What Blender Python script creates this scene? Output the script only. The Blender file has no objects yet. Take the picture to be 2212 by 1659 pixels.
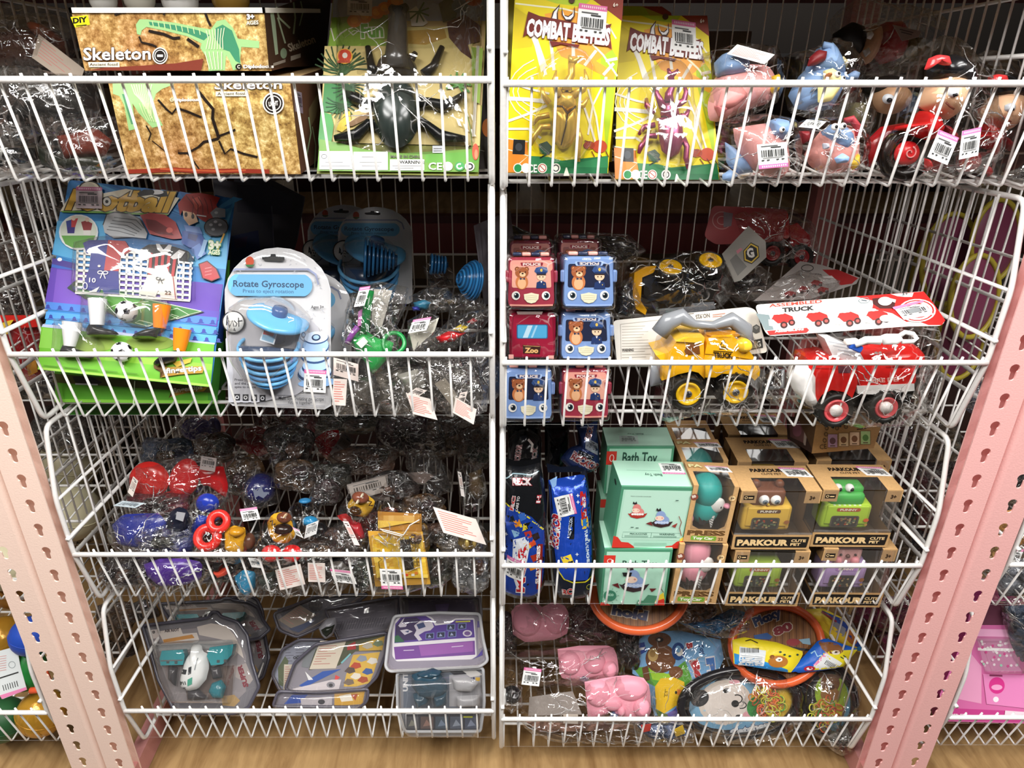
import bpy, bmesh, math, random
from mathutils import Vector, Matrix, noise
R = math.radians
PI = math.pi
sc = bpy.context.scene
COL = sc.collection
# ------------------------------------------------------------------ camera
CAMZ = 1.5
PITCH = R(26.6)
FPX = 1600.0
CX = 1075.0
CY = 829.5
cd = bpy.data.cameras.new('camera')
cam = bpy.data.objects.new('camera', cd)
COL.objects.link(cam)
cam.location = (0,0, CAMZ)
cam.rotation_euler = (PI / 2 - PITCH, 0,0)
cd.sensor_width = 36.0
cd.lens = 36.0 * FPX / 2212.0
cd.shift_x = (1106.0 - CX) / 2212.0
cd.clip_start = 0.05
sc.camera = cam
# ------------------------------------------------------------------ view, world, lights
sc.view_settings.view_transform = 'Standard'
sc.view_settings.look = 'None'
sc.view_settings.gamma = 1.0
sc.view_settings.use_curve_mapping = False
sc.view_settings.exposure = 0.22
sc.cycles.transparent_max_bounces = 24
sc.cycles.max_bounces = 7
sc.cycles.caustics_reflective = False
sc.cycles.caustics_refractive = False
sc.cycles.sample_clamp_indirect = 4.0
w = bpy.data.worlds.new('store_air')
sc.world = w
w.use_nodes = True
w.node_tree.nodes['Background'].inputs[0].default_value = (1.0,0.93,0.88,1)
w.node_tree.nodes['Background'].inputs[1].default_value = 0.02
def area(name, loc, target, sx, sy, power, col=(1,1,1)):
 l = bpy.data.lights.new(name, 'AREA')
 l.shape = 'RECTANGLE'
 l.size = sx
 l.size_y = sy
 l.energy = power
 l.color = col
 o = bpy.data.objects.new(name, l)
 COL.objects.link(o)
 o.location = loc
 d = Vector(target) - Vector(loc)
 o.rotation_euler = d.to_track_quat('-Z', 'Y').to_euler()
 return o
area('ceiling_tube_light', (-0.85,0.22,2.8),(-0.3,0.95,0.8),1.5,0.14,27,(1.0,0.985,0.96))
area('ceiling_tube_light', (0.95,0.22,2.8),(0.3,0.95,0.8),1.5,0.14,27,(1.0,0.985,0.97))
area('ceiling_tube_light', (-0.95,-0.42,2.75),(0,0.9,0.7),1.5,0.14,33,(1.0,0.98,0.95))
area('ceiling_tube_light', (1.05,-0.42,2.75),(0,0.9,0.7),1.5,0.14,33,(1.0,0.98,0.95))
area('ceiling_tube_light', (0.3,4.2,2.85),(0.3,4.2,0.0),3.0,0.3,8,(1.0,0.98,0.95))
CP, SP = math.cos(PITCH), math.sin(PITCH)
# ------------------------------------------------------------------ where a sight line meets a plane at distance Y
def ray(u, v):
 dx = (u - CX) / FPX
 dy = -(v - CY) / FPX
 return Vector((dx, CP + dy * SP, -SP + dy * CP))
def w2(u, v, Y):
 r = ray(u, v)
 t = Y / r.y
 return Vector((r.x * t, Y, CAMZ + r.z * t))
def Yz(v, z):               # depth at which the sight line of row v reaches height z (relative to the camera)
 r = ray(CX, v)
 return z / (r.z / r.y)
def mpp(v, Y):              # metres per pixel at that depth
 return Y / ray(CX, v).y / FPX
REG = dict(a1=(0,0,3.95), a2=(540,0,3.95), a3=(1060,0,3.95), a4=(1560,0,3.3926),
           b1=(0,380,3.0717), b2=(460,380,3.072), b3=(1060,380,2.963), b4=(1560,380,2.963),
           c1=(0,880,3.77), c2=(540,880,3.77), c3=(1060,880,3.77), c4=(1560,880,3.3926),
           d1=(0,1240,3.95), d2=(540,1240,3.95), d3=(1060,1240,3.95), d4=(1560,1240,3.3926), full=(0,0,1.0))
def rp(reg, x, y):
 a, b, s = REG[reg]
 return a + x / s, b + y / s
# ------------------------------------------------------------------ colour
def s2l(c):
 return c / 12.92 if c <= 0.04045 else ((c + 0.055) / 1.055) ** 2.4
def C(h):
 if isinstance(h, tuple):
  return h
 h = h.lstrip('#')
 return tuple(s2l(int(h[i:i + 2],16) / 255) for i in (0,2,4)) + (1.0,)
# ------------------------------------------------------------------ materials (all procedural)
def newmat(name):
 m = bpy.data.materials.new(name)
 m.use_nodes = True
 nt = m.node_tree
 nt.nodes.clear()
 out = nt.nodes.new('ShaderNodeOutputMaterial')
 return m, nt, out
def colmat(name, rough=0.4, spec=0.5, metal=0.0, coat=0.0, bump=0.0, bscale=200, var=0.0, rvar=0.0, sss=0.0):
 m, nt, out = newmat(name)
 N, L = nt.nodes, nt.links
 b = N.new('ShaderNodeBsdfPrincipled')
 a = N.new('ShaderNodeAttribute')
 a.attribute_name = 'Col'
 b.inputs['Roughness'].default_value = rough
 b.inputs['Specular IOR Level'].default_value = spec
 b.inputs['Metallic'].default_value = metal
 b.inputs['Coat Weight'].default_value = coat
 b.inputs['Coat Roughness'].default_value = 0.08
 src = a.outputs['Color']
 tc = N.new('ShaderNodeTexCoord')
 if var > 0 or bump > 0 or rvar > 0:
  no = N.new('ShaderNodeTexNoise')
  no.inputs['Scale'].default_value = bscale
  no.inputs['Detail'].default_value = 4
  L.new(tc.outputs['Object'], no.inputs['Vector'])
  if var > 0:
   mr = N.new('ShaderNodeMapRange')
   mr.inputs['From Min'].default_value = 0.3
   mr.inputs['From Max'].default_value = 0.7
   mr.inputs['To Min'].default_value = 1 - var
   mr.inputs['To Max'].default_value = 1 + var
   L.new(no.outputs['Fac'], mr.inputs['Value'])
   mx = N.new('ShaderNodeVectorMath')
   mx.operation = 'SCALE'
   L.new(src, mx.inputs[0])
   L.new(mr.outputs['Result'], mx.inputs['Scale'])
   src = mx.outputs['Vector']
  if rvar > 0:
   mr = N.new('ShaderNodeMapRange')
   mr.inputs['To Min'].default_value = max(0.03, rough - rvar)
   mr.inputs['To Max'].default_value = rough + rvar
   L.new(no.outputs['Fac'], mr.inputs['Value'])
   L.new(mr.outputs['Result'], b.inputs['Roughness'])
  if bump > 0:
   bp = N.new('ShaderNodeBump')
   bp.inputs['Strength'].default_value = bump
   bp.inputs['Distance'].default_value = 0.001
   L.new(no.outputs['Fac'], bp.inputs['Height'])
   L.new(bp.outputs['Normal'], b.inputs['Normal'])
 L.new(src, b.inputs['Base Color'])
 L.new(b.outputs['BSDF'], out.inputs['Surface'])
 return m
def filmmat(name, rough=0.06, base=0.05, edge=0.55, haze=0.05, tint=(0.96,0.95,0.94), bscale=90, bump=0.5, crease=0.45, hazecol=(0.9,0.88,0.86)):
 m, nt, out = newmat(name)
 N, L = nt.nodes, nt.links
 tr = N.new('ShaderNodeBsdfTransparent')
 tr.inputs['Color'].default_value = tint + (1,)
 df = N.new('ShaderNodeBsdfDiffuse')
 df.inputs['Color'].default_value = hazecol + (1,)
 gl = N.new('ShaderNodeBsdfGlossy')
 gl.inputs['Roughness'].default_value = rough
 tc = N.new('ShaderNodeTexCoord')
 no = N.new('ShaderNodeTexVoronoi')
 no.feature = 'F1'
 no.inputs['Scale'].default_value = bscale
 n2 = N.new('ShaderNodeTexNoise')
 n2.inputs['Scale'].default_value = bscale * 0.5
 n2.inputs['Detail'].default_value = 3
 mxv = N.new('ShaderNodeVectorMath')
 mxv.operation = 'MULTIPLY_ADD'
 mxv.inputs[1].default_value = (0.03,0.03,0.03)
 L.new(tc.outputs['Object'], n2.inputs['Vector'])
 L.new(n2.outputs['Color'], mxv.inputs[0])
 L.new(tc.outputs['Object'], mxv.inputs[2])
 L.new(mxv.outputs['Vector'], no.inputs['Vector'])
 bp = N.new('ShaderNodeBump')
 bp.inputs['Strength'].default_value = bump
 bp.inputs['Distance'].default_value = 0.004
 L.new(no.outputs['Distance'], bp.inputs['Height'])
 L.new(bp.outputs['Normal'], gl.inputs['Normal'])
 lw = N.new('ShaderNodeLayerWeight')
 lw.inputs['Blend'].default_value = 0.35
 L.new(bp.outputs['Normal'], lw.inputs['Normal'])
 mr = N.new('ShaderNodeMapRange')
 mr.inputs['To Min'].default_value = base
 mr.inputs['To Max'].default_value = edge
 L.new(lw.outputs['Facing'], mr.inputs['Value'])
 # fold lines: where the film is creased it turns milky and mirrors more
 ve = N.new('ShaderNodeTexVoronoi')
 ve.feature = 'DISTANCE_TO_EDGE'
 ve.inputs['Scale'].default_value = bscale * 0.62
 L.new(mxv.outputs['Vector'], ve.inputs['Vector'])
 cr = N.new('ShaderNodeMapRange')
 cr.interpolation_type = 'SMOOTHSTEP'
 cr.inputs['From Min'].default_value = 0.0
 cr.inputs['From Max'].default_value = 0.03
 cr.inputs['To Min'].default_value = 1.0
 cr.inputs['To Max'].default_value = 0.0
 L.new(ve.outputs['Distance'], cr.inputs['Value'])
 n3 = N.new('ShaderNodeTexNoise')
 n3.inputs['Scale'].default_value = bscale * 0.22
 L.new(tc.outputs['Object'], n3.inputs['Vector'])
 cm = N.new('ShaderNodeMapRange')
 cm.inputs['From Min'].default_value = 0.50
 cm.inputs['From Max'].default_value = 0.62
 L.new(n3.outputs['Fac'], cm.inputs['Value'])
 cc = N.new('ShaderNodeMath')
 cc.operation = 'MULTIPLY'
 L.new(cr.outputs['Result'], cc.inputs[0])
 L.new(cm.outputs['Result'], cc.inputs[1])
 hz = N.new('ShaderNodeMath')
 hz.operation = 'MULTIPLY_ADD'
 hz.inputs[1].default_value = crease
 hz.inputs[2].default_value = haze
 L.new(cc.outputs[0], hz.inputs[0])
 m1 = N.new('ShaderNodeMixShader')
 L.new(hz.outputs[0], m1.inputs[0])
 L.new(tr.outputs[0], m1.inputs[1])
 L.new(df.outputs[0], m1.inputs[2])
 m2 = N.new('ShaderNodeMixShader')
 L.new(mr.outputs['Result'], m2.inputs[0])
 L.new(m1.outputs[0], m2.inputs[1])
 L.new(gl.outputs[0], m2.inputs[2])
 L.new(m2.outputs[0], out.inputs['Surface'])
 return m
M = {}
M['print'] = colmat('printed_card', 0.45,0.35, coat=0.04, rvar=0.06, bscale=60)
M['matte'] = colmat('matte_board', 0.6,0.3, bump=0.15, bscale=300)
M['kraft'] = colmat('kraft_board', 0.65,0.25, var=0.07, bscale=260, bump=0.2)
M['plastic'] = colmat('glossy_plastic', 0.22,0.5)
M['soft'] = colmat('soft_plastic', 0.45,0.4, bump=0.1, bscale=120)
M['metal'] = colmat('metallic_plastic', 0.27,0.6, metal=0.55)
M['wire'] = colmat('white_coated_wire', 0.3,0.5, coat=0.3, bump=0.2, bscale=250, var=0.03)
M['pinksteel'] = colmat('painted_steel', 0.42,0.45, bump=0.25, bscale=420, var=0.02)
M['foil'] = colmat('printed_foil', 0.2,0.6, metal=0.35, bump=0.9, bscale=75)
M['film'] = filmmat('clear_bag_film', 0.05,0.06,0.5,0.0, bscale=45, bump=0.4, crease=0.5)
M['filmc'] = filmmat('crumpled_bag_film', 0.06,0.07,0.5,0.01, bscale=62, bump=0.6, crease=0.5)
M['glint_fold'] = filmmat('film_glint_fold', 0.12,0.35,0.8,0.28, bscale=200, bump=0.3, crease=0.3, hazecol=(0.95,0.94,0.93))  # whitened film for the fold tubes, a painted highlight
M['shell'] = filmmat('clear_blister_shell', 0.05,0.035,0.5,0.03, bscale=20, bump=0.15, crease=0.0)
def rockmat(name):
 m, nt, out = newmat(name)
 N, L = nt.nodes, nt.links
 tc = N.new('ShaderNodeTexCoord')
 b = N.new('ShaderNodeBsdfPrincipled')
 b.inputs['Roughness'].default_value = 0.38
 n1 = N.new('ShaderNodeTexNoise')
 n1.inputs['Scale'].default_value = 130
 n1.inputs['Detail'].default_value = 6
 n1.inputs['Roughness'].default_value = 0.7
 n2 = N.new('ShaderNodeTexNoise')
 n2.inputs['Scale'].default_value = 9
 n2.inputs['Detail'].default_value = 3
 r1 = N.new('ShaderNodeValToRGB')
 e = r1.color_ramp.elements
 e[0].position, e[0].color = 0.3, C('63462c')
 e[1].position, e[1].color = 0.66, C('fff8d8')
 x = r1.color_ramp.elements.new(0.45)
 x.color = C('b0925c')
 x = r1.color_ramp.elements.new(0.58)
 x.color = C('e2cd96')
 r2 = N.new('ShaderNodeValToRGB')
 e = r2.color_ramp.elements
 e[0].position, e[0].color = 0.38, C('d8ae94')
 e[1].position, e[1].color = 0.62, C('fff4d0')
 mx = N.new('ShaderNodeMix')
 mx.data_type = 'RGBA'
 mx.blend_type = 'MULTIPLY'
 mx.inputs[0].default_value = 0.9
 L.new(tc.outputs['Object'], n1.inputs['Vector'])
 L.new(tc.outputs['Object'], n2.inputs['Vector'])
 L.new(n1.outputs['Fac'], r1.inputs[0])
 L.new(n2.outputs['Fac'], r2.inputs[0])
 L.new(r1.outputs[0], mx.inputs[6])
 L.new(r2.outputs[0], mx.inputs[7])
 L.new(mx.outputs[2], b.inputs['Base Color'])
 L.new(b.outputs[0], out.inputs['Surface'])
 return m
def woodmat(name, ca, cb, scale=6, rot=0.0, rough=0.45):
 m, nt, out = newmat(name)
 N, L = nt.nodes, nt.links
 tc = N.new('ShaderNodeTexCoord')
 mp = N.new('ShaderNodeMapping')
 mp.inputs['Rotation'].default_value = (0,0, rot)
 mp.inputs['Scale'].default_value = (scale, scale * 0.16, scale)
 n1 = N.new('ShaderNodeTexNoise')
 n1.inputs['Scale'].default_value = 5
 n1.inputs['Detail'].default_value = 8
 n1.inputs['Roughness'].default_value = 0.62
 n1.inputs['Distortion'].default_value = 0.6
 r1 = N.new('ShaderNodeValToRGB')
 r1.color_ramp.elements[0].position = 0.32
 r1.color_ramp.elements[0].color = C(ca)
 r1.color_ramp.elements[1].position = 0.68
 r1.color_ramp.elements[1].color = C(cb)
 b = N.new('ShaderNodeBsdfPrincipled')
 b.inputs['Roughness'].default_value = rough
 L.new(tc.outputs['Object'], mp.inputs['Vector'])
 L.new(mp.outputs['Vector'], n1.inputs['Vector'])
 L.new(n1.outputs['Fac'], r1.inputs[0])
 L.new(r1.outputs[0], b.inputs['Base Color'])
 L.new(b.outputs[0], out.inputs['Surface'])
 return m
M['rock'] = rockmat('printed_cracked_earth')
M['wood'] = woodmat('wood_board', '84633c', 'b39162', 7,0.35)
M['woodpale'] = woodmat('pale_wood_board', 'a68d66', 'cdb791', 7,1.4)
def crumpmat(name):
 m, nt, out = newmat(name)
 N, L = nt.nodes, nt.links
 b = N.new('ShaderNodeBsdfPrincipled')
 a = N.new('ShaderNodeAttribute')
 a.attribute_name = 'Col'
 tc = N.new('ShaderNodeTexCoord')
 n1 = N.new('ShaderNodeTexNoise')
 n1.inputs['Scale'].default_value = 38
 n1.inputs['Detail'].default_value = 5
 n1.inputs['Distortion'].default_value = 1.2
 v = N.new('ShaderNodeTexVoronoi')
 v.feature = 'DISTANCE_TO_EDGE'
 v.inputs['Scale'].default_value = 42
 mv = N.new('ShaderNodeVectorMath')
 mv.operation = 'MULTIPLY_ADD'
 mv.inputs[1].default_value = (0.04,0.04,0.04)
 L.new(tc.outputs['Object'], n1.inputs['Vector'])
 L.new(n1.outputs['Color'], mv.inputs[0])
 L.new(tc.outputs['Object'], mv.inputs[2])
 L.new(mv.outputs['Vector'], v.inputs['Vector'])
 mr = N.new('ShaderNodeMapRange')
 mr.inputs['From Min'].default_value = 0.35
 mr.inputs['From Max'].default_value = 0.65
 mr.inputs['To Min'].default_value = 0.35
 mr.inputs['To Max'].default_value = 2.0
 L.new(n1.outputs['Fac'], mr.inputs['Value'])
 sc_ = N.new('ShaderNodeVectorMath')
 sc_.operation = 'SCALE'
 L.new(a.outputs['Color'], sc_.inputs[0])
 L.new(mr.outputs['Result'], sc_.inputs['Scale'])
 L.new(sc_.outputs['Vector'], b.inputs['Base Color'])
 bp = N.new('ShaderNodeBump')
 bp.inputs['Strength'].default_value = 1.0
 bp.inputs['Distance'].default_value = 0.006
 L.new(v.outputs['Distance'], bp.inputs['Height'])
 L.new(bp.outputs['Normal'], b.inputs['Normal'])
 b.inputs['Roughness'].default_value = 0.16
 b.inputs['Specular IOR Level'].default_value = 0.8
 L.new(b.outputs[0], out.inputs['Surface'])
 return m
M['crump'] = crumpmat('toy_in_crumpled_film')
M['wall'] = colmat('painted_wall', 0.8,0.2, var=0.03, bscale=3)
# ------------------------------------------------------------------ mesh builder
WL = {}
class MB:
 def __init__(s):
  s.v = []
  s.f = []
  s.c = []
  s.m = []
  s.sm = []
  s.M = Matrix()
 def add(s, vs, fs, col, mi=0, smooth=True):
  b = len(s.v)
  c = C(col)
  s.v += [s.M @ Vector(p) for p in vs]
  for f in fs:
   s.f.append([b + i for i in f])
   s.c.append(c)
   s.m.append(mi)
   s.sm.append(smooth)
  return s
 def box(s, c, size, col, rot=None, bev=0.0, mi=0):
  hx, hy, hz = [q / 2 for q in size]
  T = Matrix.Translation(c) @ (rot.to_4x4() if rot else Matrix())
  if bev <= 0:
   vs = [T @ Vector((x, y, z)) for x in (-hx, hx) for y in (-hy, hy) for z in (-hz, hz)]
   fs = [(0,1,3,2),(4,6,7,5),(0,4,5,1),(2,3,7,6),(0,2,6,4),(1,5,7,3)]
   return s.add(vs, fs, col, mi, False)
  bm = bmesh.new()
  bmesh.ops.create_cube(bm, size=1.0)
  for q in bm.verts:
   q.co = Vector((q.co.x * size[0], q.co.y * size[1], q.co.z * size[2]))
  bmesh.ops.bevel(bm, geom=bm.edges[:], offset=min(bev, min(size) * 0.45), segments=3, affect='EDGES', profile=0.6)
  s.bm(bm, T, col, mi)
  return s
 def bm(s, bm, T, col, mi=0, smooth=True):
  bm.verts.ensure_lookup_table()
  for i, q in enumerate(bm.verts):
   q.index = i
  s.add([T @ q.co for q in bm.verts],[[q.index for q in f.verts] for f in bm.faces], col, mi, smooth)
  bm.free()
 def ell(s, c, r, col, rot=None, n=14, m=10, mi=0, fn=None):
  if not hasattr(r, '__len__'):
   r = (r, r, r)
  T = Matrix.Translation(c) @ (rot.to_4x4() if rot else Matrix())
  vs = []
  for j in range(m + 1):
   t = PI * j / m
   for i in range(n):
    p = 2 * PI * i / n
    q = Vector((math.sin(t) * math.cos(p) * r[0], math.sin(t) * math.sin(p) * r[1], math.cos(t) * r[2]))
    vs.append(T @ (fn(q) if fn else q))
  fs = [(j * n + i, (j + 1) * n + i, (j + 1) * n + (i + 1) % n, j * n + (i + 1) % n) for j in range(m) for i in range(n)]
  return s.add(vs, fs, col, mi)
 def tube(s, pts, r, col, n=6, mi=0, closed=False, cap=True):
  pts = [Vector(p) for p in pts]
  k = len(pts)
  rs = r if hasattr(r, '__len__') else [r] * k
  vs = []
  up = None
  for i, p in enumerate(pts):
   if closed:
    d = (pts[(i + 1) % k] - pts[i - 1])
   else:
    d = pts[min(i + 1, k - 1)] - pts[max(i - 1,0)]
   if d.length < 1e-9:
    d = Vector((0,0,1))
   d.normalize()
   if up is None:
    up = Vector((0,0,1)) if abs(d.z) < 0.9 else Vector((1,0,0))
   a = d.cross(up)
   if a.length < 1e-6:
    a = d.orthogonal()
   a.normalize()
   bb = a.cross(d).normalized()
   up = bb
   for j in range(n):
    t = 2 * PI * j / n
    vs.append(p + (a * math.cos(t) + bb * math.sin(t)) * rs[i])
  fs = []
  for i in range(k if closed else k - 1):
   i2 = (i + 1) % k
   for j in range(n):
    fs.append((i * n + j, i * n + (j + 1) % n, i2 * n + (j + 1) % n, i2 * n + j))
  if cap and not closed:
   fs.append(tuple(range(n))[::-1])
   fs.append(tuple((k - 1) * n + j for j in range(n)))
  return s.add(vs, fs, col, mi)
 def cyl(s, p0, p1, r0, r1, col, n=16, mi=0):
  return s.tube([p0, p1],[r0, r1], col, n, mi)
 def lathe(s, prof, c, axis, col, n=20, mi=0):       # prof: (radius, height)
  z = Vector(axis).normalized()
  x = z.orthogonal().normalized()
  y = z.cross(x)
  c = Vector(c)
  vs = [c + z * h + (x * math.cos(2 * PI * i / n) + y * math.sin(2 * PI * i / n)) * r for r, h in prof for i in range(n)]
  fs = [(j * n + i, j * n + (i + 1) % n, (j + 1) * n + (i + 1) % n, (j + 1) * n + i) for j in range(len(prof) - 1) for i in range(n)]
  return s.add(vs, fs, col, mi)
 def ring(s, c, axis, Rr, r, col, n=24, m=8, mi=0):
  z = Vector(axis).normalized()
  x = z.orthogonal().normalized()
  y = z.cross(x)
  c = Vector(c)
  return s.tube([c + (x * math.cos(2 * PI * i / n) + y * math.sin(2 * PI * i / n)) * Rr for i in range(n)], r, col, m, mi, closed=True)
 def prism(s, pts, d, col, mi=0, side=None):         # pts: 3D polygon, d: extrusion vector
  k = len(pts)
  pts = [Vector(p) for p in pts]
  d = Vector(d)
  s.add(pts, [tuple(range(k))], col, mi, False)
  s.add([p + d for p in pts] + pts, [tuple(range(k))[::-1]] + [(k + i, i, (i + 1) % k, k + (i + 1) % k) for i in range(k)], side or col, mi, False)
  return s
 def build(s, name, mat, parent=None, kind=None, label=None):
  if not s.v:
   return None
  off = Vector(WL.get(parent.name, (0,0,0))) if parent else Vector((0,0,0))
  me = bpy.data.meshes.new(name)
  me.from_pydata([tuple(p - off) for p in s.v],[], s.f)
  mats = mat if isinstance(mat, (list, tuple)) else [mat]
  for q in mats:
   me.materials.append(M[q])
  me.polygons.foreach_set('material_index', s.m)
  me.polygons.foreach_set('use_smooth', s.sm)
  at = me.color_attributes.new('Col', 'FLOAT_COLOR', 'CORNER')
  cs = []
  for f, c in zip(s.f, s.c):
   cs.extend(c * len(f))
  at.data.foreach_set('color', cs)
  me.update()
  o = bpy.data.objects.new(name, me)
  COL.objects.link(o)
  if parent:
   o.parent = parent
   WL[o.name] = off
  if kind:
   o['kind'] = kind
  if label:
   o['label'] = label
  return o
def thing(name, label, cat, loc, group=None):
 o = bpy.data.objects.new(name, None)
 COL.objects.link(o)
 o.empty_display_size = 0.02
 o.location = loc
 WL[o.name] = Vector(loc)
 o['label'] = label
 o['category'] = cat
 if group:
  o['group'] = group
 return o
def tag(o, label, cat, group=None):
 o['label'] = label
 o['category'] = cat
 if group:
  o['group'] = group
 return o
# ------------------------------------------------------------------ lettering
_G = {}
def glyphs(s, off):
 k = (s, round(off, 4))
 if k in _G:
  return _G[k]
 cu = bpy.data.curves.new('lettering', 'FONT')
 cu.body = s
 cu.size = 1.0
 cu.offset = off
 cu.resolution_u = 2
 cu.fill_mode = 'FRONT'
 o = bpy.data.objects.new('lettering', cu)
 COL.objects.link(o)
 bpy.context.view_layer.update()
 me = o.evaluated_get(bpy.context.evaluated_depsgraph_get()).to_mesh()
 vs = [(q.co.x, q.co.y) for q in me.vertices]
 fs = [tuple(p.vertices) for p in me.polygons]
 bpy.data.objects.remove(o)
 bpy.data.curves.remove(cu)
 _G[k] = (vs, fs)
 return _G[k]
# ------------------------------------------------------------------ a flat face in space on which print is laid
class Plane:
 def __init__(s, O, U, V):
  s.O, s.U, s.V = Vector(O), Vector(U).normalized(), Vector(V).normalized()
  s.N = s.U.cross(s.V).normalized()          # towards the viewer
  s.off = 0.0
 def at(s, u, v):                               # photo position -> point on the plane
  r = ray(u, v)
  o = Vector((0,0, CAMZ))
  t = (s.O - o).dot(s.N) / r.dot(s.N)
  return o + r * t
 def loc(s, p):
  d = p - s.O
  return d.dot(s.U), d.dot(s.V)
 def P(s, a, b, h=0.0):
  return s.O + s.U * a + s.V * b + s.N * h
def plane(u0, v0, u1, v1, Y0, Y1=None, lean=0.0):
 """plane through two points (left, right) at depths Y0, Y1, leaning back by lean degrees"""
 if Y1 is None:
  Y1 = Y0
 a, b = w2(u0, v0, Y0), w2(u1, v1, Y1)
 U = (b - a).normalized()
 back = Vector((0,0,1)).cross(U).normalized()      # away from viewer for U to the right
 upv = U.cross(back) * -1
 upv = back.cross(U) * -1 if (back.cross(U)).z < 0 else back.cross(U)
 l = R(lean)
 V = upv * math.cos(l) + back * math.sin(l)
 return Plane(a, U, V)
class Art:
 """print laid on a plane; coordinates are read off the photograph (region reg) and solved onto the real plane"""
 def __init__(s, pl, reg='full', mb=None, mi=0, h0=0.00015):
  s.pl, s.reg, s.mb, s.mi, s.h = pl, reg, mb or MB(), mi, h0
 def p(s, x, y):
  q = s.pl.at(*rp(s.reg, x, y))
  return q + s.pl.N * s.h
 def poly(s, col, *xy):
  pts = [s.p(xy[i], xy[i + 1]) for i in range(0, len(xy),2)]
  s.mb.add(pts, [tuple(range(len(pts)))], col, s.mi, False)
  s.h += 0.00003
  return s
 def ell(s, col, cx, cy, rx, ry, rot=0, n=22, a0=0, a1=360):
  c, d = math.cos(R(rot)), math.sin(R(rot))
  xy = []
  full = a1 - a0 >= 360
  for i in range(n + (0 if full else 1)):
   t = R(a0 + (a1 - a0) * i / n)
   x, y = rx * math.cos(t), ry * math.sin(t)
   xy += [cx + x * c - y * d, cy + x * d + y * c]
  return s.poly(col, *xy)
 def ringp(s, col, cx, cy, rx, ry, wd, n=26, a0=0, a1=360):
  pts = []
  for i in range(n + 1):
   t = R(a0 + (a1 - a0) * i / n)
   pts += [cx + rx * math.cos(t), cy + ry * math.sin(t)]
  return s.line(col, wd, *pts)
 def line(s, col, wd, *xy):
  P = [(xy[i], xy[i + 1]) for i in range(0, len(xy),2)]
  L_, R_ = [],[]
  for i, (x, y) in enumerate(P):
   x0, y0 = P[max(i - 1,0)]
   x1, y1 = P[min(i + 1, len(P) - 1)]
   dx, dy = x1 - x0, y1 - y0
   n = math.hypot(dx, dy) or 1
   L_.append((x - dy / n * wd / 2, y + dx / n * wd / 2))
   R_.append((x + dy / n * wd / 2, y - dx / n * wd / 2))
  k = len(P)
  pts = [s.p(*q) for q in L_ + R_]
  s.mb.add(pts, [(i, i + 1, k + i + 1, k + i) for i in range(k - 1)], col, s.mi, False)
  s.h += 0.00003
  return s
 def text(s, t, x0, y0, x1, y1, hgt, col, bold=0.0, outline=None, ow=0.05, up=None):
  """baseline from (x0,y0) to (x1,y1), capital height hgt (photo units), fitted"""
  lx, ly = x1 - x0, y1 - y0
  n = math.hypot(lx, ly)
  if up is None:
   ux, uy = ly / n * hgt, -lx / n * hgt
  else:
   ux, uy = up
  vs, fs = glyphs(t, bold)
  if not vs:
   return s
  xm, xM = min(q[0] for q in vs), max(q[0] for q in vs)
  caph = 0.70
  for lay, (off, cc) in enumerate(([(bold + ow, outline)] if outline else []) + [(bold, col)]):
   vs, fs = glyphs(t, off)
   pts = []
   for (a, b) in vs:
    k = (a - xm) / (xM - xm)
    h = b / caph
    pts.append(s.p(x0 + lx * k + ux * h, y0 + ly * k + uy * h))
   s.mb.add(pts, fs, cc, s.mi, False)
   s.h += 0.00003
  return s
 def quad(s, col, x0, y0, x1, y1):
  return s.poly(col, x0, y0, x1, y0, x1, y1, x0, y1)
 def sticker(s, x0, y0, x1, y1, x3, y3, strip='e77fb2', pos='top', base='f4f4f2', lines='222222', red=False, seed=1):
  """price sticker: top-left, top-right, bottom-left corners"""
  ax, ay, bx, by = x1 - x0, y1 - y0, x3 - x0, y3 - y0
  f = lambda a, b: (x0 + ax * a + bx * b, y0 + ay * a + by * b)
  q = lambda col, a0, b0, a1, b1: s.poly(col, *f(a0, b0), *f(a1, b0), *f(a1, b1), *f(a0, b1))
  q(base, 0,0,1,1)
  rnd = random.Random(seed)
  if red:
   for i in range(9):
    q('d98a80', 0.08,0.1 + i * 0.09,0.08 + rnd.uniform(0.4,0.84),0.135 + i * 0.09)
   return s
  t0 = 0.0
  if strip:
   if pos == 'top':
    q(strip, 0,0,1,0.17)
    t0 = 0.17
   else:
    q(strip, 0,0.84,1,1)
   a = 0.05
   yy = 0.05 if pos == 'top' else 0.885
   while a < 0.9:
    q('f3d5e3', 0.06 + a * 0.95, yy, 0.10 + a * 0.95, yy + 0.07)
    a += 0.075
  q('555555', 0.12, t0 + 0.08,0.7, t0 + 0.12)
  q('333333', 0.45, t0 + 0.14,0.8, t0 + 0.19)
  x = 0.12
  while x < 0.86:
   wd = rnd.choice([0.018,0.03,0.045])
   q(lines, x, t0 + 0.25, x + wd, t0 + 0.54)
   x += wd + rnd.choice([0.02,0.035])
  q('777777', 0.15, t0 + 0.56,0.85, t0 + 0.59)
  for a in (0.1,0.28,0.6,0.78):
   q('333333', a, t0 + 0.64, a + 0.1, t0 + 0.69)
  return s
def outline_pts(pl, reg, xy):
 return [pl.at(*rp(reg, xy[i], xy[i + 1])) for i in range(0, len(xy),2)]
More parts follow.
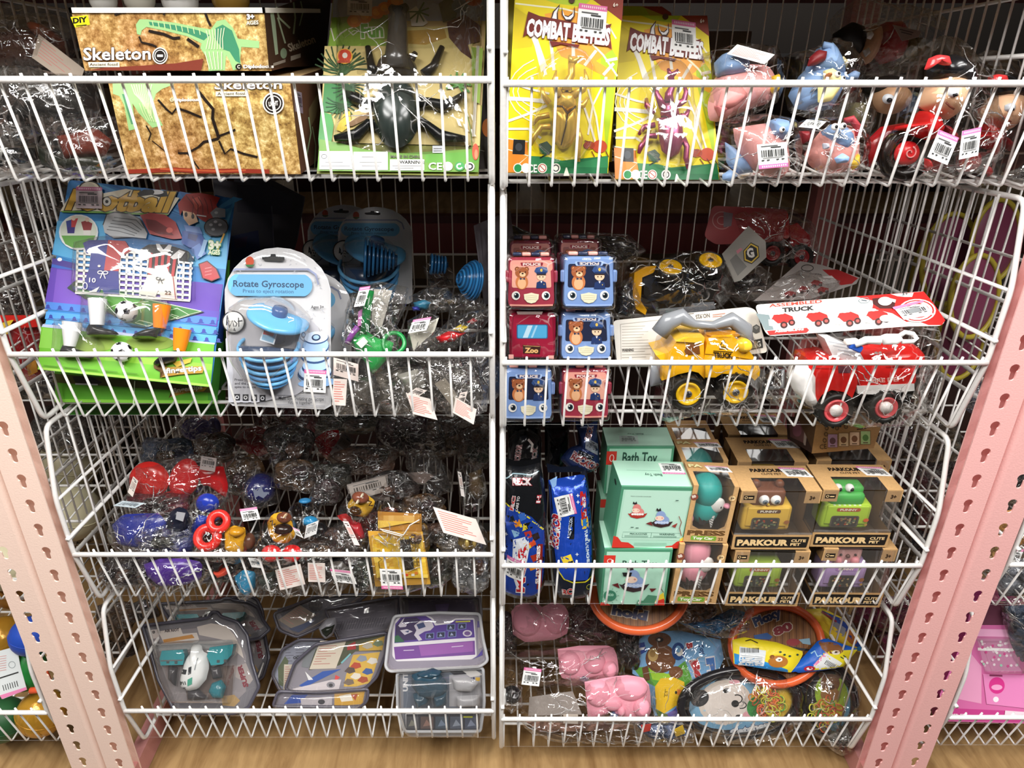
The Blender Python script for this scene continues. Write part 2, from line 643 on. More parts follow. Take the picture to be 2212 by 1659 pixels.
def roundpoly(xy, r, n=4):
 """rounded corners for a photo-space outline"""
 P = [Vector((xy[i], xy[i + 1])) for i in range(0, len(xy),2)]
 k = len(P)
 rs = r if hasattr(r, '__len__') else [r] * k
 out = []
 for i in range(k):
  a, b, c = P[i - 1], P[i], P[(i + 1) % k]
  rr = rs[i]
  if rr <= 0:
   out += [b.x, b.y]
   continue
  da, dc = (a - b),(c - b)
  r1 = min(rr, da.length * 0.49)
  r2 = min(rr, dc.length * 0.49)
  p0, p1 = b + da.normalized() * r1, b + dc.normalized() * r2
  for j in range(n + 1):
   t = j / n
   q = p0 * (1 - t) ** 2 + b * 2 * t * (1 - t) + p1 * t * t
   out += [q.x, q.y]
 return out
def slab(mb, pl, reg, xy, thick, col, side=None, mi=0, h=0.0):
 """flat board with the outline xy and its real thickness"""
 pts = [p + pl.N * h for p in outline_pts(pl, reg, xy)]
 # keep the winding facing the viewer
 n = Vector((0,0,0))
 for i in range(len(pts)):
  n += (pts[i] - pts[0]).cross(pts[(i + 1) % len(pts)] - pts[0])
 if n.dot(pl.N) < 0:
  pts.reverse()
 mb.prism(pts, -pl.N * thick, col, mi, side)
 return pts
def resample(pts, n):
 k = len(pts)
 ls = [(pts[(i + 1) % k] - pts[i]).length for i in range(k)]
 T = sum(ls)
 out = []
 i = 0
 acc = 0.0
 for j in range(n):
  d = T * j / n
  while acc + ls[i] < d - 1e-12:
   acc += ls[i]
   i += 1
  t = (d - acc) / (ls[i] or 1)
  out.append(pts[i].lerp(pts[(i + 1) % k], t))
 return out
def puff(mb, pl, reg, xy, hf, hb, col, n=30, rings=7, crumple=0.0, seed=0, pw=0.5, smooth=True, mi=0, fscale=45, radial=0.0):
 """rounded body with the outline xy, bulging hf to the front and hb to the back of the plane"""
 pts = resample(outline_pts(pl, reg, xy), n)
 nn = Vector((0,0,0))
 for i in range(n):
  nn += (pts[i] - pts[0]).cross(pts[(i + 1) % n] - pts[0])
 if nn.dot(pl.N) < 0:
  pts.reverse()
 c = sum(pts, Vector()) / n
 sd = Vector((seed * 3.7, seed * 1.3, seed * 7.1))
 def layer(h, rev):
  vs = []
  for k in range(rings + 1):
   t = k / rings                      # 0 rim .. 1 centre
   s = 1 - t
   z = h * max(0.0,1 - s ** 2.4) ** pw
   for i in range(n):
    p = c + (pts[i] - c) * s
    q = p + pl.N * z
    if crumple > 0:
     w_ = min(1.0, t * 4 + 0.25)
     a = noise.noise((q + sd) * fscale)
     b = abs(noise.noise((q + sd) * fscale * 2.3))
     rr = math.sin(i * 2.399 * 3 + seed) * radial * (s ** 1.5)
     q = q + pl.N * (crumple * w_ * (a * 0.9 + (0.35 - b) * 2.0) * (1 if h > 0 else -1) + rr)
    vs.append(q)
    if k == rings:
     break
  fs = []
  for k in range(rings):
   for i in range(n):
    i2 = (i + 1) % n
    if k < rings - 1:
     f = (k * n + i, k * n + i2,(k + 1) * n + i2,(k + 1) * n + i)
    else:
     f = (k * n + i, k * n + i2, rings * n)
    fs.append(f[::-1] if rev else f)
  return vs, fs
 v1, f1 = layer(hf, False)
 mb.add(v1, f1, col, mi, smooth)
 v2, f2 = layer(-hb, True)
 mb.add(v2, f2, col, mi, smooth)
 return mb
def ovalxy(cx, cy, rx, ry, rot=0, n=24):
 c, d = math.cos(R(rot)), math.sin(R(rot))
 o = []
 for i in range(n):
  t = 2 * PI * i / n
  x, y = rx * math.cos(t), ry * math.sin(t)
  o += [cx + x * c - y * d, cy + x * d + y * c]
 return o
def blobxy(cx, cy, rx, ry, seed, n=26, rot=0, j=0.12):
 rnd = random.Random(seed)
 c, d = math.cos(R(rot)), math.sin(R(rot))
 ph = [rnd.uniform(0,6.28) for _ in range(4)]
 o = []
 for i in range(n):
  t = 2 * PI * i / n
  k = 1 + j * (math.sin(2 * t + ph[0]) * 0.6 + math.sin(3 * t + ph[1]) * 0.6 + math.sin(5 * t + ph[2]) * 0.5 + 0.4 * rnd.uniform(-1,1))
  # squarish
  q = (abs(math.cos(t)) ** 4 + abs(math.sin(t)) ** 4) ** -0.18
  x, y = rx * math.cos(t) * k * q, ry * math.sin(t) * k * q
  o += [cx + x * c - y * d, cy + x * d + y * c]
 return o
# ================================================================== the wire baskets
YB = 1.385
YR, YF = 0.834,0.862
WHITE = 'f3f1ee'
XA0, XA1 = -0.6035,-0.0065
XB0, XB1 = 0.0060,0.6080
RIM_L = [-0.0622,-0.3767,-0.6890,-1.0085]
RIM_R = [-0.0659,-0.3880,-0.7090,-1.0276]
DROP_L = [0.110,0.104,0.104,0.100]
DROP_R = [0.112,0.107,0.100,0.104]
def arc(pts, r=0.012, n=4):
 pts = [Vector(p) for p in pts]
 out = [pts[0]]
 for i in range(1, len(pts) - 1):
  a, b, c = pts[i - 1], pts[i], pts[i + 1]
  p0 = b + (a - b).normalized() * min(r, (a - b).length * .45)
  p1 = b + (c - b).normalized() * min(r, (c - b).length * .45)
  for j in range(n + 1):
   t = j / n
   out.append(p0 * (1 - t) ** 2 + b * 2 * t * (1 - t) + p1 * t * t)
 out.append(pts[-1])
 return out
def basket(label, x0, x1, zr, group, DROP=0.104, sp=0.0258):
 z = CAMZ + zr
 t = thing('wire_basket', label, 'wire basket', ((x0 + x1) / 2, YF, z - DROP), group)
 zb = z - DROP
 m = MB()
 m.tube([(x0, YR, z),(x1, YR, z)],0.0037, WHITE, 8)
 m.build('rim_rail', 'wire', t)
 m = MB()
 n = int((x1 - x0) / sp)
 o = ((x1 - x0) - n * sp) / 2
 for i in range(n + 1):
  x = x0 + o + i * sp
  if x < x0 + 0.004 or x > x1 - 0.004:
   continue
  m.tube(arc([(x, YR + 0.0035, z + 0.006),(x, YF, zb),(x, YF + 0.05, zb)],0.004,3),0.0016, WHITE, 6)
 m.tube([(x0, YF - 0.002, zb + 0.004),(x1, YF - 0.002, zb + 0.004)][:2],0.0001, WHITE, 3)
 m.build('front_grid', 'wire', t)
 m = MB()
 for i in range(n + 1):
  x = x0 + o + i * sp
  if x < x0 + 0.004 or x > x1 - 0.004:
   continue
  m.tube([(x, YF + 0.05, zb),(x, YB, zb)],0.0016, WHITE, 6)
 for y in (0.05,0.092,0.20,0.31,0.42):
  m.tube([(x0, YF + y, zb - 0.004),(x1, YF + y, zb - 0.004)],0.0026, WHITE, 6)
 m.build('floor_grid', 'wire', t)
 m = MB()
 for i in range(n + 1):
  x = x0 + o + i * sp
  m.tube([(x, YB, zb),(x, YB, zb + 0.265)],0.0013, WHITE, 5)
 for dz in (0.0,0.065,0.265):
  m.tube([(x0, YB + 0.003, zb + dz),(x1, YB + 0.003, zb + dz)],0.0022, WHITE, 6)
 m.build('back_grid', 'wire', t)
 for s, x in ((1, x0),(-1, x1)):
  m = MB()
  drop = 0.05
  prof = arc([(x, YB, zb + 0.265),(x, YF - 0.004, z + 0.196),(x, YR + 0.0, z + 0.096),(x, YR + 0.001, z + 0.0),(x, YF - 0.002, zb - 0.003),(x, YB, zb - 0.003)],0.014,4)
  prof[0] = Vector((x, YB, z + 0.196 - drop))
  m.tube(prof, 0.0035, WHITE, 8)
  m.build('side_frame', 'wire', t)
  m = MB()
  xi = x + s * 0.004
  k = 20
  for i in range(1, k):
   f = i / k
   y = YF + 0.012 + (YB - YF - 0.012) * f
   zt = z + 0.196 - drop * f
   m.tube([(xi, y, zb),(xi, y, zt)],0.0016, WHITE, 6)
  m.tube([(xi - s * 0.002, YR - 0.006, z + 0.031),(xi - s * 0.002, YB, z + 0.031 - drop)],0.003, WHITE, 7)
  m.tube([(xi - s * 0.002, YR + 0.002, z + 0.094),(xi - s * 0.002, YB, z + 0.094 - drop)],0.0024, WHITE, 7)
  m.build('side_grid', 'wire', t)
 return t
ROWN = ['top', 'second', 'third', 'bottom']
for i in range(4):
 basket('white wire basket, %s of the four stacked in the left column' % ROWN[i], XA0, XA1, RIM_L[i], 'wire baskets of the left column', DROP_L[i])
for i in range(4):
 basket('white wire basket, %s of the four stacked in the right column' % ROWN[i], XB0, XB1, RIM_R[i], 'wire baskets of the right column', DROP_R[i])
for i in (1,2,3):
 basket('white wire basket beyond the left pink post, %s level' % ROWN[i], XA0 - 0.125 - 0.597, XA0 - 0.125, RIM_L[i] + (0,0,-.006,-0.004)[i], 'wire baskets of the bay beyond the left post')
for i in (1,2,3):
 basket('white wire basket beyond the right pink post, %s level' % ROWN[i], XB1 + 0.125, XB1 + 0.125 + 0.6, RIM_R[i] + (0,0,0.002,0.004)[i], 'wire baskets of the bay beyond the right post')
# ================================================================== slotted pink posts
def keyhole(cx, cz, r=0.0062, n=12):
 """a keyhole slot: round head on top, narrower tail below, local (x, z) points"""
 p = []
 for i in range(n + 1):
  t = R(-50 + 280 * i / n)
  p.append((cx + r * math.cos(t), cz + r * math.sin(t)))
 q = 0.0038
 tail = []
 for i in range(7):
  t = PI + PI * i / 6
  tail.append((cx + q * math.cos(t), cz - 0.0125 + q * math.sin(t)))
 return p + tail
def perforated(mb, x0, x1, z0, z1, hx, pitch, zoff, y, th, col):
 """plate in the XZ plane at depth y with a column of keyholes at hx, thickness th going back"""
 zz = z0
 cells = []
 z = z0 + zoff
 while z < z1 - pitch * 0.5:
  cells.append(z)
  z += pitch
 lo = z0
 for k, zc in enumerate(cells):
  hi = zc + pitch / 2 if k < len(cells) - 1 else z1
  H = keyhole(hx, zc)
  nH = len(H)
  # outer rectangle ring matched to the hole points by angle
  cxm, czm = hx, zc - 0.004
  outer = []
  for (a, b) in H:
   dx, dz = a - cxm, b - czm
   s = 1e9
   if dx > 1e-9:
    s = min(s, (x1 - cxm) / dx)
   if dx < -1e-9:
    s = min(s, (x0 - cxm) / dx)
   if dz > 1e-9:
    s = min(s, (hi - czm) / dz)
   if dz < -1e-9:
    s = min(s, (lo - czm) / dz)
   outer.append((cxm + dx * s, czm + dz * s))
  for yy, rev in ((y, False),(y + th, True)):
   vs = [(a, yy, b) for a, b in H] + [(a, yy, b) for a, b in outer]
   fs = []
   for i in range(nH):
    j = (i + 1) % nH
    fs.append((i, nH + i, nH + j, j))
   # corners
   base = len(vs)
   for cxn, czn in ((x0, lo),(x1, lo),(x1, hi),(x0, hi)):
    # find outer edge crossing this corner
    for i in range(nH):
     j = (i + 1) % nH
     a, b = outer[i], outer[j]
     on1 = abs(a[0] - cxn) < 1e-7 or abs(a[1] - czn) < 1e-7
     on2 = abs(b[0] - cxn) < 1e-7 or abs(b[1] - czn) < 1e-7
     if on1 and on2 and not (abs(a[0] - b[0]) < 1e-7 or abs(a[1] - b[1]) < 1e-7):
      vs.append((cxn, yy, czn))
      fs.append((nH + i, len(vs) - 1, nH + j))
      break
   if rev:
    fs = [f[::-1] for f in fs]
   mb.add(vs, fs, col, 0, False)
  vs = [(a, y, b) for a, b in H] + [(a, y + th, b) for a, b in H]
  mb.add(vs, [(i, (i + 1) % nH, nH + (i + 1) % nH, nH + i) for i in range(nH)], col, 0, False)
  lo = hi
 for x in (x0, x1):
  mb.add([(x, y, z0),(x, y + th, z0),(x, y + th, z1),(x, y, z1)],[(0,1,2,3)], col, 0, False)
 mb.add([(x0, y, z1),(x1, y, z1),(x1, y + th, z1),(x0, y + th, z1)],[(0,1,2,3)], col, 0, False)
def slotted_post(s, xe, label, label2, col, col2, zoff, zoff2):
 """pair of slotted angles; s=-1 on the left of the bay, xe: edge next to the baskets"""
 z0, z1 = 0.33,1.62
 yf = 0.822
 # inner angle: face strip and a flange running back
 t = thing('slotted_post', label, 'shelf post', (xe + s * 0.023, yf, z0))
 m = MB()
 a, b = sorted((xe, xe + s * 0.046))
 perforated(m, a, b, z0, z1, xe + s * 0.022,0.0402, zoff, yf, 0.002, col)
 m.build('slotted_face', 'pinksteel', t)
 m = MB()
 xq = xe + s * 0.0035
 m.box(((a + b) / 2, yf + 0.021,(z0 + z1) / 2),(0.040,0.0018, z1 - z0), col)
 m.box((xe + s * 0.045, yf + 0.022,(z0 + z1) / 2),(0.002,0.040, z1 - z0), col)
 m.build('folded_flange', 'pinksteel', t)
 # outer angle set a little behind, with a rounded fold against the inner one
 t = thing('slotted_post', label2, 'shelf post', (xe + s * 0.085, yf, z0))
 m = MB()
 a, b = sorted((xe + s * 0.062, xe + s * 0.108))
 perforated(m, a, b, z0, z1, xe + s * 0.085,0.0402, zoff2, yf + 0.004,0.002, col2)
 m.build('slotted_face', 'pinksteel', t)
 m = MB()
 prof = []
 for i in range(9):
  tt = i / 8 * PI / 2
  prof.append((xe + s * (0.062 - 0.013 * math.sin(tt)), yf + 0.004 + 0.013 * (1 - math.cos(tt))))
 prof.append((xe + s * 0.049, yf + 0.045))
 vs = [(x, y, z) for z in (z0, z1) for x, y in prof]
 k = len(prof)
 m.add(vs, [(i, i + 1, k + i + 1, k + i) for i in range(k - 1)], col2,0, True)
 vs = [(x + s * 0.002, y + 0.002, z) for z in (z0, z1) for x, y in prof]
 m.add(vs, [(i, i + 1, k + i + 1, k + i) for i in range(k - 1)], col2,0, True)
 m.build('folded_flange', 'pinksteel', t)
slotted_post(-1,-0.6095, 'pale pink slotted post left of the baskets, inner strip', 'pale pink slotted post left of the baskets, outer strip with see-through keyholes', 'ffe0d0', 'ffe0d0', 0.0155,0.013)  # one pink on both posts; brighter light here is put into the colour
slotted_post(1,0.6135, 'rosy pink slotted post right of the baskets, inner strip', 'rosy pink slotted post right of the baskets, outer strip with see-through keyholes', 'f8bcb8', 'f8bcb8', 0.0155,0.013)  # same pink as the left post, its dimmer light put into the colour
def struct(name, mb, mat):
 o = mb.build(name, mat)
 o['kind'] = 'structure'
 return o
# ================================================================== boards, beams, store shell
m = MB()
m.box((0,1.16,0.298),(3.4,0.74,0.024), 'ffffff')
struct('trim_1', m, 'wood')
m = MB()
m.box((0,1.155,1.612),(3.4,0.67,0.022), 'ffffff')
struct('trim_shading_board', m, 'woodpale')  # unseen board standing in for the basket above, added to shade the top row
for i, x in enumerate((-0.625,0.630)):
 m = MB()
 m.box((x, 1.16,0.335),(0.022,0.66,0.045), 'c88a86')
 tag(m.build('shelf_beam', 'pinksteel'), 'pink steel beam running back along the wooden base board, %s side' % ('left', 'right')[i], 'shelf beam')
 m = MB()
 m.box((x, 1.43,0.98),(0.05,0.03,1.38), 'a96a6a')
 tag(m.build('rear_post', 'pinksteel'), 'dusky pink rear post behind the %s basket column' % ('left', 'right')[i], 'shelf post')
# the shelving on the far side of the unit, shadow put into its beams' dark pink
m = MB()
m.box((0,2.04,1.05),(3.6,0.36,0.02), 'ffffff')
struct('trim_3', m, 'woodpale')
m = MB()
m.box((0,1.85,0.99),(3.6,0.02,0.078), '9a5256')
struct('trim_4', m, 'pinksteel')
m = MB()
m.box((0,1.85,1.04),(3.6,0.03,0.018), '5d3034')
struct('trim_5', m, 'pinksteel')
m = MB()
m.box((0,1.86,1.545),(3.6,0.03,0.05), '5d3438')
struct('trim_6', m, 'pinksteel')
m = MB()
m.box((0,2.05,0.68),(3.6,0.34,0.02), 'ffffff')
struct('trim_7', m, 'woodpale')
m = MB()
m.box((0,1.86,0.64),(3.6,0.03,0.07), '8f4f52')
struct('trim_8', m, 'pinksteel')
m = MB()
m.box((0,1,-0.01),(9,9,0.02), '6e665c')
struct('floor', m, 'matte')
m = MB()
m.box((0,1,2.96),(9,9,0.02), '8f8c88')
struct('ceiling', m, 'wall')
m = MB()
m.box((0,5.3,1.48),(9,0.02,2.98), '4a4440')
struct('wall_back', m, 'wall')
m = MB()
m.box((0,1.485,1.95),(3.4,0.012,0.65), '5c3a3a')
struct('trim_light_block', m, 'pinksteel')  # unseen panel added above the board to block light from the far shelving
# ================================================================== helpers for goods
fL = [r - d + 0.003 for r, d in zip(RIM_L, DROP_L)]
fR = [r - d + 0.003 for r, d in zip(RIM_R, DROP_R)]
def up(pl, h):
 return Plane(pl.O + pl.N * h, pl.U, pl.V)
def PT(pl, reg, x, y, h=0.0):
 return pl.at(*rp(reg, x, y)) + pl.N * h
def ptube(mb, pl, reg, xy, r, h, col, n=8):
 pts = [PT(up(pl, h), reg, xy[i], xy[i + 1]) for i in range(0, len(xy),2)]
 return mb.tube(pts, r, col, n)
def pxm(pl, reg, x, y):
 """metres per unit of region reg around this point of the plane"""
 a, b = pl.at(*rp(reg, x - 5, y)), pl.at(*rp(reg, x + 5, y))
 return (b - a).length / 10
class Box:
 """carton standing with its front face on a plane; bl/br/tops read off the photograph"""
 def __init__(s, reg, bl, br, vt, depth, Y0, Y1=None, lean=0.0):
  s.reg = reg
  s.f = plane(*rp(reg, *bl), *rp(reg, *br), Y0, Y1, lean)
  s.A = s.f.O.copy()
  B = s.f.at(*rp(reg, *br))
  s.W = (B - s.A).dot(s.f.U)
  s.H = s.f.loc(s.f.at(*rp(reg, bl[0], vt)))[1]
  s.D = depth
  s.back = -s.f.N
  s.t = Plane(s.A + s.f.V * s.H, s.f.U, s.back)            # top face
  s.l = Plane(s.A + s.back * s.D, s.f.N, s.f.V)            # left side (u runs back to front)
  s.r = Plane(s.A + s.f.U * s.W, s.back, s.f.V)            # right side (u runs front to back)
 def c(s, a, b, d):
  return s.A + s.f.U * (a * s.W) + s.f.V * (b * s.H) + s.back * (d * s.D)
 def shell(s, mb, cols, skip=(), mi=0):
  """cols: dict front, back, left, right, top, bottom"""
  c = s.c
  F = dict(front=(c(0,0,0), c(1,0,0), c(1,1,0), c(0,1,0)), back=(c(1,0,1), c(0,0,1), c(0,1,1), c(1,1,1)),
                 left=(c(0,0,1), c(0,0,0), c(0,1,0), c(0,1,1)), right=(c(1,0,0), c(1,0,1), c(1,1,1), c(1,1,0)),
                 top=(c(0,1,0), c(1,1,0), c(1,1,1), c(0,1,1)), bottom=(c(0,0,1), c(1,0,1), c(1,0,0), c(0,0,0)))
  for k, q in F.items():
   if k in skip:
    continue
   mm = mi[k] if isinstance(mi, dict) and k in mi else (mi if not isinstance(mi, dict) else 0)
   mb.add(q, [(0,1,2,3)], cols.get(k, cols['all']), mm, False)
  return s
class FArt(Art):
 """print on a face given in face fractions (0..1 across, 0..1 up)"""
 def __init__(s, pl, W, H, mb=None, mi=0, h0=0.00015):
  s.pl, s.W, s.H, s.mb, s.mi, s.h = pl, W, H, mb or MB(), mi, h0
  s.reg = None
 def p(s, x, y):
  return s.pl.P(x * s.W, y * s.H, s.h)
 def text(s, t, x0, y0, x1, y1, hgt, col, bold=0.0, outline=None, ow=0.05, up=None):
  dx, dy = (x1 - x0) * s.W, (y1 - y0) * s.H
  n = math.hypot(dx, dy)
  if up is None:
   k = hgt * s.H
   up = (-dy / n * k / s.W, dx / n * k / s.H)
  return Art.text(s, t, x0, y0, x1, y1, hgt, col, bold, outline, ow, up)
def film(parent, name, pl, reg, xy, hf, hb, seed=1, crumple=0.004, mat='film', n=44, rings=9, fscale=45, h0=0.0, label=None, radial=0.0):
 m = MB()
 puff(m, up(pl, h0), reg, xy, hf, hb, 'ffffff', n, rings, crumple, seed, 0.5, True, 0, fscale, radial)
 # raised folds of the film, milky white tubes that paint in its highlight streaks
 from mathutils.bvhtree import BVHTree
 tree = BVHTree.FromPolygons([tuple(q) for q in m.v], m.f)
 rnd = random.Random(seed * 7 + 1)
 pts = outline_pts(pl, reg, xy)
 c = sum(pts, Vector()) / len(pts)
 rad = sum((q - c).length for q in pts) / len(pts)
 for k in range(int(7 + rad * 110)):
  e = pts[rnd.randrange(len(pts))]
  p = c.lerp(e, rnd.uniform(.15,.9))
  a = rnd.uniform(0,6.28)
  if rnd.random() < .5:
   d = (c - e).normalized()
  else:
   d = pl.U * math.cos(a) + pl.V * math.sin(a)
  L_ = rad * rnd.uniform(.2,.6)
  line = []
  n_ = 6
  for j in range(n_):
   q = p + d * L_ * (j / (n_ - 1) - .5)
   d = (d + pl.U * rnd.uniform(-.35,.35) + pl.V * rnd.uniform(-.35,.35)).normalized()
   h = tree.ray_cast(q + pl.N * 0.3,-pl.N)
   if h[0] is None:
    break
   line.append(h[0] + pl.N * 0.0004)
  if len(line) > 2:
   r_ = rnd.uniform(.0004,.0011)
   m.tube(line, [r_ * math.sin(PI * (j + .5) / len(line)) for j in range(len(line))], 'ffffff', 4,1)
 return m.build(name, [mat, 'glint_fold'], parent, label=label)
def blister(parent, pl, reg, xy, h, name='blister', seed=1, crumple=0.0012, pw=0.25, flat=2.4):
 """clear dome formed over an outline on a card"""
 pts = resample(outline_pts(pl, reg, xy),40)
 nn = Vector((0,0,0))
 for i in range(40):
  nn += (pts[i] - pts[0]).cross(pts[(i + 1) % 40] - pts[0])
 if nn.dot(pl.N) < 0:
  pts.reverse()
 c = sum(pts, Vector()) / 40
 vs = []
 prof = [(1.0,0.0),(0.97,0.35),(0.93,0.7),(0.88,0.9),(0.8,1.0),(0.6,1.03),(0.35,1.05),(0.12,1.06)]
 for s_, z in prof:
  for i in range(40):
   q = c + (pts[i] - c) * s_
   k = noise.noise(q * 60 + Vector((seed, 0,0))) * crumple
   vs.append(q + pl.N * (0.0006 + h * z + k))
 fs = [(j * 40 + i, j * 40 + (i + 1) % 40,(j + 1) * 40 + (i + 1) % 40,(j + 1) * 40 + i) for j in range(len(prof) - 1) for i in range(40)]
 fs.append(tuple((len(prof) - 1) * 40 + i for i in range(40)))
 m = MB()
 m.add(vs, fs, 'ffffff')
 return m.build(name, 'shell', parent)
def soccer(mb, c, r, view=(0,-1,0.3)):
 mb.ell(c, r, 'f0f0f0', n=20, m=14)
 v = Vector(view).normalized()
 x = v.orthogonal().normalized()
 y = v.cross(x)
 dirs = [v] + [(v * 0.45 + (x * math.cos(a) + y * math.sin(a)) * 0.9).normalized() for a in [R(72 * k + 20) for k in range(5)]]
 for d in dirs:
  a = d.orthogonal().normalized()
  b = d.cross(a)
  pts = [(Vector(c) + (d + (a * math.cos(R(72 * k)) + b * math.sin(R(72 * k))) * 0.33).normalized() * r * 1.012) for k in range(5)]
  mb.add([Vector(c) + d * r * 1.02] + pts, [(0, k + 1,(k + 1) % 5 + 1) for k in range(5)], '151515', 0, False)
def drape(mb, v0, f0, pl, lift=0.0007):
 """wrap the print added after v0/f0 over the body built before it"""
 from mathutils.bvhtree import BVHTree
 tree = BVHTree.FromPolygons([tuple(q) for q in mb.v[:v0]], mb.f[:f0])
 faces, cols, mis = mb.f[f0:], mb.c[f0:], mb.m[f0:]
 vs = mb.v[v0:]
 del mb.v[v0:], mb.f[f0:], mb.c[f0:], mb.m[f0:], mb.sm[f0:]
 for f, c, mi in zip(faces, cols, mis):
  bm = bmesh.new()
  q = [bm.verts.new(vs[i - v0]) for i in f]
  try:
   bm.faces.new(q)
  except ValueError:
   bm.free()
   continue
  bmesh.ops.triangulate(bm, faces=bm.faces[:])
  for _ in range(4):
   e = [x for x in bm.edges if x.calc_length() > 0.006]
   if not e:
    break
   bmesh.ops.subdivide_edges(bm, edges=e, cuts=1)
   bmesh.ops.triangulate(bm, faces=[x for x in bm.faces if len(x.verts) > 3])
  for x in bm.verts:
   h = (x.co - pl.O).dot(pl.N)
   base = x.co - pl.N * h
   hit = tree.ray_cast(base + pl.N * 0.2,-pl.N)
   x.co = (hit[0] if hit[0] else base) + pl.N * (h + lift)
  mb.bm(bm, Matrix(), c, mi)
# ================================================================== left column, top basket
Y = 0.876
# --- lower skeleton carton
bx = Box('full', (277,376),(650,376),171,0.27, Y)
t = thing('skeleton_kit_carton', 'lower brown dinosaur skeleton carton, cracked earth print, under the open tray', 'toy box', bx.c(.5,0,.5), 'dinosaur skeleton cartons')
m = MB()
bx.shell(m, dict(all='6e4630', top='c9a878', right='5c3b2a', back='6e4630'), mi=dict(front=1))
a = Art(bx.f, 'a1', m)
a.poly('a8d890', 960,690,1500,690,1480,720,1380,760,1330,800,1300,900,1390,1070,1300,1090,1180,960,1130,880,1160,1100,1100,1115,1060,900,1020,820,965,800)
a.poly('5e9c70', 1040,800,1090,810,1150,1060,1120,1060)
for i in range(9):
 a.line('eaf7c4', 9,1120 + i * 22,720,1150 + i * 16,800,1200 + i * 12,850 + i * 20)
for i in range(6):
 a.line('d9f0b0', 7,1190 + i * 25,880,1220 + i * 22,960,1260 + i * 18,1030 + i * 3)
blk = '1c0f08'
a.line(blk, 18,1350,850,1420,930,1470,970,1510,920,1600,950,1720,1000)
a.line(blk, 26,1680,760,1760,860,1820,930,1815,1010,1850,1120,1870,1180)
a.line(blk, 22,1870,1180,1790,1200,1740,1210,1700,1250)
a.line(blk, 16,1700,1250,1600,1305,1520,1305)
a.line(blk, 12,1600,1305,1650,1370,1700,1440)
a.line(blk, 18,1870,1160,1950,1130,2010,1105)
a.line(blk, 18,1870,1200,1920,1310,1970,1270,2080,1310,2200,1340)
a.line(blk, 12,1250,1070,1290,1140,1270,1200)
a.line(blk, 8,1300,1200,1400,1280,1440,1330)
a.line('8e2f1d', 36,1100,1462,1300,1455,1500,1445,1700,1460,2000,1455,2300,1462)
a.line('b5532f', 14,1370,1440,1600,1450,1900,1460,2100,1450)
a.text('Diplodocus', 1495,865,1700,860,26, 'ffffff', 0.03)
a.ell('e8d7a8', 1470,850,18,18).text('C', 1461,862,1480,862,22, '6b3a1c', 0.03)
a = Art(bx.f, 'a2', m, h0=0.0012)
a.text('Skeleton', -300,760,275,755,75, 'fffaf0', 0.02, '3a1c10', 0.025)
a.quad('f6ecd0', -290,780,-15,820).text('Ancient fossil', -275,812,-30,808,24, '2a1710', 0.02)
a.ell('f4efe6', 202,880,92,94).ell('1d1512', 202,880,80,82).ringp('f4efe6', 202,880,62,62,8)
a.text('LIGHT', 165,905,245,895,36, 'f4efe6', 0.04)
a = Art(bx.r, 'a2', m)
a.poly('7a6a4a', 500,930,600,760,560,1000,510,1100)
a.line('a9c79a', 10,500,1000,520,1130,480,1340).line('9fb88c', 8,530,1080,560,1240,550,1440)
a.sticker(372,770,440,790,384,950, None, base='8a7a88', lines='5a4a58')
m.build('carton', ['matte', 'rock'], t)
# --- upper open tray
bx2 = Box('full', (183.5,153),(587,153),22,0.27,0.878)
t = thing('skeleton_kit_tray', 'upper dinosaur skeleton display tray, open top with white rim, stacked on a carton', 'toy box', bx2.c(.5,0,.5), 'dinosaur skeleton cartons')
m = MB()
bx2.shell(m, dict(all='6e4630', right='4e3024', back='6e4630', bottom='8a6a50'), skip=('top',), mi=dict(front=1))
for k, (p0, p1) in enumerate((((0,0),(1,0)),((1,0),(1,1)),((1,1),(0,1)),((0,1),(0,0)))):
 A_, B_ = bx2.c(p0[0],1, p0[1]), bx2.c(p1[0],1, p1[1])
 m.box((A_ + B_) / 2,(abs(B_.x - A_.x) + 0.003, abs(B_.y - A_.y) + 0.003,0.005), 'f3eee6')
m.add([bx2.c(.01,.05,.01), bx2.c(.99,.05,.01), bx2.c(.99,.05,.99), bx2.c(.01,.05,.99)],[(0,1,2,3)], 'cfc7ba', 0, False)
a = Art(bx2.f, 'a1', m)
a.poly('f2e21e', 602,145,750,128,768,210,640,235).text('DIY', 625,200,748,185,44, '14120e', 0.05)
a.line('14120e', 8,650,222,740,212)
a.poly('9cc886', 1160,210,1190,165,1260,165,1500,195,1700,235,1800,250,1850,180,1920,165,1990,240,2030,330,2212,350,2212,410,2060,400,2050,500,2060,580,1990,600,1960,520,1930,470,1920,600,1780,605,1770,500,1710,410,1720,370,1600,310,1400,260,1250,230,1210,260,1200,300,1170,290)
a.poly('3f8a66', 1270,185,1500,215,1700,260,1790,300,1740,345,1600,285,1400,235,1280,215)
a.poly('3f8a66', 1840,240,1900,210,1980,260,2040,420,2050,540,2010,520,1960,440,1900,420,1830,320)
for i in range(9):
 a.line('c9e8a0', 7,1300 + i * 50,180 + i * 8,1310 + i * 50,225 + i * 9)
for i in range(7):
 a.line('e3f3bf', 7,1760 + i * 26,260 - i * 4,1780 + i * 20,330,1760 + i * 24,420)
for i in range(5):
 a.line('e3f3bf', 8,1750 + i * 36,440,1790 + i * 26,590)
a.line(blk, 22,1270,262,1400,290,1480,325,1540,320)
a.line(blk, 26,1600,330,1700,400)
a.line(blk, 18,980,125,1040,105,1080,105).line(blk, 16,1410,100,1400,130).line(blk, 20,1750,100,1780,180,1800,220)
a.line(blk, 16,1190,310,1210,360,1300,380,1340,400)
a.poly('7c3526', 740,600,1720,600,1740,500,1500,540,1200,560,900,575)
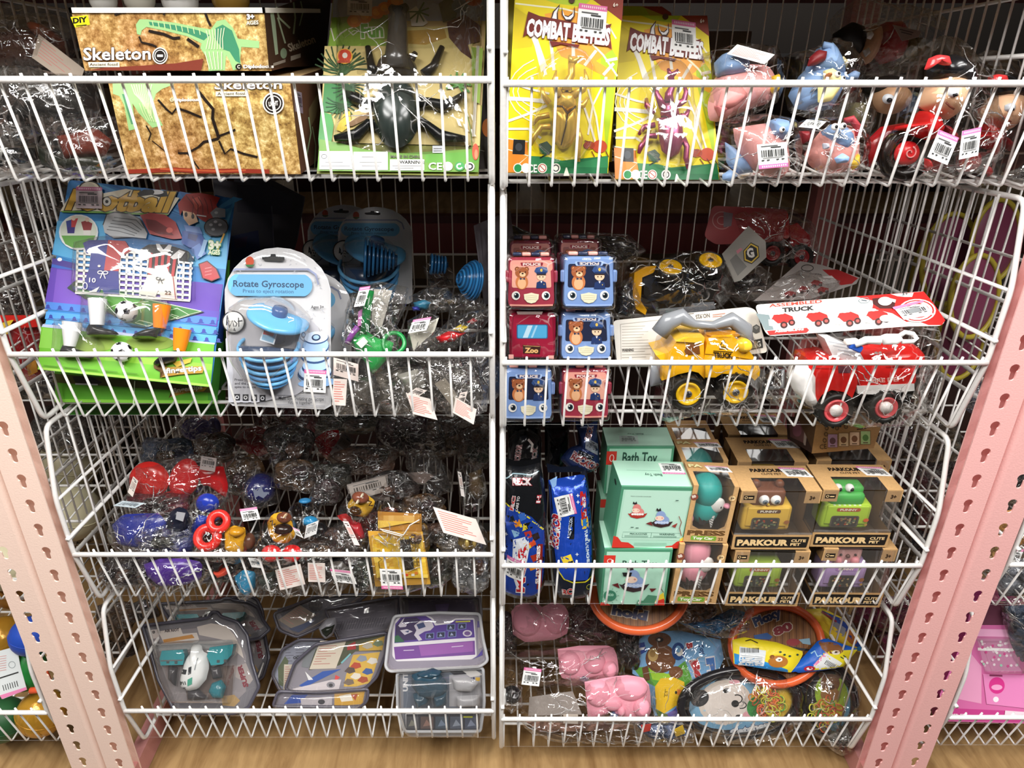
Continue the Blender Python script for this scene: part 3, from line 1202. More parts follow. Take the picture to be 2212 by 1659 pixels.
a.text('Skeleton', 715,512,1290,505,105, 'fffaf0', 0.02, '3a1c10', 0.025)
a.poly('f6ecd0', 755,530,1020,528,1025,572,765,572).text('Ancient fossil', 768,562,1010,560,24, '2a1710', 0.02)
a.ell('f4efe6', 1370,475,66,72).ell('1d1512', 1370,475,56,62).ringp('f4efe6', 1370,475,44,48,7).quad('f4efe6', 1345,465,1395,485)
a.text('3+', 2110,165,2175,160,42, 'ffffff', 0.05, '3a1c10', 0.05).text('AGES', 2105,212,2210,205,32, 'f6ecd0', 0.03, '3a1c10', 0.05)
a.ell('16100c', 2040,568,28,26).text('C', 2028,582,2052,582,28, 'f6ecd0', 0.03)
a.text('Diplodocus', 2080,580,2340,578,28, 'fffaf0', 0.04, '3a1c10', 0.03)
a = Art(bx2.r, 'a2', m)
a.poly('3a2418', 160,580,120,100,700,-100,640,560)
a.poly('93a389', 170,100,195,75,215,180,240,460,215,470)
a.line('a8b498', 16,225,60,245,150,340,240).line('a8b498', 14,235,150,300,370).line('93a389', 14,370,20,385,150,370,290)
a.line('93a389', 10,430,10,450,100,420,220).ell('7f9278', 285,455,28,45)
a.text('Skeleton', 335,440,560,360,65, 'b9ab98', 0.03)
a.poly('a89e92', 345,480,430,455,430,490,345,520).poly('8f867c', 195,540,300,505,300,530,195,565)
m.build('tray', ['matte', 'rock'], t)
for k, (u, v, r, c_) in enumerate(((222,-4,30, 'd9d7d0'),(300,-6,34, 'c9c4b6'),(388,-4,40, 'e6e4df'),(497,-10,42, '8a6a2e'))):
 p = w2(u, v, 0.925)
 q = r * mpp(v, 0.925)
 t = thing('toy_egg', ('small pale egg at the left end of the open tray', 'dull cream egg second from the left in the open tray', 'shiny white egg in the middle of the open tray', 'brown gold egg at the right end of the open tray')[k], 'toy egg', p, 'eggs lying in the open tray')
 m = MB()
 m.ell(p, (q, q * 0.85, q * 1.15), c_)
 m.build('shell', 'plastic', t)
 m = MB()
 m.ring(p, (0,0.1,1), q * 1.01,0.0012, 'b9b5ac')
 m.build('seam', 'plastic', t)
# --- big beetle card
pb = plane(*rp('a2', 570,1480), *rp('a2', 1950,1500),0.876,0.876,34)
t = thing('beetle_toy_card', 'large green jungle card with a big black rhinoceros beetle under clear film', 'toy card', PT(pb, 'a2', 1250,1480))
m = MB()
O = [715,-90,2030,-90,1950,1500,570,1480]
slab(m, pb, 'a2', O, 0.0012, '8b8f3a')
a = Art(pb, 'a2', m)
a.poly('8d92a0', 715,-90,2030,-90,2010,180,700,180)
a.poly('b39a68', 690,180,2010,180,1980,900,640,900)
a.poly('6f8c2e', 700,150,1180,120,1180,330,1000,400,660,430)
a.poly('7fa336', 680,260,820,190,900,280,1180,360,1180,400,680,420)
a.line('dcd8cc', 12,690,240,720,350,770,290,830,250).line('dcd8cc', 10,840,260,880,300,930,260,890,230,840,250)
a.text('Fun', 950,320,1140,310,110, '5f9c3a', 0.05, 'e6e2d6', 0.05)
for i, x in enumerate((890,980,1080,1150)):
 a.ell('d2711f', x, 180 - i * 35,62,56).ell('e79231', x, 175 - i * 35,34,30)
a.ell('c96a20', 1240,40,70,90).ell('d58a4a', 1240,0,40,50)
a.sticker(835,-40,1045,-30,830,130, 'c77f9c', base='cfc4c0', lines='55504e')
a.poly('cbb878', 640,400,1980,400,1960,1250,600,1220)
a.poly('b9a868', 1330,240,1670,230,1900,300,1900,420,1330,420)
a.poly('9d7b33', 1340,270,1660,255,1680,330,1500,390,1340,380)
a.poly('44452c', 1610,40,1700,-20,1780,60,1760,160,1650,200).poly('4a2a26', 1680,200,1830,130,1970,230,1960,360,1860,390,1900,520,1800,450,1700,330)
a.ell('4f5d6a', 1790,60,70,60)
a.ell('a8502e', 1910,15,70,45)
a.poly('c9c2b4', 1360,100,1420,60,1520,200,1480,230,1380,230)
for i in range(7):
 a.line('3f5a3a', 14,1440,110,1440 + 95 * math.cos(R(-60 + i * 40)),110 + 95 * math.sin(R(-60 + i * 40)))
def palm(a, cx, cy, ln, col, n=13, a0=-170, a1=-10, w_=12):
 for i in range(n):
  g = R(a0 + (a1 - a0) * i / (n - 1))
  a.line(col, w_, cx, cy, cx + ln * math.cos(g) * 0.6, cy + ln * math.sin(g) * 0.6, cx + ln * math.cos(g + .1), cy + ln * math.sin(g + .1))
palm(a, 780,620,230, '23401f')
palm(a, 820,640,200, '2f5426', 11,-190,-40)
a.poly('357a3f', 640,720,800,700,900,760,880,900,760,980,620,960)
palm(a, 850,740,150, '1f4a28', 15,-40,200,10)
palm(a, 780,900,130, '24552c', 12,0,200,10)
a.ell('e9b23a', 813,495,68,66).ell('d2452a', 813,492,58,56).ell('f0e8da', 815,488,22,24).quad('b84a30', 750,530,860,552)
a.poly('3f8f45', 610,960,700,990,720,1080,700,1240,780,1330,600,1340,590,1200)
a.poly('6a9a3a', 600,1200,760,1230,1000,1290,1300,1320,1960,1280,1950,1480,580,1470)
a.poly('5f9f3a', 1500,1330,1960,1300,1950,1400,1500,1400)
a.poly('d8c23a', 740,1120,800,990,860,960,870,1080,790,1140)
a.poly('7a5a34', 810,1090,920,1000,1030,970,1000,1030,880,1090)
a.line('d6b98a', 8,830,1070,920,1010,1000,985)
palm(a, 1780,740,110, '4e8a3c', 9,-200,60,18)
for i in range(8):
 x, y = 1760 + (i % 3) * 60,900 + i * 42
 a.poly('f0efe4', x, y, x + 20, y + 60, x + 50, y + 70, x + 30, y + 20)
a.line('5c7a34', 8,1830,900,1880,1100,1900,1300)
a.poly('7f9a3a', 1890,420,1990,430,1960,900,1900,880)
a.poly('b9b4a8', 1935,410,1960,410,1920,1180,1895,1180)
a.ell('e0543a', 1925,1310,28,70).ell('f0906a', 1930,1330,14,40)
a.quad('f2f2ee', 600,1305,880,1460).quad('f2f2ee', 890,1310,1180,1465).quad('f2f2ee', 1200,1375,1490,1468)
a.ringp('444444', 640,1350,22,18,5)
for y, x0, x1 in ((1400,650,800),(1430,615,860),(1355,960,1060),(1400,940,1130),(1430,960,1110),(1430,1220,1470),(1450,1240,1400)):
 a.line('888888', 7, x0, y, x1, y)
a.text('MADE IN CHINA', 1205,1362,1475,1365,24, '5a5a4a', 0.03).text('WARNING:', 1280,1412,1490,1414,28, '222222', 0.03)
a.quad('dfe6ee', 1560,1260,1650,1320).line('555555', 6,1570,1285,1640,1285).line('555555', 6,1570,1305,1640,1305)
a.text('CE', 1525,1462,1640,1465,60, 'f2f2ea', 0.02)
a.ell('f2f2ea', 1690,1435,42,38).ell('3f9a52', 1790,1435,42,38).ringp('f2f2ea', 1790,1435,22,20,12, a0=20, a1=300).ell('f2f2ea', 1875,1437,42,38).ringp('222222', 1875,1437,24,22,14)
m.build('card', 'print', t)
pp = up(pb, 0.006)
m = MB()
BK = '17191a'
puff(m, up(pb, 0.012), 'a2', ovalxy(1248,965,205,300),0.022,0.008, '2b3330', 36,8)
puff(m, up(pb, 0.012), 'a2', ovalxy(1250,590,175,130),0.018,0.008, '33302c', 32,7)
ptube(m, pb, 'a2', [1250,600,1250,480,1258,330,1260,180,1262,90],[0.017,0.014,0.012,0.0105,0.010],0.022, '3d3a36', 12)
ptube(m, pb, 'a2', [1262,120,1200,60],[0.009,0.004],0.022, '34312d', 10)
ptube(m, pb, 'a2', [1262,120,1340,50],[0.009,0.004],0.022, '34312d', 10)
ptube(m, pb, 'a2', [1330,520,1380,500,1415,450],[0.006,0.005,0.003],0.014, '34312d', 8)
m.build('beetle_body', 'plastic', t)
for xy in ([1060,640,1035,560,1005,400],[1490,640,1570,560,1640,400],[1060,880,980,875,900,840,800,790],[1430,880,1530,870,1650,905,1750,860,1830,800],[1080,1080,1010,1050,910,1150,720,1180],[1420,1030,1500,1060,1620,1160,1840,1185]):
 m = MB()
 k = len(xy) // 2
 rr = [0.0052 + 0.0022 * ((j % 2) == 0) for j in range(k)]
 rr[-1] = 0.0035
 ptube(m, pb, 'a2', xy, rr, 0.009, BK, 9)
 m.build('beetle_leg', 'plastic', t)
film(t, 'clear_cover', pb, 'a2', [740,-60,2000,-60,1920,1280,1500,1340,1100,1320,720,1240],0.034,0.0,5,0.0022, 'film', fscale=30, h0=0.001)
# the next card behind, edge showing at the right
pq = plane(*rp('a2', 1960,1500), *rp('a2', 2030,1500),0.93,0.93,20)
t = thing('beetle_toy_card', 'dark card edge with an orange spot, behind the large beetle card', 'toy card', PT(pq, 'a2', 1990,1480))
m = MB()
slab(m, pq, 'a2', [1700,-60,2050,-60,2040,1440,1700,1440],0.0012, '2a211c')
Art(pq, 'a2', m).ell('d97a2a', 2030,1090,50,80).line('8c8b84', 5,1960,1280,2000,1290)
m.build('card', 'print', t)
for lb, x0, x1, h_, ln, ys, cc in (('added light-blocking jungle beetle card in the row behind the front one', -.205,-.02,.225,34,(.935,1.0,1.07,1.14,1.21), '8b8f3a'),
         ('added light-blocking yellow beetle card in the row hidden behind the gold beetle card', .014,.145,.185,12,(.965,1.03,1.1,1.18,1.26), 'd8c018')):
 for y in ys:  # unseen rows of cards added to block light behind the front ones
  z = 1.335 if x0 < 0 else 1.33
  t = thing('beetle_toy_card', lb, 'toy card', ((x0 + x1) / 2, y, z), lb.split(' in the')[0] + 's in rows')
  m = MB()
  rot = Matrix.Rotation(-R(ln),3, 'X')
  m.box(Vector(((x0 + x1) / 2, y + .003, z + .001)) + rot @ Vector((0,0, h_ / 2)),(x1 - x0,.0015, h_), cc, rot)
  m.box(Vector(((x0 + x1) / 2, y - .006, z + .001)) + rot @ Vector((0,0, h_ * .45)),(.03,.012, h_ * .5), '2a2a26', rot, .005)
  m.build('card', 'print', t)
# --- dark bags at the left end
def darkbag(label, reg, xy, Y0, lean, parts, tagxy=None, seed=1, group=None, name='bagged_toy', hf=0.03, mat='filmc', cat='bagged toy', crumple=0.005, zb=None, tagred=True, tagcol='c9b8a8'):
 xs, ys = xy[0::2], xy[1::2]
 cx, by = (min(xs) + max(xs)) / 2, max(ys)
 pl = plane(*rp(reg, cx - 50, by), *rp(reg, cx + 50, by), Y0, Y0, lean)
 t = thing(name, label, cat, PT(pl, reg, cx, by), group)
 for k, (pn, xy2, h1, h2, col, mt) in enumerate(parts):
  m = MB()
  puff(m, pl, reg, xy2, h1, h2, col, 26,6,0.0008, seed + k, 0.5, True)
  m.build(pn, mt, t)
 film(t, 'clear_bag', pl, reg, xy, hf, min(hf, 0.012), seed, crumple, mat)
 if tagxy:
  m = MB()
  pt = up(pl, hf * 0.9)
  slab(m, pt, reg, tagxy, 0.0006, tagcol)
  a = Art(pt, reg, m)
  x0, y0, x1, y1 = tagxy[0], tagxy[1], tagxy[2], tagxy[3]
  x3, y3 = tagxy[-2], tagxy[-1]
  if tagred:
   for j in range(6):
    f = 0.15 + j * 0.12
    g = 0.4 + 0.45 * ((j * 7) % 5) / 5
    a.line('c97f78', max(2, abs(y3 - y0) * 0.02 + abs(x3 - x0) * 0.015), x0 + (x3 - x0) * f + (x1 - x0) * 0.1, y0 + (y3 - y0) * f + (y1 - y0) * 0.1, x0 + (x3 - x0) * f + (x1 - x0) * g, y0 + (y3 - y0) * f + (y1 - y0) * g)
  m.build('paper_tag', 'matte', t)
 return t, pl
darkbag('clear bag with a rusty brown toy and beige tag, upper left of the top basket', 'a1', blobxy(250,400,420,290,3),0.97,25,
  [('toy_body', blobxy(230,420,300,170,4),0.02,0.01, '4a2d22', 'plastic'),('toy_cap', ovalxy(420,320,150,70,30),0.03,0.0, '6d3b27', 'plastic')],
  [330,290,720,590,700,650,480,640,270,490],3, tagcol='b5a595')
darkbag('clear bag of charcoal grey toys low in the left corner of the top basket', 'a1', blobxy(300,900,520,330,7),0.90,20,
  [('toy_body', blobxy(300,830,380,180,8),0.02,0.01, '2b2926', 'plastic'),('toy_arm', [230,800,400,760,480,840,300,1000,220,960],0.03,0.0, '3a3733', 'plastic')], None, 8)
darkbag('clear bag holding a card of red brown pieces beside the skeleton carton', 'a1', blobxy(720,1250,330,260,11),0.885,20,
  [('toy_body', [480,1160,820,1090,960,1200,900,1330,560,1370],0.012,0.004, '6b3126', 'plastic'),('toy_base', [320,1240,560,1370,900,1340,940,1440,500,1470,340,1400],0.015,0.004, '24281f', 'plastic')], None, 12)
darkbag('clear bag with a white capped black toy at the far left of the top basket', 'a1', blobxy(60,1280,260,250,14),0.885,15,
  [('toy_body', ovalxy(150,1330,110,70),0.02,0.01, '111111', 'plastic'),('toy_cap', ovalxy(60,1320,60,60),0.03,0.0, 'd8d8d4', 'plastic')], None, 15)
darkbag('crumpled clear bag with black parts piled behind the charcoal toys', 'a1', blobxy(620,830,280,280,17),0.98,20,
  [('toy_body', blobxy(600,820,200,180,18),0.02,0.01, '1f1d1b', 'plastic')], None, 19)
darkbag('dim grey bag at the back of the top basket behind the brown toy', 'a1', blobxy(150,260,420,200,20),1.15,25,
  [('toy_body', blobxy(150,270,300,130,21),0.02,0.01, '2e2826', 'plastic')], None, 22)
# ================================================================== right column, top basket
def combat_card(label, reg, O, pl, lay, seed, metalcol, darkcol, dim=False):
 """lay: function mapping card 1's layout coordinates into this card's region coordinates"""
 g = lay
 t = thing('beetle_toy_card', label, 'toy card', PT(pl, reg, (O[4] + O[6]) / 2, O[5]), 'yellow beetle toy cards')
 m = MB()
 slab(m, pl, reg, roundpoly(O, 30),0.0012, 'b0a060')
 a = Art(pl, reg, m)
 P = lambda col, *xy: a.poly(col, *[q for i in range(0, len(xy),2) for q in g(xy[i], xy[i + 1])])
 L_ = lambda col, w_, *xy: a.line(col, w_, *[q for i in range(0, len(xy),2) for q in g(xy[i], xy[i + 1])])
 P('e9d413', 205,-10,1132,-10,1000,1480,125,1475)
 P('b7cf2a', 440,-10,860,-10,790,60,560,30)
 P('d8c018', 205,60,420,200,350,400,190,420)
 P('a8c428', 960,300,1085,500,1060,760,1000,1200,990,1480,960,900,930,600)
 P('f0a437', 460,120,760,60,1000,200,1040,420,900,520,1060,620,1050,700,800,560,600,480,500,300)
 P('8a2f1c', 860,-10,1132,-10,1120,180,1000,90)
 L_('f4efc8', 14,210,30,420,55,620,75,800,120,1000,210,1070,330)
 L_('f4efc8', 16,870,380,960,470,1020,560,1080,650)
 for xy in ((350,300,430,500,470,640),(510,330,540,600),(900,430,800,560),(980,520,1080,500),(1050,540,960,640)):
  L_('e6e0d0', 26, *xy)
 P('f2eee0', 350,300,390,300,480,560,430,620)
 P('f2eee0', 690,330,715,330,720,480,690,480)
 for k, (r1, r2) in enumerate(((400,400),(440,520),(360,300))):
  a.line('f5efd0', 9, *[q for i in range(9) for q in g(590 + r1 * math.cos(R(120 + i * 15)),780 + r2 * 0.6 * math.sin(R(120 + i * 15)))])
 L_('f0ecdc', 34,140,840,320,850,500,870)
 L_('efeada', 22,130,1040,300,980,480,900)
 L_('efeada', 20,140,1100,320,1100,430,1180)
 L_('efeada', 18,150,700,330,760,500,800)
 L_('efeada', 16,960,720,870,900,830,1150)
 L_('efeada', 16,830,760,900,1000,930,1200)
 L_('efeada', 18,780,860,860,1100,900,1240)
 P('ec8a2a', 125,1190,310,1200,330,1470,125,1470)
 L_('f5efd0', 10,130,1180,320,1210)
 L_('f5efd0', 8,130,1270,320,1330,240,1400)
 P('17191c', 195,1190,295,1195,290,1320,185,1315)
 a.ell('3a3f46', *g(240,1255),30,34)
 P('1f6b40', 320,1400,1000,1330,995,1480,320,1480)
 P('2c7d4c', 320,1330,500,1340,700,1400,1000,1330,1000,1430,330,1420)
 P('2a4a34', 410,1230,480,1205,520,1250,500,1320,420,1310)
 L_('16241b', 12,420,1350,470,1320,520,1290)
 a.ell('c04a2a', *g(930,1250),62,55)
 a.ell('a33c22', *g(840,1240),48,36)
 L_('7c2c18', 9,800,1200,850,1215)
 for xx in (860,920,980):
  L_('6e2615', 8, xx, 1290, xx + 25,1340)
 for k, (xx, cc) in enumerate(((232, '1f8a4a'),(300, 'f0ece0'),(440, 'f0ece0'),(555, 'f0ece0'))):
  a.ell('f0ece0', *g(xx, 1435),40,42)
  if k == 0:
   a.ell(cc, *g(xx, 1435),32,34)
  if k == 2:
   a.ringp('b04a3a', *g(xx, 1435),30,32,7)
   L_('b04a3a', 7, xx - 20,1415, xx + 20,1455)
  if k == 3:
   a.ringp('333333', *g(xx, 1435),24,26,9)
 x0, y0 = g(345,1470)
 x1, y1 = g(395,1470)
 a.text('CE', x0 - 30, y0, x1, y1,66, 'f4f0e4', 0.02)
 P('e8ecd8', 620,1500,640,1430,650,1430,670,1500)
 a.ell('4a2a10', *g(690,5),26,26)
 a.text('6+', *g(1042,60), *g(1085,62),34, 'f4e8d8', 0.02)
 # horned crescents and title
 for (x, y, s) in ((540,100,1),(660,110,-1),(610,110,1)):
  pass
 P('3a1410', 510,175,530,100,590,38,570,110,575,185)
 P('f1f1f4', 522,160,540,105,580,60,562,115,562,165)
 P('3a1410', 605,55,620,130,660,140,700,110,715,55,715,140,690,180,640,180,605,130)
 P('f1f1f4', 612,90,630,140,660,150,695,125,708,85,705,140,680,168,640,168,615,130)
 P('6b1c14', 275,320,320,100,420,140,640,180,900,240,1030,205,1010,250,1030,425,980,380,760,350,600,310,420,290,320,290)
 P('6b1c14', 500,350,760,385,740,410,600,380,520,400)
 x0, y0 = g(300,300)
 x1, y1 = g(1010,385)
 a.text('COMBAT BEETLES', x0, y0, x1, y1,135, 'f6f6f8', 0.05, '6b1c14', 0.03, up=(14,-135))
 s0 = g(752,28)
 s1 = g(995,60)
 s3 = g(728,300)
 a.sticker(*s0, *s1, *s3, 'e26fa6', seed=seed)
 m.build('card', 'print', t)
 # the beetle in its blister
 q = up(pl, 0.008)
 m = MB()
 G = lambda *xy: [v for i in range(0, len(xy),2) for v in g(xy[i], xy[i + 1])]
 puff(m, q, reg, G(530,920,620,900,650,975,720,900,750,1000,740,1140,690,1240,610,1280,540,1220,525,1080),0.014,0.006, metalcol, 30,7)
 puff(m, q, reg, G(570,790,650,770,720,800,735,920,650,965,555,900),0.013,0.006, metalcol, 26,6)
 ptube(m, pl, reg, G(650,770,655,700,690,640,690,540),[0.006,0.005,0.004,0.004],0.016, metalcol)
 ptube(m, pl, reg, G(690,540,670,470),[0.004,0.0015],0.016, metalcol)
 ptube(m, pl, reg, G(690,540,745,500,765,480),[0.004,0.002,0.0015],0.016, metalcol)
 ptube(m, pl, reg, G(690,820,790,760,820,680,800,590),[0.005,0.004,0.003,0.001],0.014, metalcol)
 ptube(m, pl, reg, G(590,820,560,740,540,690,560,600),[0.005,0.004,0.003,0.001],0.014, metalcol)
 m.build('beetle_body', 'metal', t)
 m = MB()
 ptube(m, up(pl, 0.0), reg, G(655,975,640,1080,600,1240),0.0008,0.0225, darkcol, 5)
 ptube(m, up(pl, 0.0), reg, G(560,905,610,905,655,972,725,905),0.0010,0.0225, darkcol, 5)
 m.build('wing_seam', 'plastic', t)
 for xy in ((500,880,440,800,440,740),(510,1080,430,1080,360,1180,340,1240),(740,1100,765,1180,745,1280,750,1380),(740,900,790,900,830,830),(500,980,400,1000,350,1070)):
  m = MB()
  k = len(xy) // 2
  ptube(m, pl, reg, G(*xy),[0.0035] * (k - 1) + [0.002],0.010, metalcol, 7)
  m.build('beetle_leg', 'metal', t)
 blister(t, pl, reg, G(560,420,680,385,800,420,880,540,860,800,900,1000,880,1250,760,1390,520,1390,340,1250,330,1050,420,900,380,700,420,540),0.024, 'clear_blister', seed, 0.0025)
 return t
p1 = plane(*rp('a3', 125,1475), *rp('a3', 1000,1480),0.876,0.876,12)
combat_card('yellow beetle toy card with a gold beetle, front left of the top right basket', 'a3', [205,-14,1132,-14,1000,1480,125,1475], p1, lambda x, y: (x, y),3, 'd8b24a', '3a2a10')
p2 = plane(*rp('a3', 1060,1530), *rp('a3', 1950,1530),0.905,0.905,24)
def lay2(x, y):
 # card 1 layout carried to the second card
 a = (x - 125 - (y - 1475) * -0.053) / (875 + (1475 - y) * 0.034)
 k = (y - -14) / 1489
 yy = 130 + k * 1400 if k > 0.3 else 130 + k * 1400
 xl = 1120 - k * 60 + 0
 wr = (1845 + k * 105) - xl + (1 - k) * 30
 return xl - (1 - k) * 30 + a * wr * 1.0, yy
combat_card('yellow beetle toy card with a purple-red beetle, second from the centre post', 'a3', [1150,165,1780,175,1840,250,1950,1530,1060,1530], p2, lay2,5, 'a0486a', '3a1020')
for k, (O, Y_, ln, lb) in enumerate((([1130,50,1460,55,1540,110,1600,900,1130,900],0.985,18, 'yellow beetle card with a red brown corner, rearmost behind the two front ones'),
         ([1135,180,1800,180,1835,260,1860,900,1135,900],0.945,22, 'yellow beetle card hidden between the purple beetle card and the rearmost one'),
         ([140,-14,300,-14,300,1380,130,1380],0.93,14, 'olive yellow card edge standing behind the gold beetle card by the centre post'))):
 pq = plane(*rp('a3', 130,1200), *rp('a3', 1600,1200), Y_, Y_, ln)
 t = thing('beetle_toy_card', lb, 'toy card', PT(pq, 'a3', (O[0] + O[2]) / 2,1200), 'yellow beetle toy cards')
 m = MB()
 O2 = list(O)
 O2[-1] = 1400
 O2[-3] = 1400
 slab(m, pq, 'a3', O2,0.0012, 'b0a83a')
 a = Art(pq, 'a3', m)
 if k < 2:
  y = O[1]
  a.poly('a6bf2e', 1135, y + 5,1300, y + 5,1400, y + 140,1135, y + 200)
  a.poly('8a2f1c', 1290, y + 5, O[2], O[3], O[4], O[5], O[4] + 10, O[5] + 60,1500, y + 90)
  a.text('6+', 1460, y + 110,1490, y + 110,30, 'f4e8d8', 0.02)
 m.build('card', 'print', t)
# --- squeeze toys in clear bags: plump bird-like figures, two colours each
def squeeze_toy(label, reg, Y0, lean, body, bcol, head, hcol, extras, bag, seed, tags=()):
 xs, ys = bag[0::2], bag[1::2]
 cx, by = (min(xs) + max(xs)) / 2, max(ys)
 pl = plane(*rp(reg, cx - 50, by), *rp(reg, cx + 50, by), Y0, Y0, lean)
 t = thing('squeeze_toy', label, 'squeeze toy', PT(pl, reg, cx, by), 'rubber animals in clear bags')
 m = MB()
 puff(m, up(pl, 0.012), reg, body, 0.026,0.018, bcol, 30,8)
 m.build('body', 'soft', t)
 m = MB()
 puff(m, up(pl, 0.022), reg, head, 0.022,0.018, hcol, 26,7)
 m.build('head', 'soft', t)
 for (nm, kind, col, args, h) in extras:
  m = MB()
  if kind == 'puff':
   puff(m, up(pl, h), reg, args, 0.008,0.006, col, 20,5)
  elif kind == 'eye':
   x, y, r = args
   k = r * pxm(pl, reg, x, y)
   p = PT(up(pl, h), reg, x, y)
   m.ell(p, k, 'f7f7f5')
   m.ell(p + pl.N * k * 0.62 + pl.U * k * 0.1, k * 0.55, '15151a')
  elif kind == 'tube':
   ptube(m, pl, reg, args[1:], args[0], h, col)
  m.build(nm, 'soft', t)
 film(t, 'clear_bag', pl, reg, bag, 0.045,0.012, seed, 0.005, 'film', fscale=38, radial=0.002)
 for j, (c4, kw) in enumerate(tags):
  pt = up(pl, 0.05)
  m = MB()
  slab(m, pt, reg, [c4[0], c4[1], c4[2], c4[3], c4[2] + c4[4] - c4[0], c4[3] + c4[5] - c4[1], c4[4], c4[5]],0.0006, 'f4f2ee')
  Art(pt, reg, m).sticker(*c4, **kw)
  m.build('price_sticker' if not kw.get('red') else 'paper_tag', 'matte', t)
 return t
PK, BL = 'e8a7a4', '8fb0dc'
squeeze_toy('pink rubber toy with pale blue head in a bag, upper one beside the beetle cards', 'a4', 0.93,20,
   [-70,640,-60,560,60,520,180,470,330,480,390,560,400,680,330,760,200,800,60,860,-20,900,-100,880,-110,760], PK,
   [0,400,80,380,170,420,200,500,160,560,40,575,-50,560,-60,460], BL,
   [('beak', 'puff', 'f0c93a', [360,560,420,540,430,640,380,700,345,660],0.03),('wing', 'puff', 'e0938f', [0,650,140,620,200,700,90,780,-40,800],0.035),
             ('toes', 'puff', 'b86a6a', [-60,780,0,760,40,800,-20,870],0.03)],
   [-160,400,60,330,380,350,430,480,450,640,400,760,250,830,40,920,-120,900,-150,700],31,
   [((110,325,385,400,35,395), dict(strip=None, red=True))])
squeeze_toy('pink rubber toy with blue feet and price sticker, low in front of the beetle cards', 'a4', 0.885,12,
   [80,940,200,920,340,900,440,960,480,1100,490,1240,440,1310,300,1290,200,1230,130,1130,90,1030], PK,
   [330,890,400,865,470,880,490,960,470,1030,400,1040,330,1000], BL,
   [('foot', 'puff', BL, [20,1040,90,1080,200,1200,230,1260,120,1280,30,1200],0.01),('foot', 'puff', BL, [0,1280,60,1240,120,1290,60,1330,0,1320],0.01),('eye', 'eye', 'ffffff', (440,950,20),0.045)],
   [-30,900,120,850,330,830,520,860,570,1000,560,1200,520,1320,300,1330,60,1345,-50,1200],32,
   [((255,1060,470,1040,270,1240), dict(strip='e26fa6', pos='bottom', seed=9))])
squeeze_toy('blue rubber toy with cream face and dark red cap, leaning behind the rim', 'a4', 0.95,25,
   [560,560,640,480,740,430,840,470,900,560,860,700,800,800,680,820,540,800,480,700], BL,
   [690,360,780,320,820,360,880,480,890,560,820,580,740,560,640,560,600,520], BL,
   [('face', 'puff', 'e9dca0', [740,520,800,500,860,540,880,600,800,640,740,600],0.042),('belly', 'puff', 'e6dc96', [700,640,800,600,870,640,800,740,700,760],0.04),
             ('cap', 'puff', '7c2226', [640,420,700,365,770,380,760,440,680,480,620,490],0.045),('curl', 'tube', BL, [0.004,740,330,800,340,815,400,790,440],0.04),
             ('eye', 'eye', 'ffffff', (845,545,22),0.05),('eye', 'eye', 'ffffff', (885,575,18),0.048),('cheek', 'puff', 'e0905a', [760,545,790,540,795,565,765,570],0.05),
             ('crown', 'puff', 'e6d9a0', [840,430,870,415,920,470,910,500,870,480],0.03),('arm', 'puff', BL, [900,560,960,520,1010,540,990,590,920,600],0.03)],
   [450,420,620,380,760,300,900,340,1000,480,1030,620,960,780,860,860,640,870,480,820,440,640],33,())
squeeze_toy('pink rubber toy with a big blue nose and yellow fin, low beside the doll', 'a4', 0.885,12,
   [640,1060,720,960,820,900,940,920,990,1040,980,1180,900,1260,760,1280,640,1220,600,1130], 'eda59c',
   [730,960,800,910,880,920,940,980,950,1060,880,1120,800,1080,740,1020], BL,
   [('snout', 'puff', BL, [820,1160,880,1120,930,1150,920,1190,840,1200],0.045),('eye', 'eye', 'ffffff', (825,930,24),0.05),('eye', 'eye', 'ffffff', (885,925,24),0.05),
             ('fin', 'puff', 'ecc23a', [960,1140,1000,1120,1000,1220,950,1250,930,1200],0.03),('cap', 'puff', '8f2a30', [560,960,640,960,640,1030,590,1060],0.02),('ear', 'tube', 'b9404a', [0.004,900,890,950,870,1000,940,990,1000],0.03),
             ('whisker_dot', 'puff', 'd0d6e6', [740,1050,770,1050,775,1090,745,1095],0.045)],
   [540,900,660,860,860,850,1020,900,1040,1080,1030,1240,940,1300,740,1320,600,1280,560,1100],34,
   [((620,875,765,890,560,930), dict(strip=None, seed=4))])
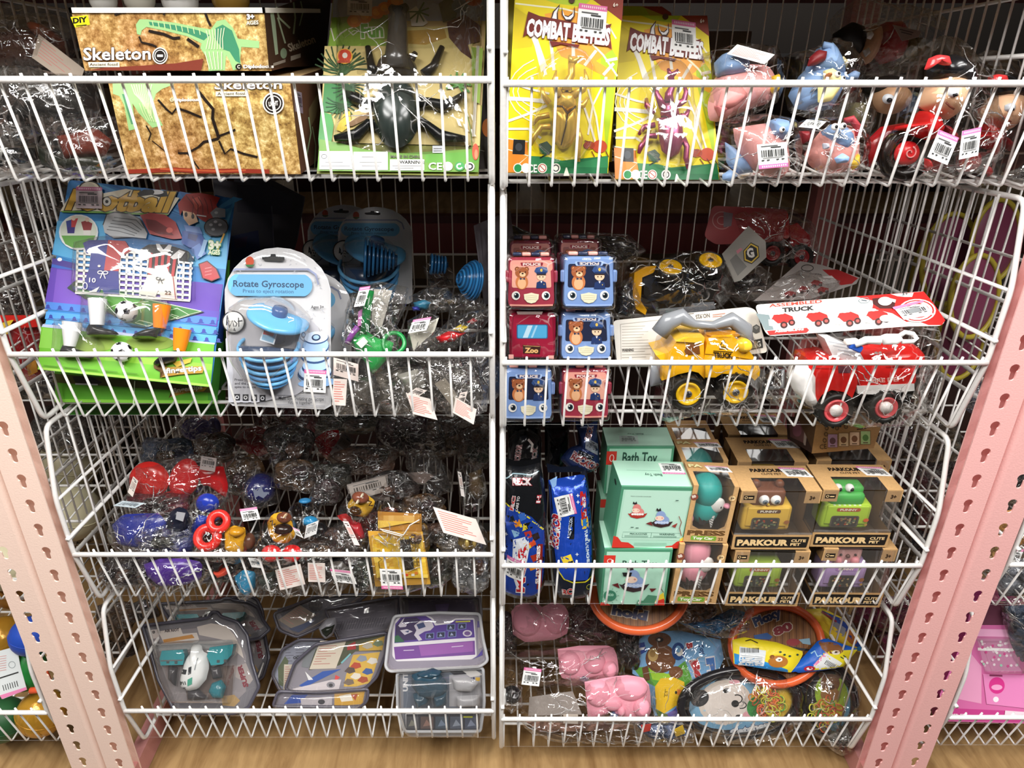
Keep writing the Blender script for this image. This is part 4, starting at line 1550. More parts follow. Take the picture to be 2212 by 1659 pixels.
# --- riding dolls with black hair and a red bow in clear bags
def doll(label, Y0, lean, dx, dy, sc_, dim, seed, full=True):
 f = lambda *xy: [q for i in range(0, len(xy),2) for q in (xy[i] * sc_ + dx, xy[i + 1] * sc_ + dy)]
 base = f(1600,1330)
 pl = plane(*rp('a4', base[0] - 50, base[1]), *rp('a4', base[0] + 50, base[1]), Y0, Y0, lean)
 t = thing('riding_doll', label, 'doll', PT(pl, 'a4', *base), 'dolls on black wheeled bikes in clear bags')
 A = lambda nm, xy, hf, col, h, mt='soft', n=28: (lambda m: (puff(m, up(pl, h), 'a4', f(*xy), hf, hf * 0.7, col, n, 7), m.build(nm, mt, t)))(MB())
 A('hair', (1500,500,1560,420,1640,400,1740,430,1830,520,1820,600,1760,680,1560,620,1500,580),0.03, '141416', 0.03, 'plastic')
 A('head', (1450,700,1520,590,1650,550,1750,570,1780,680,1740,790,1660,880,1560,860,1440,780),0.03, 'efc09a', 0.035)
 A('bow', (1480,510,1510,430,1580,400,1660,410,1680,480,1640,480,1600,440,1540,460,1510,515),0.008, 'd83a3c', 0.062, 'plastic')
 A('eye', (1650,660,1690,640,1730,660,1720,710,1670,720,1645,700),0.007, 'dfe4ea', 0.062, 'plastic', 18)
 A('pupil', (1690,690,1720,680,1725,705,1695,715),0.003, '15151a', 0.070, 'plastic', 12)
 m = MB()
 ptube(m, pl, 'a4', f(1640,750,1670,780,1700,800),0.0012,0.064, '8a4a3a', 6)
 m.build('mouth', 'soft', t)
 A('dress', (1400,900,1440,810,1560,850,1600,960,1520,1040,1400,1000,1330,960,1250,960,1260,930),0.028, 'dc1f24', 0.03, 'plastic')
 A('fender', (1025,1190,1050,1040,1160,930,1330,900,1440,930,1400,960,1300,950,1190,1000,1120,1100,1100,1220,1060,1230),0.012, '8c1418', 0.010, 'plastic')
 c = PT(up(pl, 0.02), 'a4', *f(1330,1130))
 k = pxm(pl, 'a4', *f(1330,1130)) * sc_
 m = MB()
 m.lathe([(0.0,-0.012),(150 * k, -0.012),(185 * k, -0.004),(190 * k, 0.006),(170 * k, 0.014),(120 * k, 0.010),(95 * k, 0.006),(0,0.006)], c, pl.N, '17120f', 32)
 m.build('wheel', 'plastic', t)
 m = MB()
 hc = c + pl.N * 0.012 - pl.U * 10 * k
 m.lathe([(0,0.004),(30 * k, 0.004),(80 * k, 0.001),(86 * k, -0.004)], hc, pl.N, 'd8232a', 24)
 pts = [hc + pl.N * 0.005 + (pl.U * math.cos(t_) + pl.V * math.sin(t_)) * (8 + 5 * t_) * k for t_ in [i * 0.5 for i in range(20)]]
 m.tube(pts[:16],0.0009, 'f09a9a', 5)
 m.build('wheel_hub', 'plastic', t)
 A('foot', (1480,1160,1510,1170,1530,1230,1500,1260,1470,1230),0.01, 'cf2a2e', 0.03, 'plastic', 18)
 A('arm', (1560,900,1640,920,1720,1000,1700,1050,1620,1000),0.012, '8f2028', 0.02, 'plastic', 18)
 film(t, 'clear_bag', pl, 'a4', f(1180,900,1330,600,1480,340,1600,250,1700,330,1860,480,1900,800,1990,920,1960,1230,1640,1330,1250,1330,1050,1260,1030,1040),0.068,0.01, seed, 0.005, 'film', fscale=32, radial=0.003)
 return t, pl, f
t, pl, f = doll('black haired doll with a red bow on a black wheeled bike, top right basket', 0.90,14,0,0,1.0, False, 41)
for k, c4 in enumerate(((1590,950,1735,1010,1505,1150),(1760,960,1900,930,1735,1170))):
 pt = up(pl, 0.078)
 m = MB()
 slab(m, pt, 'a4', [c4[0], c4[1], c4[2], c4[3], c4[2] + c4[4] - c4[0], c4[3] + c4[5] - c4[1], c4[4], c4[5]],0.0006, 'f4f2ee')
 Art(pt, 'a4', m).sticker(*c4, 'd873a8', seed=21 + k)
 m.build('price_sticker', 'matte', t)
t, pl, f = doll('bagged doll partly hidden, red wheel hub showing at the right end of the basket', 0.955,14,620,190,0.88, False, 42)
# doll lying on its back at the rear, shade put into its darker colours
pl = plane(*rp('a4', 900,560), *rp('a4', 1400,560),1.16,1.16,30)
t = thing('riding_doll', 'doll in a red dress lying sideways at the back of the top right basket', 'doll', PT(pl, 'a4', 1150,560), 'dolls on black wheeled bikes in clear bags')
for nm, xy, hf, col, h in (('hair', (810,250,900,190,1010,230,1040,330,1000,440,900,400,820,330),0.03, '151315', 0.02),('head', (1020,290,1060,210,1130,220,1140,330,1100,450,1040,480,1000,420),0.03, 'c9a083', 0.03),
                           ('dress', (1140,190,1290,180,1350,300,1320,420,1180,470,1120,400),0.03, 'a3141f', 0.02),('skirt', (1330,290,1450,300,1480,400,1350,430),0.02, '7d6a2c', 0.02),
                           ('eye', (1060,240,1090,225,1110,260,1090,290,1060,280),0.005, 'c9c9cc', 0.062),('eye', (1030,370,1070,350,1085,390,1050,420),0.005, 'c9c9cc', 0.060)):
 m = MB()
 puff(m, up(pl, h), 'a4', xy, hf, hf * .7, col, 26,6)
 m.build(nm, 'soft', t)
film(t, 'clear_bag', pl, 'a4', [780,160,860,60,1000,130,1250,150,1500,200,1620,300,1500,480,1200,580,1000,540,830,380],0.07,0.01,44,0.006, 'filmc')
pt = up(pl, 0.074)
m = MB()
slab(m, pt, 'a4', [1250,180,1460,230,1440,270,1320,300],0.0006, '9a8f92')
Art(pt, 'a4', m).line('55505a', 8,1300,215,1400,240).line('55505a', 8,1310,235,1390,255)
m.build('price_sticker', 'matte', t)
pl = plane(*rp('a4', 1100,900), *rp('a4', 1300,900),1.0,1.0,15)
t = thing('riding_doll', 'doll face peering between the pink nosed toy and the front doll', 'doll', PT(pl, 'a4', 1220,900), 'dolls on black wheeled bikes in clear bags')  # darker skin and eyes than the front doll, shade put into the colour
for nm, xy, hf, col, h in (('head', ovalxy(1230,730,130,110),0.03, 'c59a76', 0.02),('hair', ovalxy(1180,640,150,80),0.03, '1a1614', 0.01),('eye', ovalxy(1215,725,42,38),0.006, 'cfd3d8', 0.046),('pupil', ovalxy(1225,735,18,18),0.004, '15151a', 0.052)):
 m = MB()
 puff(m, up(pl, h), 'a4', list(xy), hf, hf * .7, col, 24,6)
 m.build(nm, 'soft', t)
darkbag('smoky clear bag of black doll parts filling the gap by the right end frame', 'a4', blobxy(1850,620,230,260,51),1.02,20,[('toy_body', blobxy(1860,640,150,200,52),0.02,0.01, '1b1a1c', 'plastic')],[1990,410,2030,420,2100,640,1990,650],53)
darkbag('yellowish bagged toy low behind the blue capped one', 'a4', blobxy(960,840,140,150,54),1.0,20,[('toy_body', blobxy(970,850,90,100,55),0.02,0.01, '8c8560', 'soft')], None, 56)
darkbag('dark bagged toy lying behind the blue capped toy against the back grid', 'a4', blobxy(1150,520,300,130,57),1.22,20,[('toy_body', blobxy(1180,500,220,90,58),0.02,0.01, '2a1d1c', 'soft')], None, 59)
# ================================================================== left column, second basket
def foot(t, pl, x0, y0, x1, y1, x2, y2, x3, y3, sx, sy, col, dirn):
 """footed finger toy: tapered sock over a black boot"""
 m = MB()
 top = PT(up(pl, 0.014), 'b1', (x0 + x1) / 2, y0)
 bot = PT(up(pl, 0.012), 'b1', (x2 + x3) / 2, y2)
 k = pxm(pl, 'b1', x0, y0)
 m.lathe([(abs(x1 - x0) / 2 * k, 0),(abs(x1 - x0) / 2 * k * 0.93,(top - bot).length * .3),(abs(x3 - x2) / 2 * k, (top - bot).length)], top, bot - top, col, 18)
 m.lathe([(0,0.0008),(abs(x1 - x0) / 2 * k, 0.0008)], top, bot - top, col, 18)
 m.build('sock', 'plastic', t)
 m = MB()
 puff(m, up(pl, 0.011), 'b1', [x2 - 10 if dirn > 0 else x3 + 10, y2 - 10, x2 + (50 * dirn), y2 + 8, sx - 20 * dirn, sy - 10, sx, sy + 12, sx - 30 * dirn, sy + 26, x2 - 20 * dirn, y2 + 70, x2 - 30 * dirn, y2 + 30],0.011,0.009, '17171a', 24,6)
 m.build('boot', 'plastic', t)
def football_card(label, pl, full, seed, t_loc):
 t = thing('football_toy_card', label, 'toy card', t_loc, 'football finger game cards')
 return t
pf = plane(*rp('b1', 255,1290), *rp('b1', 1400,1400),0.874,0.886,31)
t = football_card('blue and green football toy card with two kits and four boots, front of its stack', pf, True, 1, PT(pf, 'b1', 830,1350))
m = MB()
O = roundpoly([455,25,1560,148,1400,1402,255,1285],[30,45,40,30])
slab(m, pf, 'b1', O, 0.0012, '2f7fc4')
a = Art(pf, 'b1', m)
for i in range(10):
 a.poly('4fa3dc' if i % 2 else '2467ad', 1300,300,470 + i * 120,30 + i * 12,530 + i * 120,36 + i * 13)
a.poly('59b4e6', 1300,300,1555,200,1560,160,1520,300,1500,620,1280,600)
a.poly('2f86c8', 400,240,700,230,690,640,345,520)
a.poly('5bb2e4', 380,300,700,300,700,600,352,520)
a.poly('4a3c8e', 350,545,500,580,500,720,330,690)
a.ell('f2f2f6', 397,555,16,12)
a.poly('3b62b8', 345,585,500,620,500,640,342,605)
a.poly('5f3fa8', 340,610,1480,720,1440,1000,300,840)
a.poly('7450b8', 380,620,700,660,600,900,350,860)
a.poly('5a49ae', 900,840,1460,900,1450,960,890,900)
for k, (y, c1) in enumerate(((840, '4a7fd0'),(905, '4f9be0'),(960, '55a9e8'))):
 a.poly(c1,310, y - 5,1440, y + 100,1434, y + 150,300, y + 45)
 for i in range(15):
  x = 320 + i * 78 + k * 20
  yy = y + 28 + (x - 310) * 0.093
  a.poly('33429a', x - 24, yy + 12, x - 12, yy + 6, x - 10, yy - 10, x, yy - 16, x + 10, yy - 10, x + 12, yy + 6, x + 24, yy + 14)
a.poly('b9c4ea', 290,985,420,995,1430,1110,1428,1120,280,1005)
a.poly('6db52e', 278,1003,1425,1120,1400,1402,255,1285)
a.poly('86c64a', 290,1010,420,1022,400,1150,262,1140)
a.poly('8cc63c', 440,1160,1410,1250,1408,1290,420,1200)
a.poly('a7d65a', 262,1270,1400,1385,1398,1400,256,1284)
a.line('d6efb0', 6,830,1220,820,1300)
# the pitch
a.poly('33473a', 450,745,500,700,1360,905,970,1010,880,1000)
a.poly('3f7a3a', 490,745,560,720,1340,900,960,995,880,985)
a.poly('55913c', 700,790,1000,840,900,960,700,860)
for xy in ((1180,880,1260,925,1180,950,1090,905,1180,880),(1140,920,1190,935,1140,955),(930,960,1030,985,990,1000,900,975,930,960),(560,730,1340,900,970,1000),(820,805,860,840,930,870,940,910),(700,890,780,855,990,835)):
 a.line('cfe3c4', 5, *xy)
a.ell('7f9c34', 600,1120,180,50).ell('7f9c34', 1000,1110,160,50)
# title
a.poly('f3ecd2', 405,240,440,180,520,70,600,35,670,70,690,120,840,90,1195,150,1120,262,700,240,560,230)
a.poly('6fae3a', 410,236,700,238,1120,258,1110,270,700,252,420,246)
a.text('Football', 440,222,1120,240,128, 'e2b23a', 0.05, '43300f', 0.035, up=(52,-125))
a.poly('1b1b1e', 915,120,960,95,1110,105,1120,140,1060,145,1010,130,930,140)
a.ell('e9e9ea', 1040,112,50,16).ell('222226', 1005,112,24,18)
a.ell('f0efe6', 715,175,30,32).ell('222226', 715,175,11,11).ringp('222226', 715,175,28,30,5)
a.ringp('23211f', 600,95,70,55,9, a0=180, a1=360)
a.ell('e0d7c6', 590,110,60,60)
# round photo
a.ell('eff3f4', 528,378,130,118).ell('dfe8d8', 528,378,120,108).poly('66a848', 415,400,640,400,620,450,570,480,490,482,440,455)
a.poly('2e3f94', 445,305,480,295,480,385,455,380).poly('c2383c', 480,292,525,285,505,345,480,345).poly('3a2f86', 455,345,505,345,500,385,455,385)
a.poly('8f2a2e', 545,310,580,300,620,320,610,365,560,365).poly('efece6', 560,365,610,365,605,400,560,395)
a.ell('ead9c8', 495,285,14,16).ell('e9d3c0', 585,295,14,14)
# big boots picture
a.poly('b9bcc0', 690,330,710,260,760,245,860,255,930,290,985,380,975,420,880,410,760,415,700,380)
for i in range(5):
 a.line('5d6064', 5,715 + i * 12,360 - i * 20,790 + i * 30,370 - i * 18,900 + i * 15,400 - i * 12)
a.line('3a3d42', 7,690,330,715,260,770,245,870,258,935,292,985,385)
a.poly('b23a3c', 935,265,1000,250,1100,262,1170,310,1215,420,1150,425,1000,390)
a.poly('7a2226', 970,290,1040,300,1120,350,1160,400,1060,390,990,360)
a.ell('dd6a60', 1130,365,22,18)
# footballer with red hair
a.poly('3559a8', 1215,370,1320,350,1370,440,1340,490,1260,480,1210,450)
a.poly('6f94d6', 1225,330,1330,345,1350,390,1240,370)
a.poly('2f3c7c', 1255,385,1320,400,1305,440,1250,420)
a.poly('efc39c', 1215,220,1300,250,1320,310,1260,335,1225,290)
a.poly('a82a22', 1185,190,1240,125,1330,118,1400,130,1465,150,1440,200,1470,250,1400,330,1330,290,1290,250,1215,235,1200,270)
a.poly('d65a48', 1280,160,1330,140,1340,200,1310,230,1290,200)
for i in range(5):
 a.line('6e1612', 6,1240 + i * 40,135 + i * 6,1290 + i * 30,200,1280 + i * 36,260)
a.line('f3f3f3', 8,1310,265,1375,275)
a.ell('2a1c18', 1240,262,10,16).ell('2a1c18', 1285,275,10,16)
a.poly('74777c', 1360,340,1390,290,1450,280,1510,300,1520,350,1480,400,1400,405,1365,380)
a.poly('8d9196', 1400,250,1440,215,1500,225,1500,280,1420,285)
for x, y in ((1405,330),(1435,310),(1465,330),(1420,360),(1440,250)):
 a.ell('c9ccd0', x, y, 12,9)
a.ringp('26262a', 1440,345,78,60,7)
a.line('5f86cc', 70,1300,470,1345,540)
a.line('9ac2ea', 26,1370,430,1350,500,1330,540)
a.poly('b83a40', 1325,590,1380,570,1440,620,1465,680,1410,700,1350,680)
a.line('3a1418', 7,1325,590,1380,570,1440,620,1465,680,1410,702,1350,682,1325,590)
for i in range(3):
 a.line('e7898a', 5,1365,620 + i * 22,1410,610 + i * 22)
for k in range(6):
 a.line('f0b84a', 12,1440 + k * 9,520 - k * 22,1449 + k * 9,498 - k * 22)
a.text('3+', 1390,490,1470,490,54, 'f2f6df', 0.06, '5fae3a', 0.05).text('AGES', 1388,525,1465,528,30, 'f2f6df', 0.03, '5fae3a', 0.06)
a.poly('b0882c', 1075,1290,1100,1270,1365,1265,1350,1310,1200,1320,1070,1340)
a.poly('6b4b14', 1025,1240,1120,1260,1070,1300,1140,1290,1070,1345,1100,1290,1030,1280)
a.poly('d7b23a', 1150,1240,1280,1210,1270,1240,1180,1270)
a.text('fingertips', 1110,1312,1345,1292,34, 'f4efdc', 0.03, '2b210c', 0.03)
for i in range(5):
 a.line('4f7f28', 4,300 + i * 130,1258 + i * 12,400 + i * 130,1268 + i * 12)
a.sticker(515,80,688,84,515,222, 'c05a8c', base='cdbcc2', lines='4a4048', seed=7)
m.build('card', 'print', t)
# goal net
m = MB()
pg = up(pf, 0.003)
for i in range(17):
 x = 515 + i * 47
 y0_, y1_ = 470 + (x - 515) * 0.09,770 + (x - 515) * 0.075
 m.add([PT(pg, 'b1', x - 8, y0_), PT(pg, 'b1', x + 8, y0_), PT(pg, 'b1', x + 5 - 8, y1_), PT(pg, 'b1', x - 8 - 8, y1_)],[(0,1,2,3)], 'eef0ea', 0, False)
for j in range(9):
 f_ = j / 8
 m.add([PT(pg, 'b1', 510 - 12 * f_, 465 + 300 * f_), PT(pg, 'b1', 1285 - 25 * f_, 535 + 285 * f_), PT(pg, 'b1', 1285 - 25 * f_, 550 + 285 * f_), PT(pg, 'b1', 510 - 12 * f_, 482 + 300 * f_)],[(0,1,2,3)], 'f4f5f0', 0, False)
m.build('goal_net', 'plastic', t)
# shirts and shorts: thick moulded pieces
def cloth(nm, parts, h=0.004):
 m = MB()
 for col, xy, th in parts:
  hh = h + th
  slab(m, up(pf, hh), 'b1', xy, hh, col)
 return m
m = cloth('shirt', [('3b4396', [550,445,590,425,720,425,690,625,590,622,605,500,575,515],0.0),('c4494c', [718,425,830,432,868,495,820,525,800,520,785,632,690,626],0.0003)])
a = Art(up(pf, 0.005), 'b1', m)
a.ell('e8e6e0', 658,598,10,8)
m.build('blue_and_red_shirt', 'soft', t)
m = cloth('shorts', [('33388c', [588,622,785,632,790,785,690,780,675,745,655,775,545,748],0.0)])
a = Art(up(pf, 0.005), 'b1', m)
a.text('10', 590,705,635,708,30, 'e8e8f0', 0.02)
a.poly('f2f2f4', 590,770,660,735,640,770).ringp('f2f2f4', 565,730,14,22,6)
a.ringp('f4f4f6', 665,640,16,10,6).ringp('f4f4f6', 700,642,16,10,6).line('f4f4f6', 6,680,645,665,680).line('f4f4f6', 6,685,645,700,682)
m.build('blue_shorts', 'soft', t)
m = cloth('shirt', [('1c1c20', [925,490,985,455,1040,455,1160,470,1250,500,1290,560,1255,570,1180,560,1160,665,975,655,990,540,950,535],0.0)])
a = Art(up(pf, 0.0045), 'b1', m)
for i in range(5):
 a.poly('c83a40', 993 + i * 40,510 + i * 4,1013 + i * 40,512 + i * 4,1003 + i * 38,655 + i * 3,983 + i * 38,653 + i * 3)
a.poly('efefef', 1035,450,1060,452,1085,490,1120,455,1140,460,1130,500,1085,520,1045,490)
a.poly('1a1a1c', 1060,455,1115,455,1085,490)
a.poly('e9e9ea', 1130,540,1190,490,1230,505,1200,545,1150,555)
m.build('striped_shirt', 'soft', t)
m = cloth('shorts', [('e9e7e0', [980,655,1160,665,1175,820,1070,810,1050,760,1030,800,925,785],0.0)])
a = Art(up(pf, 0.005), 'b1', m)
a.text('22', 1092,785,1135,788,24, '2a2a2a', 0.01)
a.ringp('2a2a2a', 1050,680,14,9,4).ringp('2a2a2a', 1075,682,14,9,4).line('2a2a2a', 4,1060,685,1050,712).line('2a2a2a', 4,1064,685,1078,714)
a.line('b03a3a', 5,1148,670,1165,815)
m.build('white_shorts', 'soft', t)
foot(t, pf, 585,815,708,830,600,990,690,985,790,1040, 'eceef2', 1)
foot(t, pf, 1015,855,1135,870,1018,1010,1100,1005,870,1060, 'f6891e', -1)
foot(t, pf, 415,970,545,985,425,1130,500,1125,635,1190, 'eceef2', 1)
foot(t, pf, 1152,1015,1272,1035,1150,1160,1230,1165,1010,1235, 'f6891e', -1)
m = MB()
c = PT(up(pf, 0.014), 'b1', 840,898)
soccer(m, c, 73 * pxm(pf, 'b1', 840,898),-c + Vector((0,0, CAMZ)))
m.build('ball', 'plastic', t)
m = MB()
c = PT(up(pf, 0.014), 'b1', 808,1168)
soccer(m, c, 70 * pxm(pf, 'b1', 808,1168),-c + Vector((0,0, CAMZ)))
m.build('ball', 'plastic', t)
for xy in ([500,450,700,405,900,415,1300,480,1300,830,900,800,480,770],[560,790,720,780,730,1000,900,1000,1000,1010,1010,820,1150,840,1130,1100,850,1090,540,1080],[400,950,560,950,700,1130,700,1220,380,1200]):
 blister(t, pf, 'b1', xy, 0.027, 'clear_blister', 3,0.002)
# the cards stacked behind, only their lower edges showing
for k, (O, Y_, ln, lb) in enumerate((([340,1260,1470,1300,1420,1512,368,1502],0.905,24, 'second football card in the stack, goal line and gold lettering peeking below the front card'),
                                     ([400,1400,1480,1430,1450,1560,420,1555],0.93,16, 'third football card in the stack, dark green bottom edge'),
                                     ([430,1480,1530,1280,1480,1590,440,1585],0.955,10, 'rearmost football card in the stack, bright green bottom line'))):
 pq = plane(*rp('b1', O[6], O[7]), *rp('b1', O[4], O[5]), Y_, Y_, ln)
 t = thing('football_toy_card', lb, 'toy card', PT(pq, 'b1', 900, O[5]), 'football finger game cards')
 m = MB()
 O2 = [O[0],500 if k else 700,1500 + k * 12,560, O[4] + 10, O[5], O[6], O[7]]
 slab(m, pq, 'b1', O2,0.0012,('58a32c', '2f5d24', '3f7f2c')[k])
 a = Art(pq, 'b1', m)
 a.poly('2c4fa0', 1400,600,1500,600,1480,1100,1400,1100)
 a.poly('3f8a2c', 1380,1100,1485,1100,1440, O[5] - 10,1380, O[5] - 10)
 if k == 0:
  a.poly('47491f', 350,1310,1400,1400,1410,1440,350,1370)
  a.poly('7fc13f', 360,1480,1420,1490,1418,1510,366,1500)
  a.line('e6f4d0', 6,895,1360,885,1515)
  a.poly('a77c28', 1120,1470,1160,1420,1380,1400,1350,1430,1240,1440)
  a.poly('4f3a12', 1075,1395,1200,1400,1180,1420,1120,1475,1140,1420,1080,1415)
  a.text('fingertips', 1150,1440,1345,1412,30, 'e6dcc0', 0.03)
  a.poly('222222', 480,1330,600,1330,680,1370,640,1390,500,1370).line('c9ccd0', 10,500,1380,650,1385)
 if k == 2:
  a.poly('49a03a', 440,1570,1480,1575,1480,1590,440,1585)
 m.build('card', 'print', t)
# --- gyroscope blister cards
def gyro(label, O_, Y_, ln, f, dim, seed, yaw=0.0, region='b2'):
 """f maps the front card's layout to this card"""
 bl, br = f(105,1500), f(790,1545)
 pl = plane(*rp(region, *bl), *rp(region, *br), Y_, Y_ + yaw, ln)
 t = thing('gyroscope_toy_card', label, 'toy card', PT(pl, region, *f(440,1530)), 'gyroscope blister cards')
 G = lambda *xy: [v for i in range(0, len(xy),2) for v in f(xy[i], xy[i + 1])]
 arch = [105,1500,130,1525] + [740,1550,785,1525,782,1100,782,830]
 for i in range(13):
  th = R(-8 - 164 * i / 12)
  arch += [430 + 355 * math.cos(th),800 + 325 * math.sin(th)]
 arch += [78,830,90,1100]
 m = MB()
 slab(m, pl, region, G(*arch),0.001, 'd9dade')
 a = Art(pl, region, m)
 P = lambda col, *xy: a.poly(col, *G(*xy))
 L_ = lambda col, w_, *xy: a.line(col, w_, *G(*xy))
 rnd = random.Random(seed)
 if not dim:
  for i in range(130):
   x, y = rnd.uniform(120,760), rnd.uniform(520,1500)
   if (x - 430) ** 2 / 355 ** 2 + (min(y, 800) - 800) ** 2 / 325 ** 2 < 0.85:
    L_('b9bcc6', 4, x, y, x + rnd.uniform(-14,14), y + rnd.uniform(-14,14))
  P('c8c9d2', 90,1080,400,800,520,830,700,1000,780,1200,780,1300,560,1450,300,1500,110,1500)
 pill = []
 for cx_, cy_, a0, a1 in ((180,725,110,250),(590,728,-70,70)):
  for i in range(9):
   th = R(a0 + (a1 - a0) * i / 8)
   pill += [cx_ + 74 * math.cos(th), cy_ + 76 * math.sin(th)]
 P('6fb9e6', *pill)
 x0, y0 = f(140,735)
 x1, y1 = f(608,742)
 a.text('Rotate Gyroscope', x0, y0, x1, y1, abs(f(0,742)[1] - f(0,700)[1]), '26486e', 0.02)
 x0, y0 = f(205,775)
 x1, y1 = f(540,780)
 a.text('Press to eject rotation', x0, y0, x1, y1, abs(f(0,780)[1] - f(0,756)[1]), '3a6a98', 0.01)
 P('8f98b8', 130,640,150,615,640,615,690,650,710,720,700,725,680,660,630,627,160,627)
 P('1b1b1e', 332,540,385,535,390,520,420,520,425,536,480,540,480,562,460,568,350,562,332,555)
 a.ell('b5482a', *f(250,570),28 * O_, 34 * O_)
 P('2f6b3a', 220,590,285,590,270,605,232,605)
 if not dim:
  a.text('Ages 3+', *f(655,880), *f(740,880),20, '333338', 0.02)
  for i, y in enumerate((1358,1382,1405)):
   a.text(('Press the toy', 'and the gyros', 'spins to rotate')[i],150, y, 290, y + 2,16, '555560', 0.01)
  for i in range(4):
   a.quad('26262c', 148 + i * 56,1445 + i * 2,186 + i * 56,1488 + i * 2).ringp('e6e6ea', 167 + i * 56,1467 + i * 2,10,10,5)
   a.line('8a8a92', 5,150 + i * 56,1502,184 + i * 56,1502)
  a.line('8a8a92', 4,425,1452,750,1462,748,1525,420,1515,425,1452)
  a.text('Multi layer rotating gyroscope', 442,1482,740,1490,22, '33333a', 0.01).text('rotates together!', 505,1508,660,1514,20, '33333a', 0.01)
  # printed gyroscope picture
  for (x, y, rx, ry, c_) in ((680,1320,110,60, '9ec3ea'),(680,1310,112,58, '35507c'),(682,1295,108,54, 'c2d8f2'),(685,1270,90,46, '35507c'),(686,1255,86,42, 'aacbf0'),
                                   (685,1190,96,56, '35507c'),(685,1180,92,52, 'b9d3f2'),(688,1130,88,62, '35507c'),(688,1122,84,58, 'a6c6ec'),(690,1075,82,42, '35507c'),(690,1070,78,38, 'd0dff4'),(690,1072,30,22, '2a3a5a'),(690,1070,20,14, 'a6c6ec'),(700,1370,130,30, '8fb8e6')):
   a.ell(c_, x, y, rx, ry, -4)
  a.sticker(612,1282,758,1290,607,1430, 'e26fa6', seed=12)
 m.build('card', 'print', t)
 # the toy
 m = MB()
 q0 = PT(up(pl, 0.016), region, *f(245,880))
 q1 = PT(up(pl, 0.016), region, *f(620,1015))
 k = pxm(pl, region, *f(430,950))
 ax = (q1 - q0).normalized()
 nrm = (pl.V * 0.9 + pl.N * 0.35)
 nrm = (nrm - ax * nrm.dot(ax)).normalized()
 pr, pd = 200 * k * O_, '67b6ec'
 cc = (q0 + q1) / 2
 m.lathe([(0,30 * k),(175 * k, 26 * k),(200 * k, 14 * k),(203 * k, -4 * k),(190 * k, -16 * k)], cc, nrm, pd, 32)
 m.build('spinner_plate', 'plastic', t)
 m = MB()
 m.lathe([(198 * k, -6 * k),(150 * k, -30 * k),(80 * k, -60 * k),(76 * k, -150 * k),(60 * k, -160 * k),(0,-160 * k)], cc, nrm, '33507c', 28)
 m.lathe([(48 * k, 26 * k),(52 * k, 60 * k),(46 * k, 80 * k),(0,84 * k)], cc, nrm, '3d5a8c', 20)
 m.build('push_button', 'plastic', t)
 m = MB()
 a2 = Art(up(pl, 0.026), region, m)
 a2.poly('dfeaf4', *G(345,985,440,1010,405,1120,310,1090)).poly('8fc0e0', *G(350,995,430,1015,398,1108,322,1085)).poly('c23a3a', *G(340,1020,410,1035,400,1065,332,1050))
 m.build('paper_sticker', 'print', t)
 m = MB()
 n2 = (pl.V + pl.N * 0.55).normalized()
 base = PT(up(pl, 0.014), region, *f(370,1130))
 for i, (r_, z_) in enumerate(((200,0),(190,-50),(178,-95),(160,-140),(140,-180),(110,-215))):
  m.ring(base + pl.V * z_ * k + pl.U * i * 6 * k, n2, r_ * k * 0.96,13 * k, '6fb8ea' if i % 2 == 0 else '4f8fc6', 28,7)
 m.build('spiral_rings', 'plastic', t)
 m = MB()
 m.lathe([(0.0,0),(190 * k, -10 * k),(150 * k, -140 * k),(90 * k, -230 * k),(0,-235 * k)], base, pl.V, '2a3c58', 24)
 m.build('spinner_core', 'plastic', t)
 m = MB()
 cq = PT(up(pl, 0.006), region, *f(138,970))
 m.lathe([(0,0.0012),(74 * k, 0.0012),(74 * k, 0)], cq, pl.N, 'f1f1ee', 28)
 m.lathe([(68 * k, 0.0014),(75 * k, 0.0014),(75 * k, 0)], cq, pl.N, '2c2c33', 28)
 a2 = Art(up(pl, 0.0075), region, m)
 for xy in ((90,960,110,1010,100,940),(110,1000,130,960,140,1000),(140,960,160,980,150,1000),(170,940,172,1000),(165,965,195,960),(135,1020,150,1030,140,1010),(95,925,90,990)):
  a2.line('2c2c33', 6, *G(*xy))
 m.build('round_sticker', 'print', t)
 blister(t, pl, region, G(*[x if i % 2 else x for i, x in enumerate(arch)]),0.004, 'clear_rim_shell', seed, 0.0005)
 blister(t, pl, region, G(150,860,240,800,430,790,560,840,660,940,640,1080,580,1240,420,1390,260,1380,160,1240,140,1050),0.05, 'clear_dome', seed, 0.0015)
 return t, pl
gyro('white gyroscope blister card with a pale blue spinning top, front of its basket', 1.0,0.876,22, lambda x, y: (x, y), False, 3)
gyro('gyroscope card right behind the front one, only its curved right edge visible', 0.9,0.955,20, lambda x, y: (x * 0.9 + 215, y * 0.80 + 240), True, 4)
gyro('dim gyroscope card standing at the back, left of the two rear ones', 0.7,1.16,10, lambda x, y: (x * 0.68 + 575,(y - 450) * 0.62 + 175), True, 5)
t, pl = gyro('dim gyroscope card standing at the back, right of the two rear ones', 0.75,1.10,12, lambda x, y: (x * 0.70 + 775,(y - 450) * 0.60 + 190), True, 6)
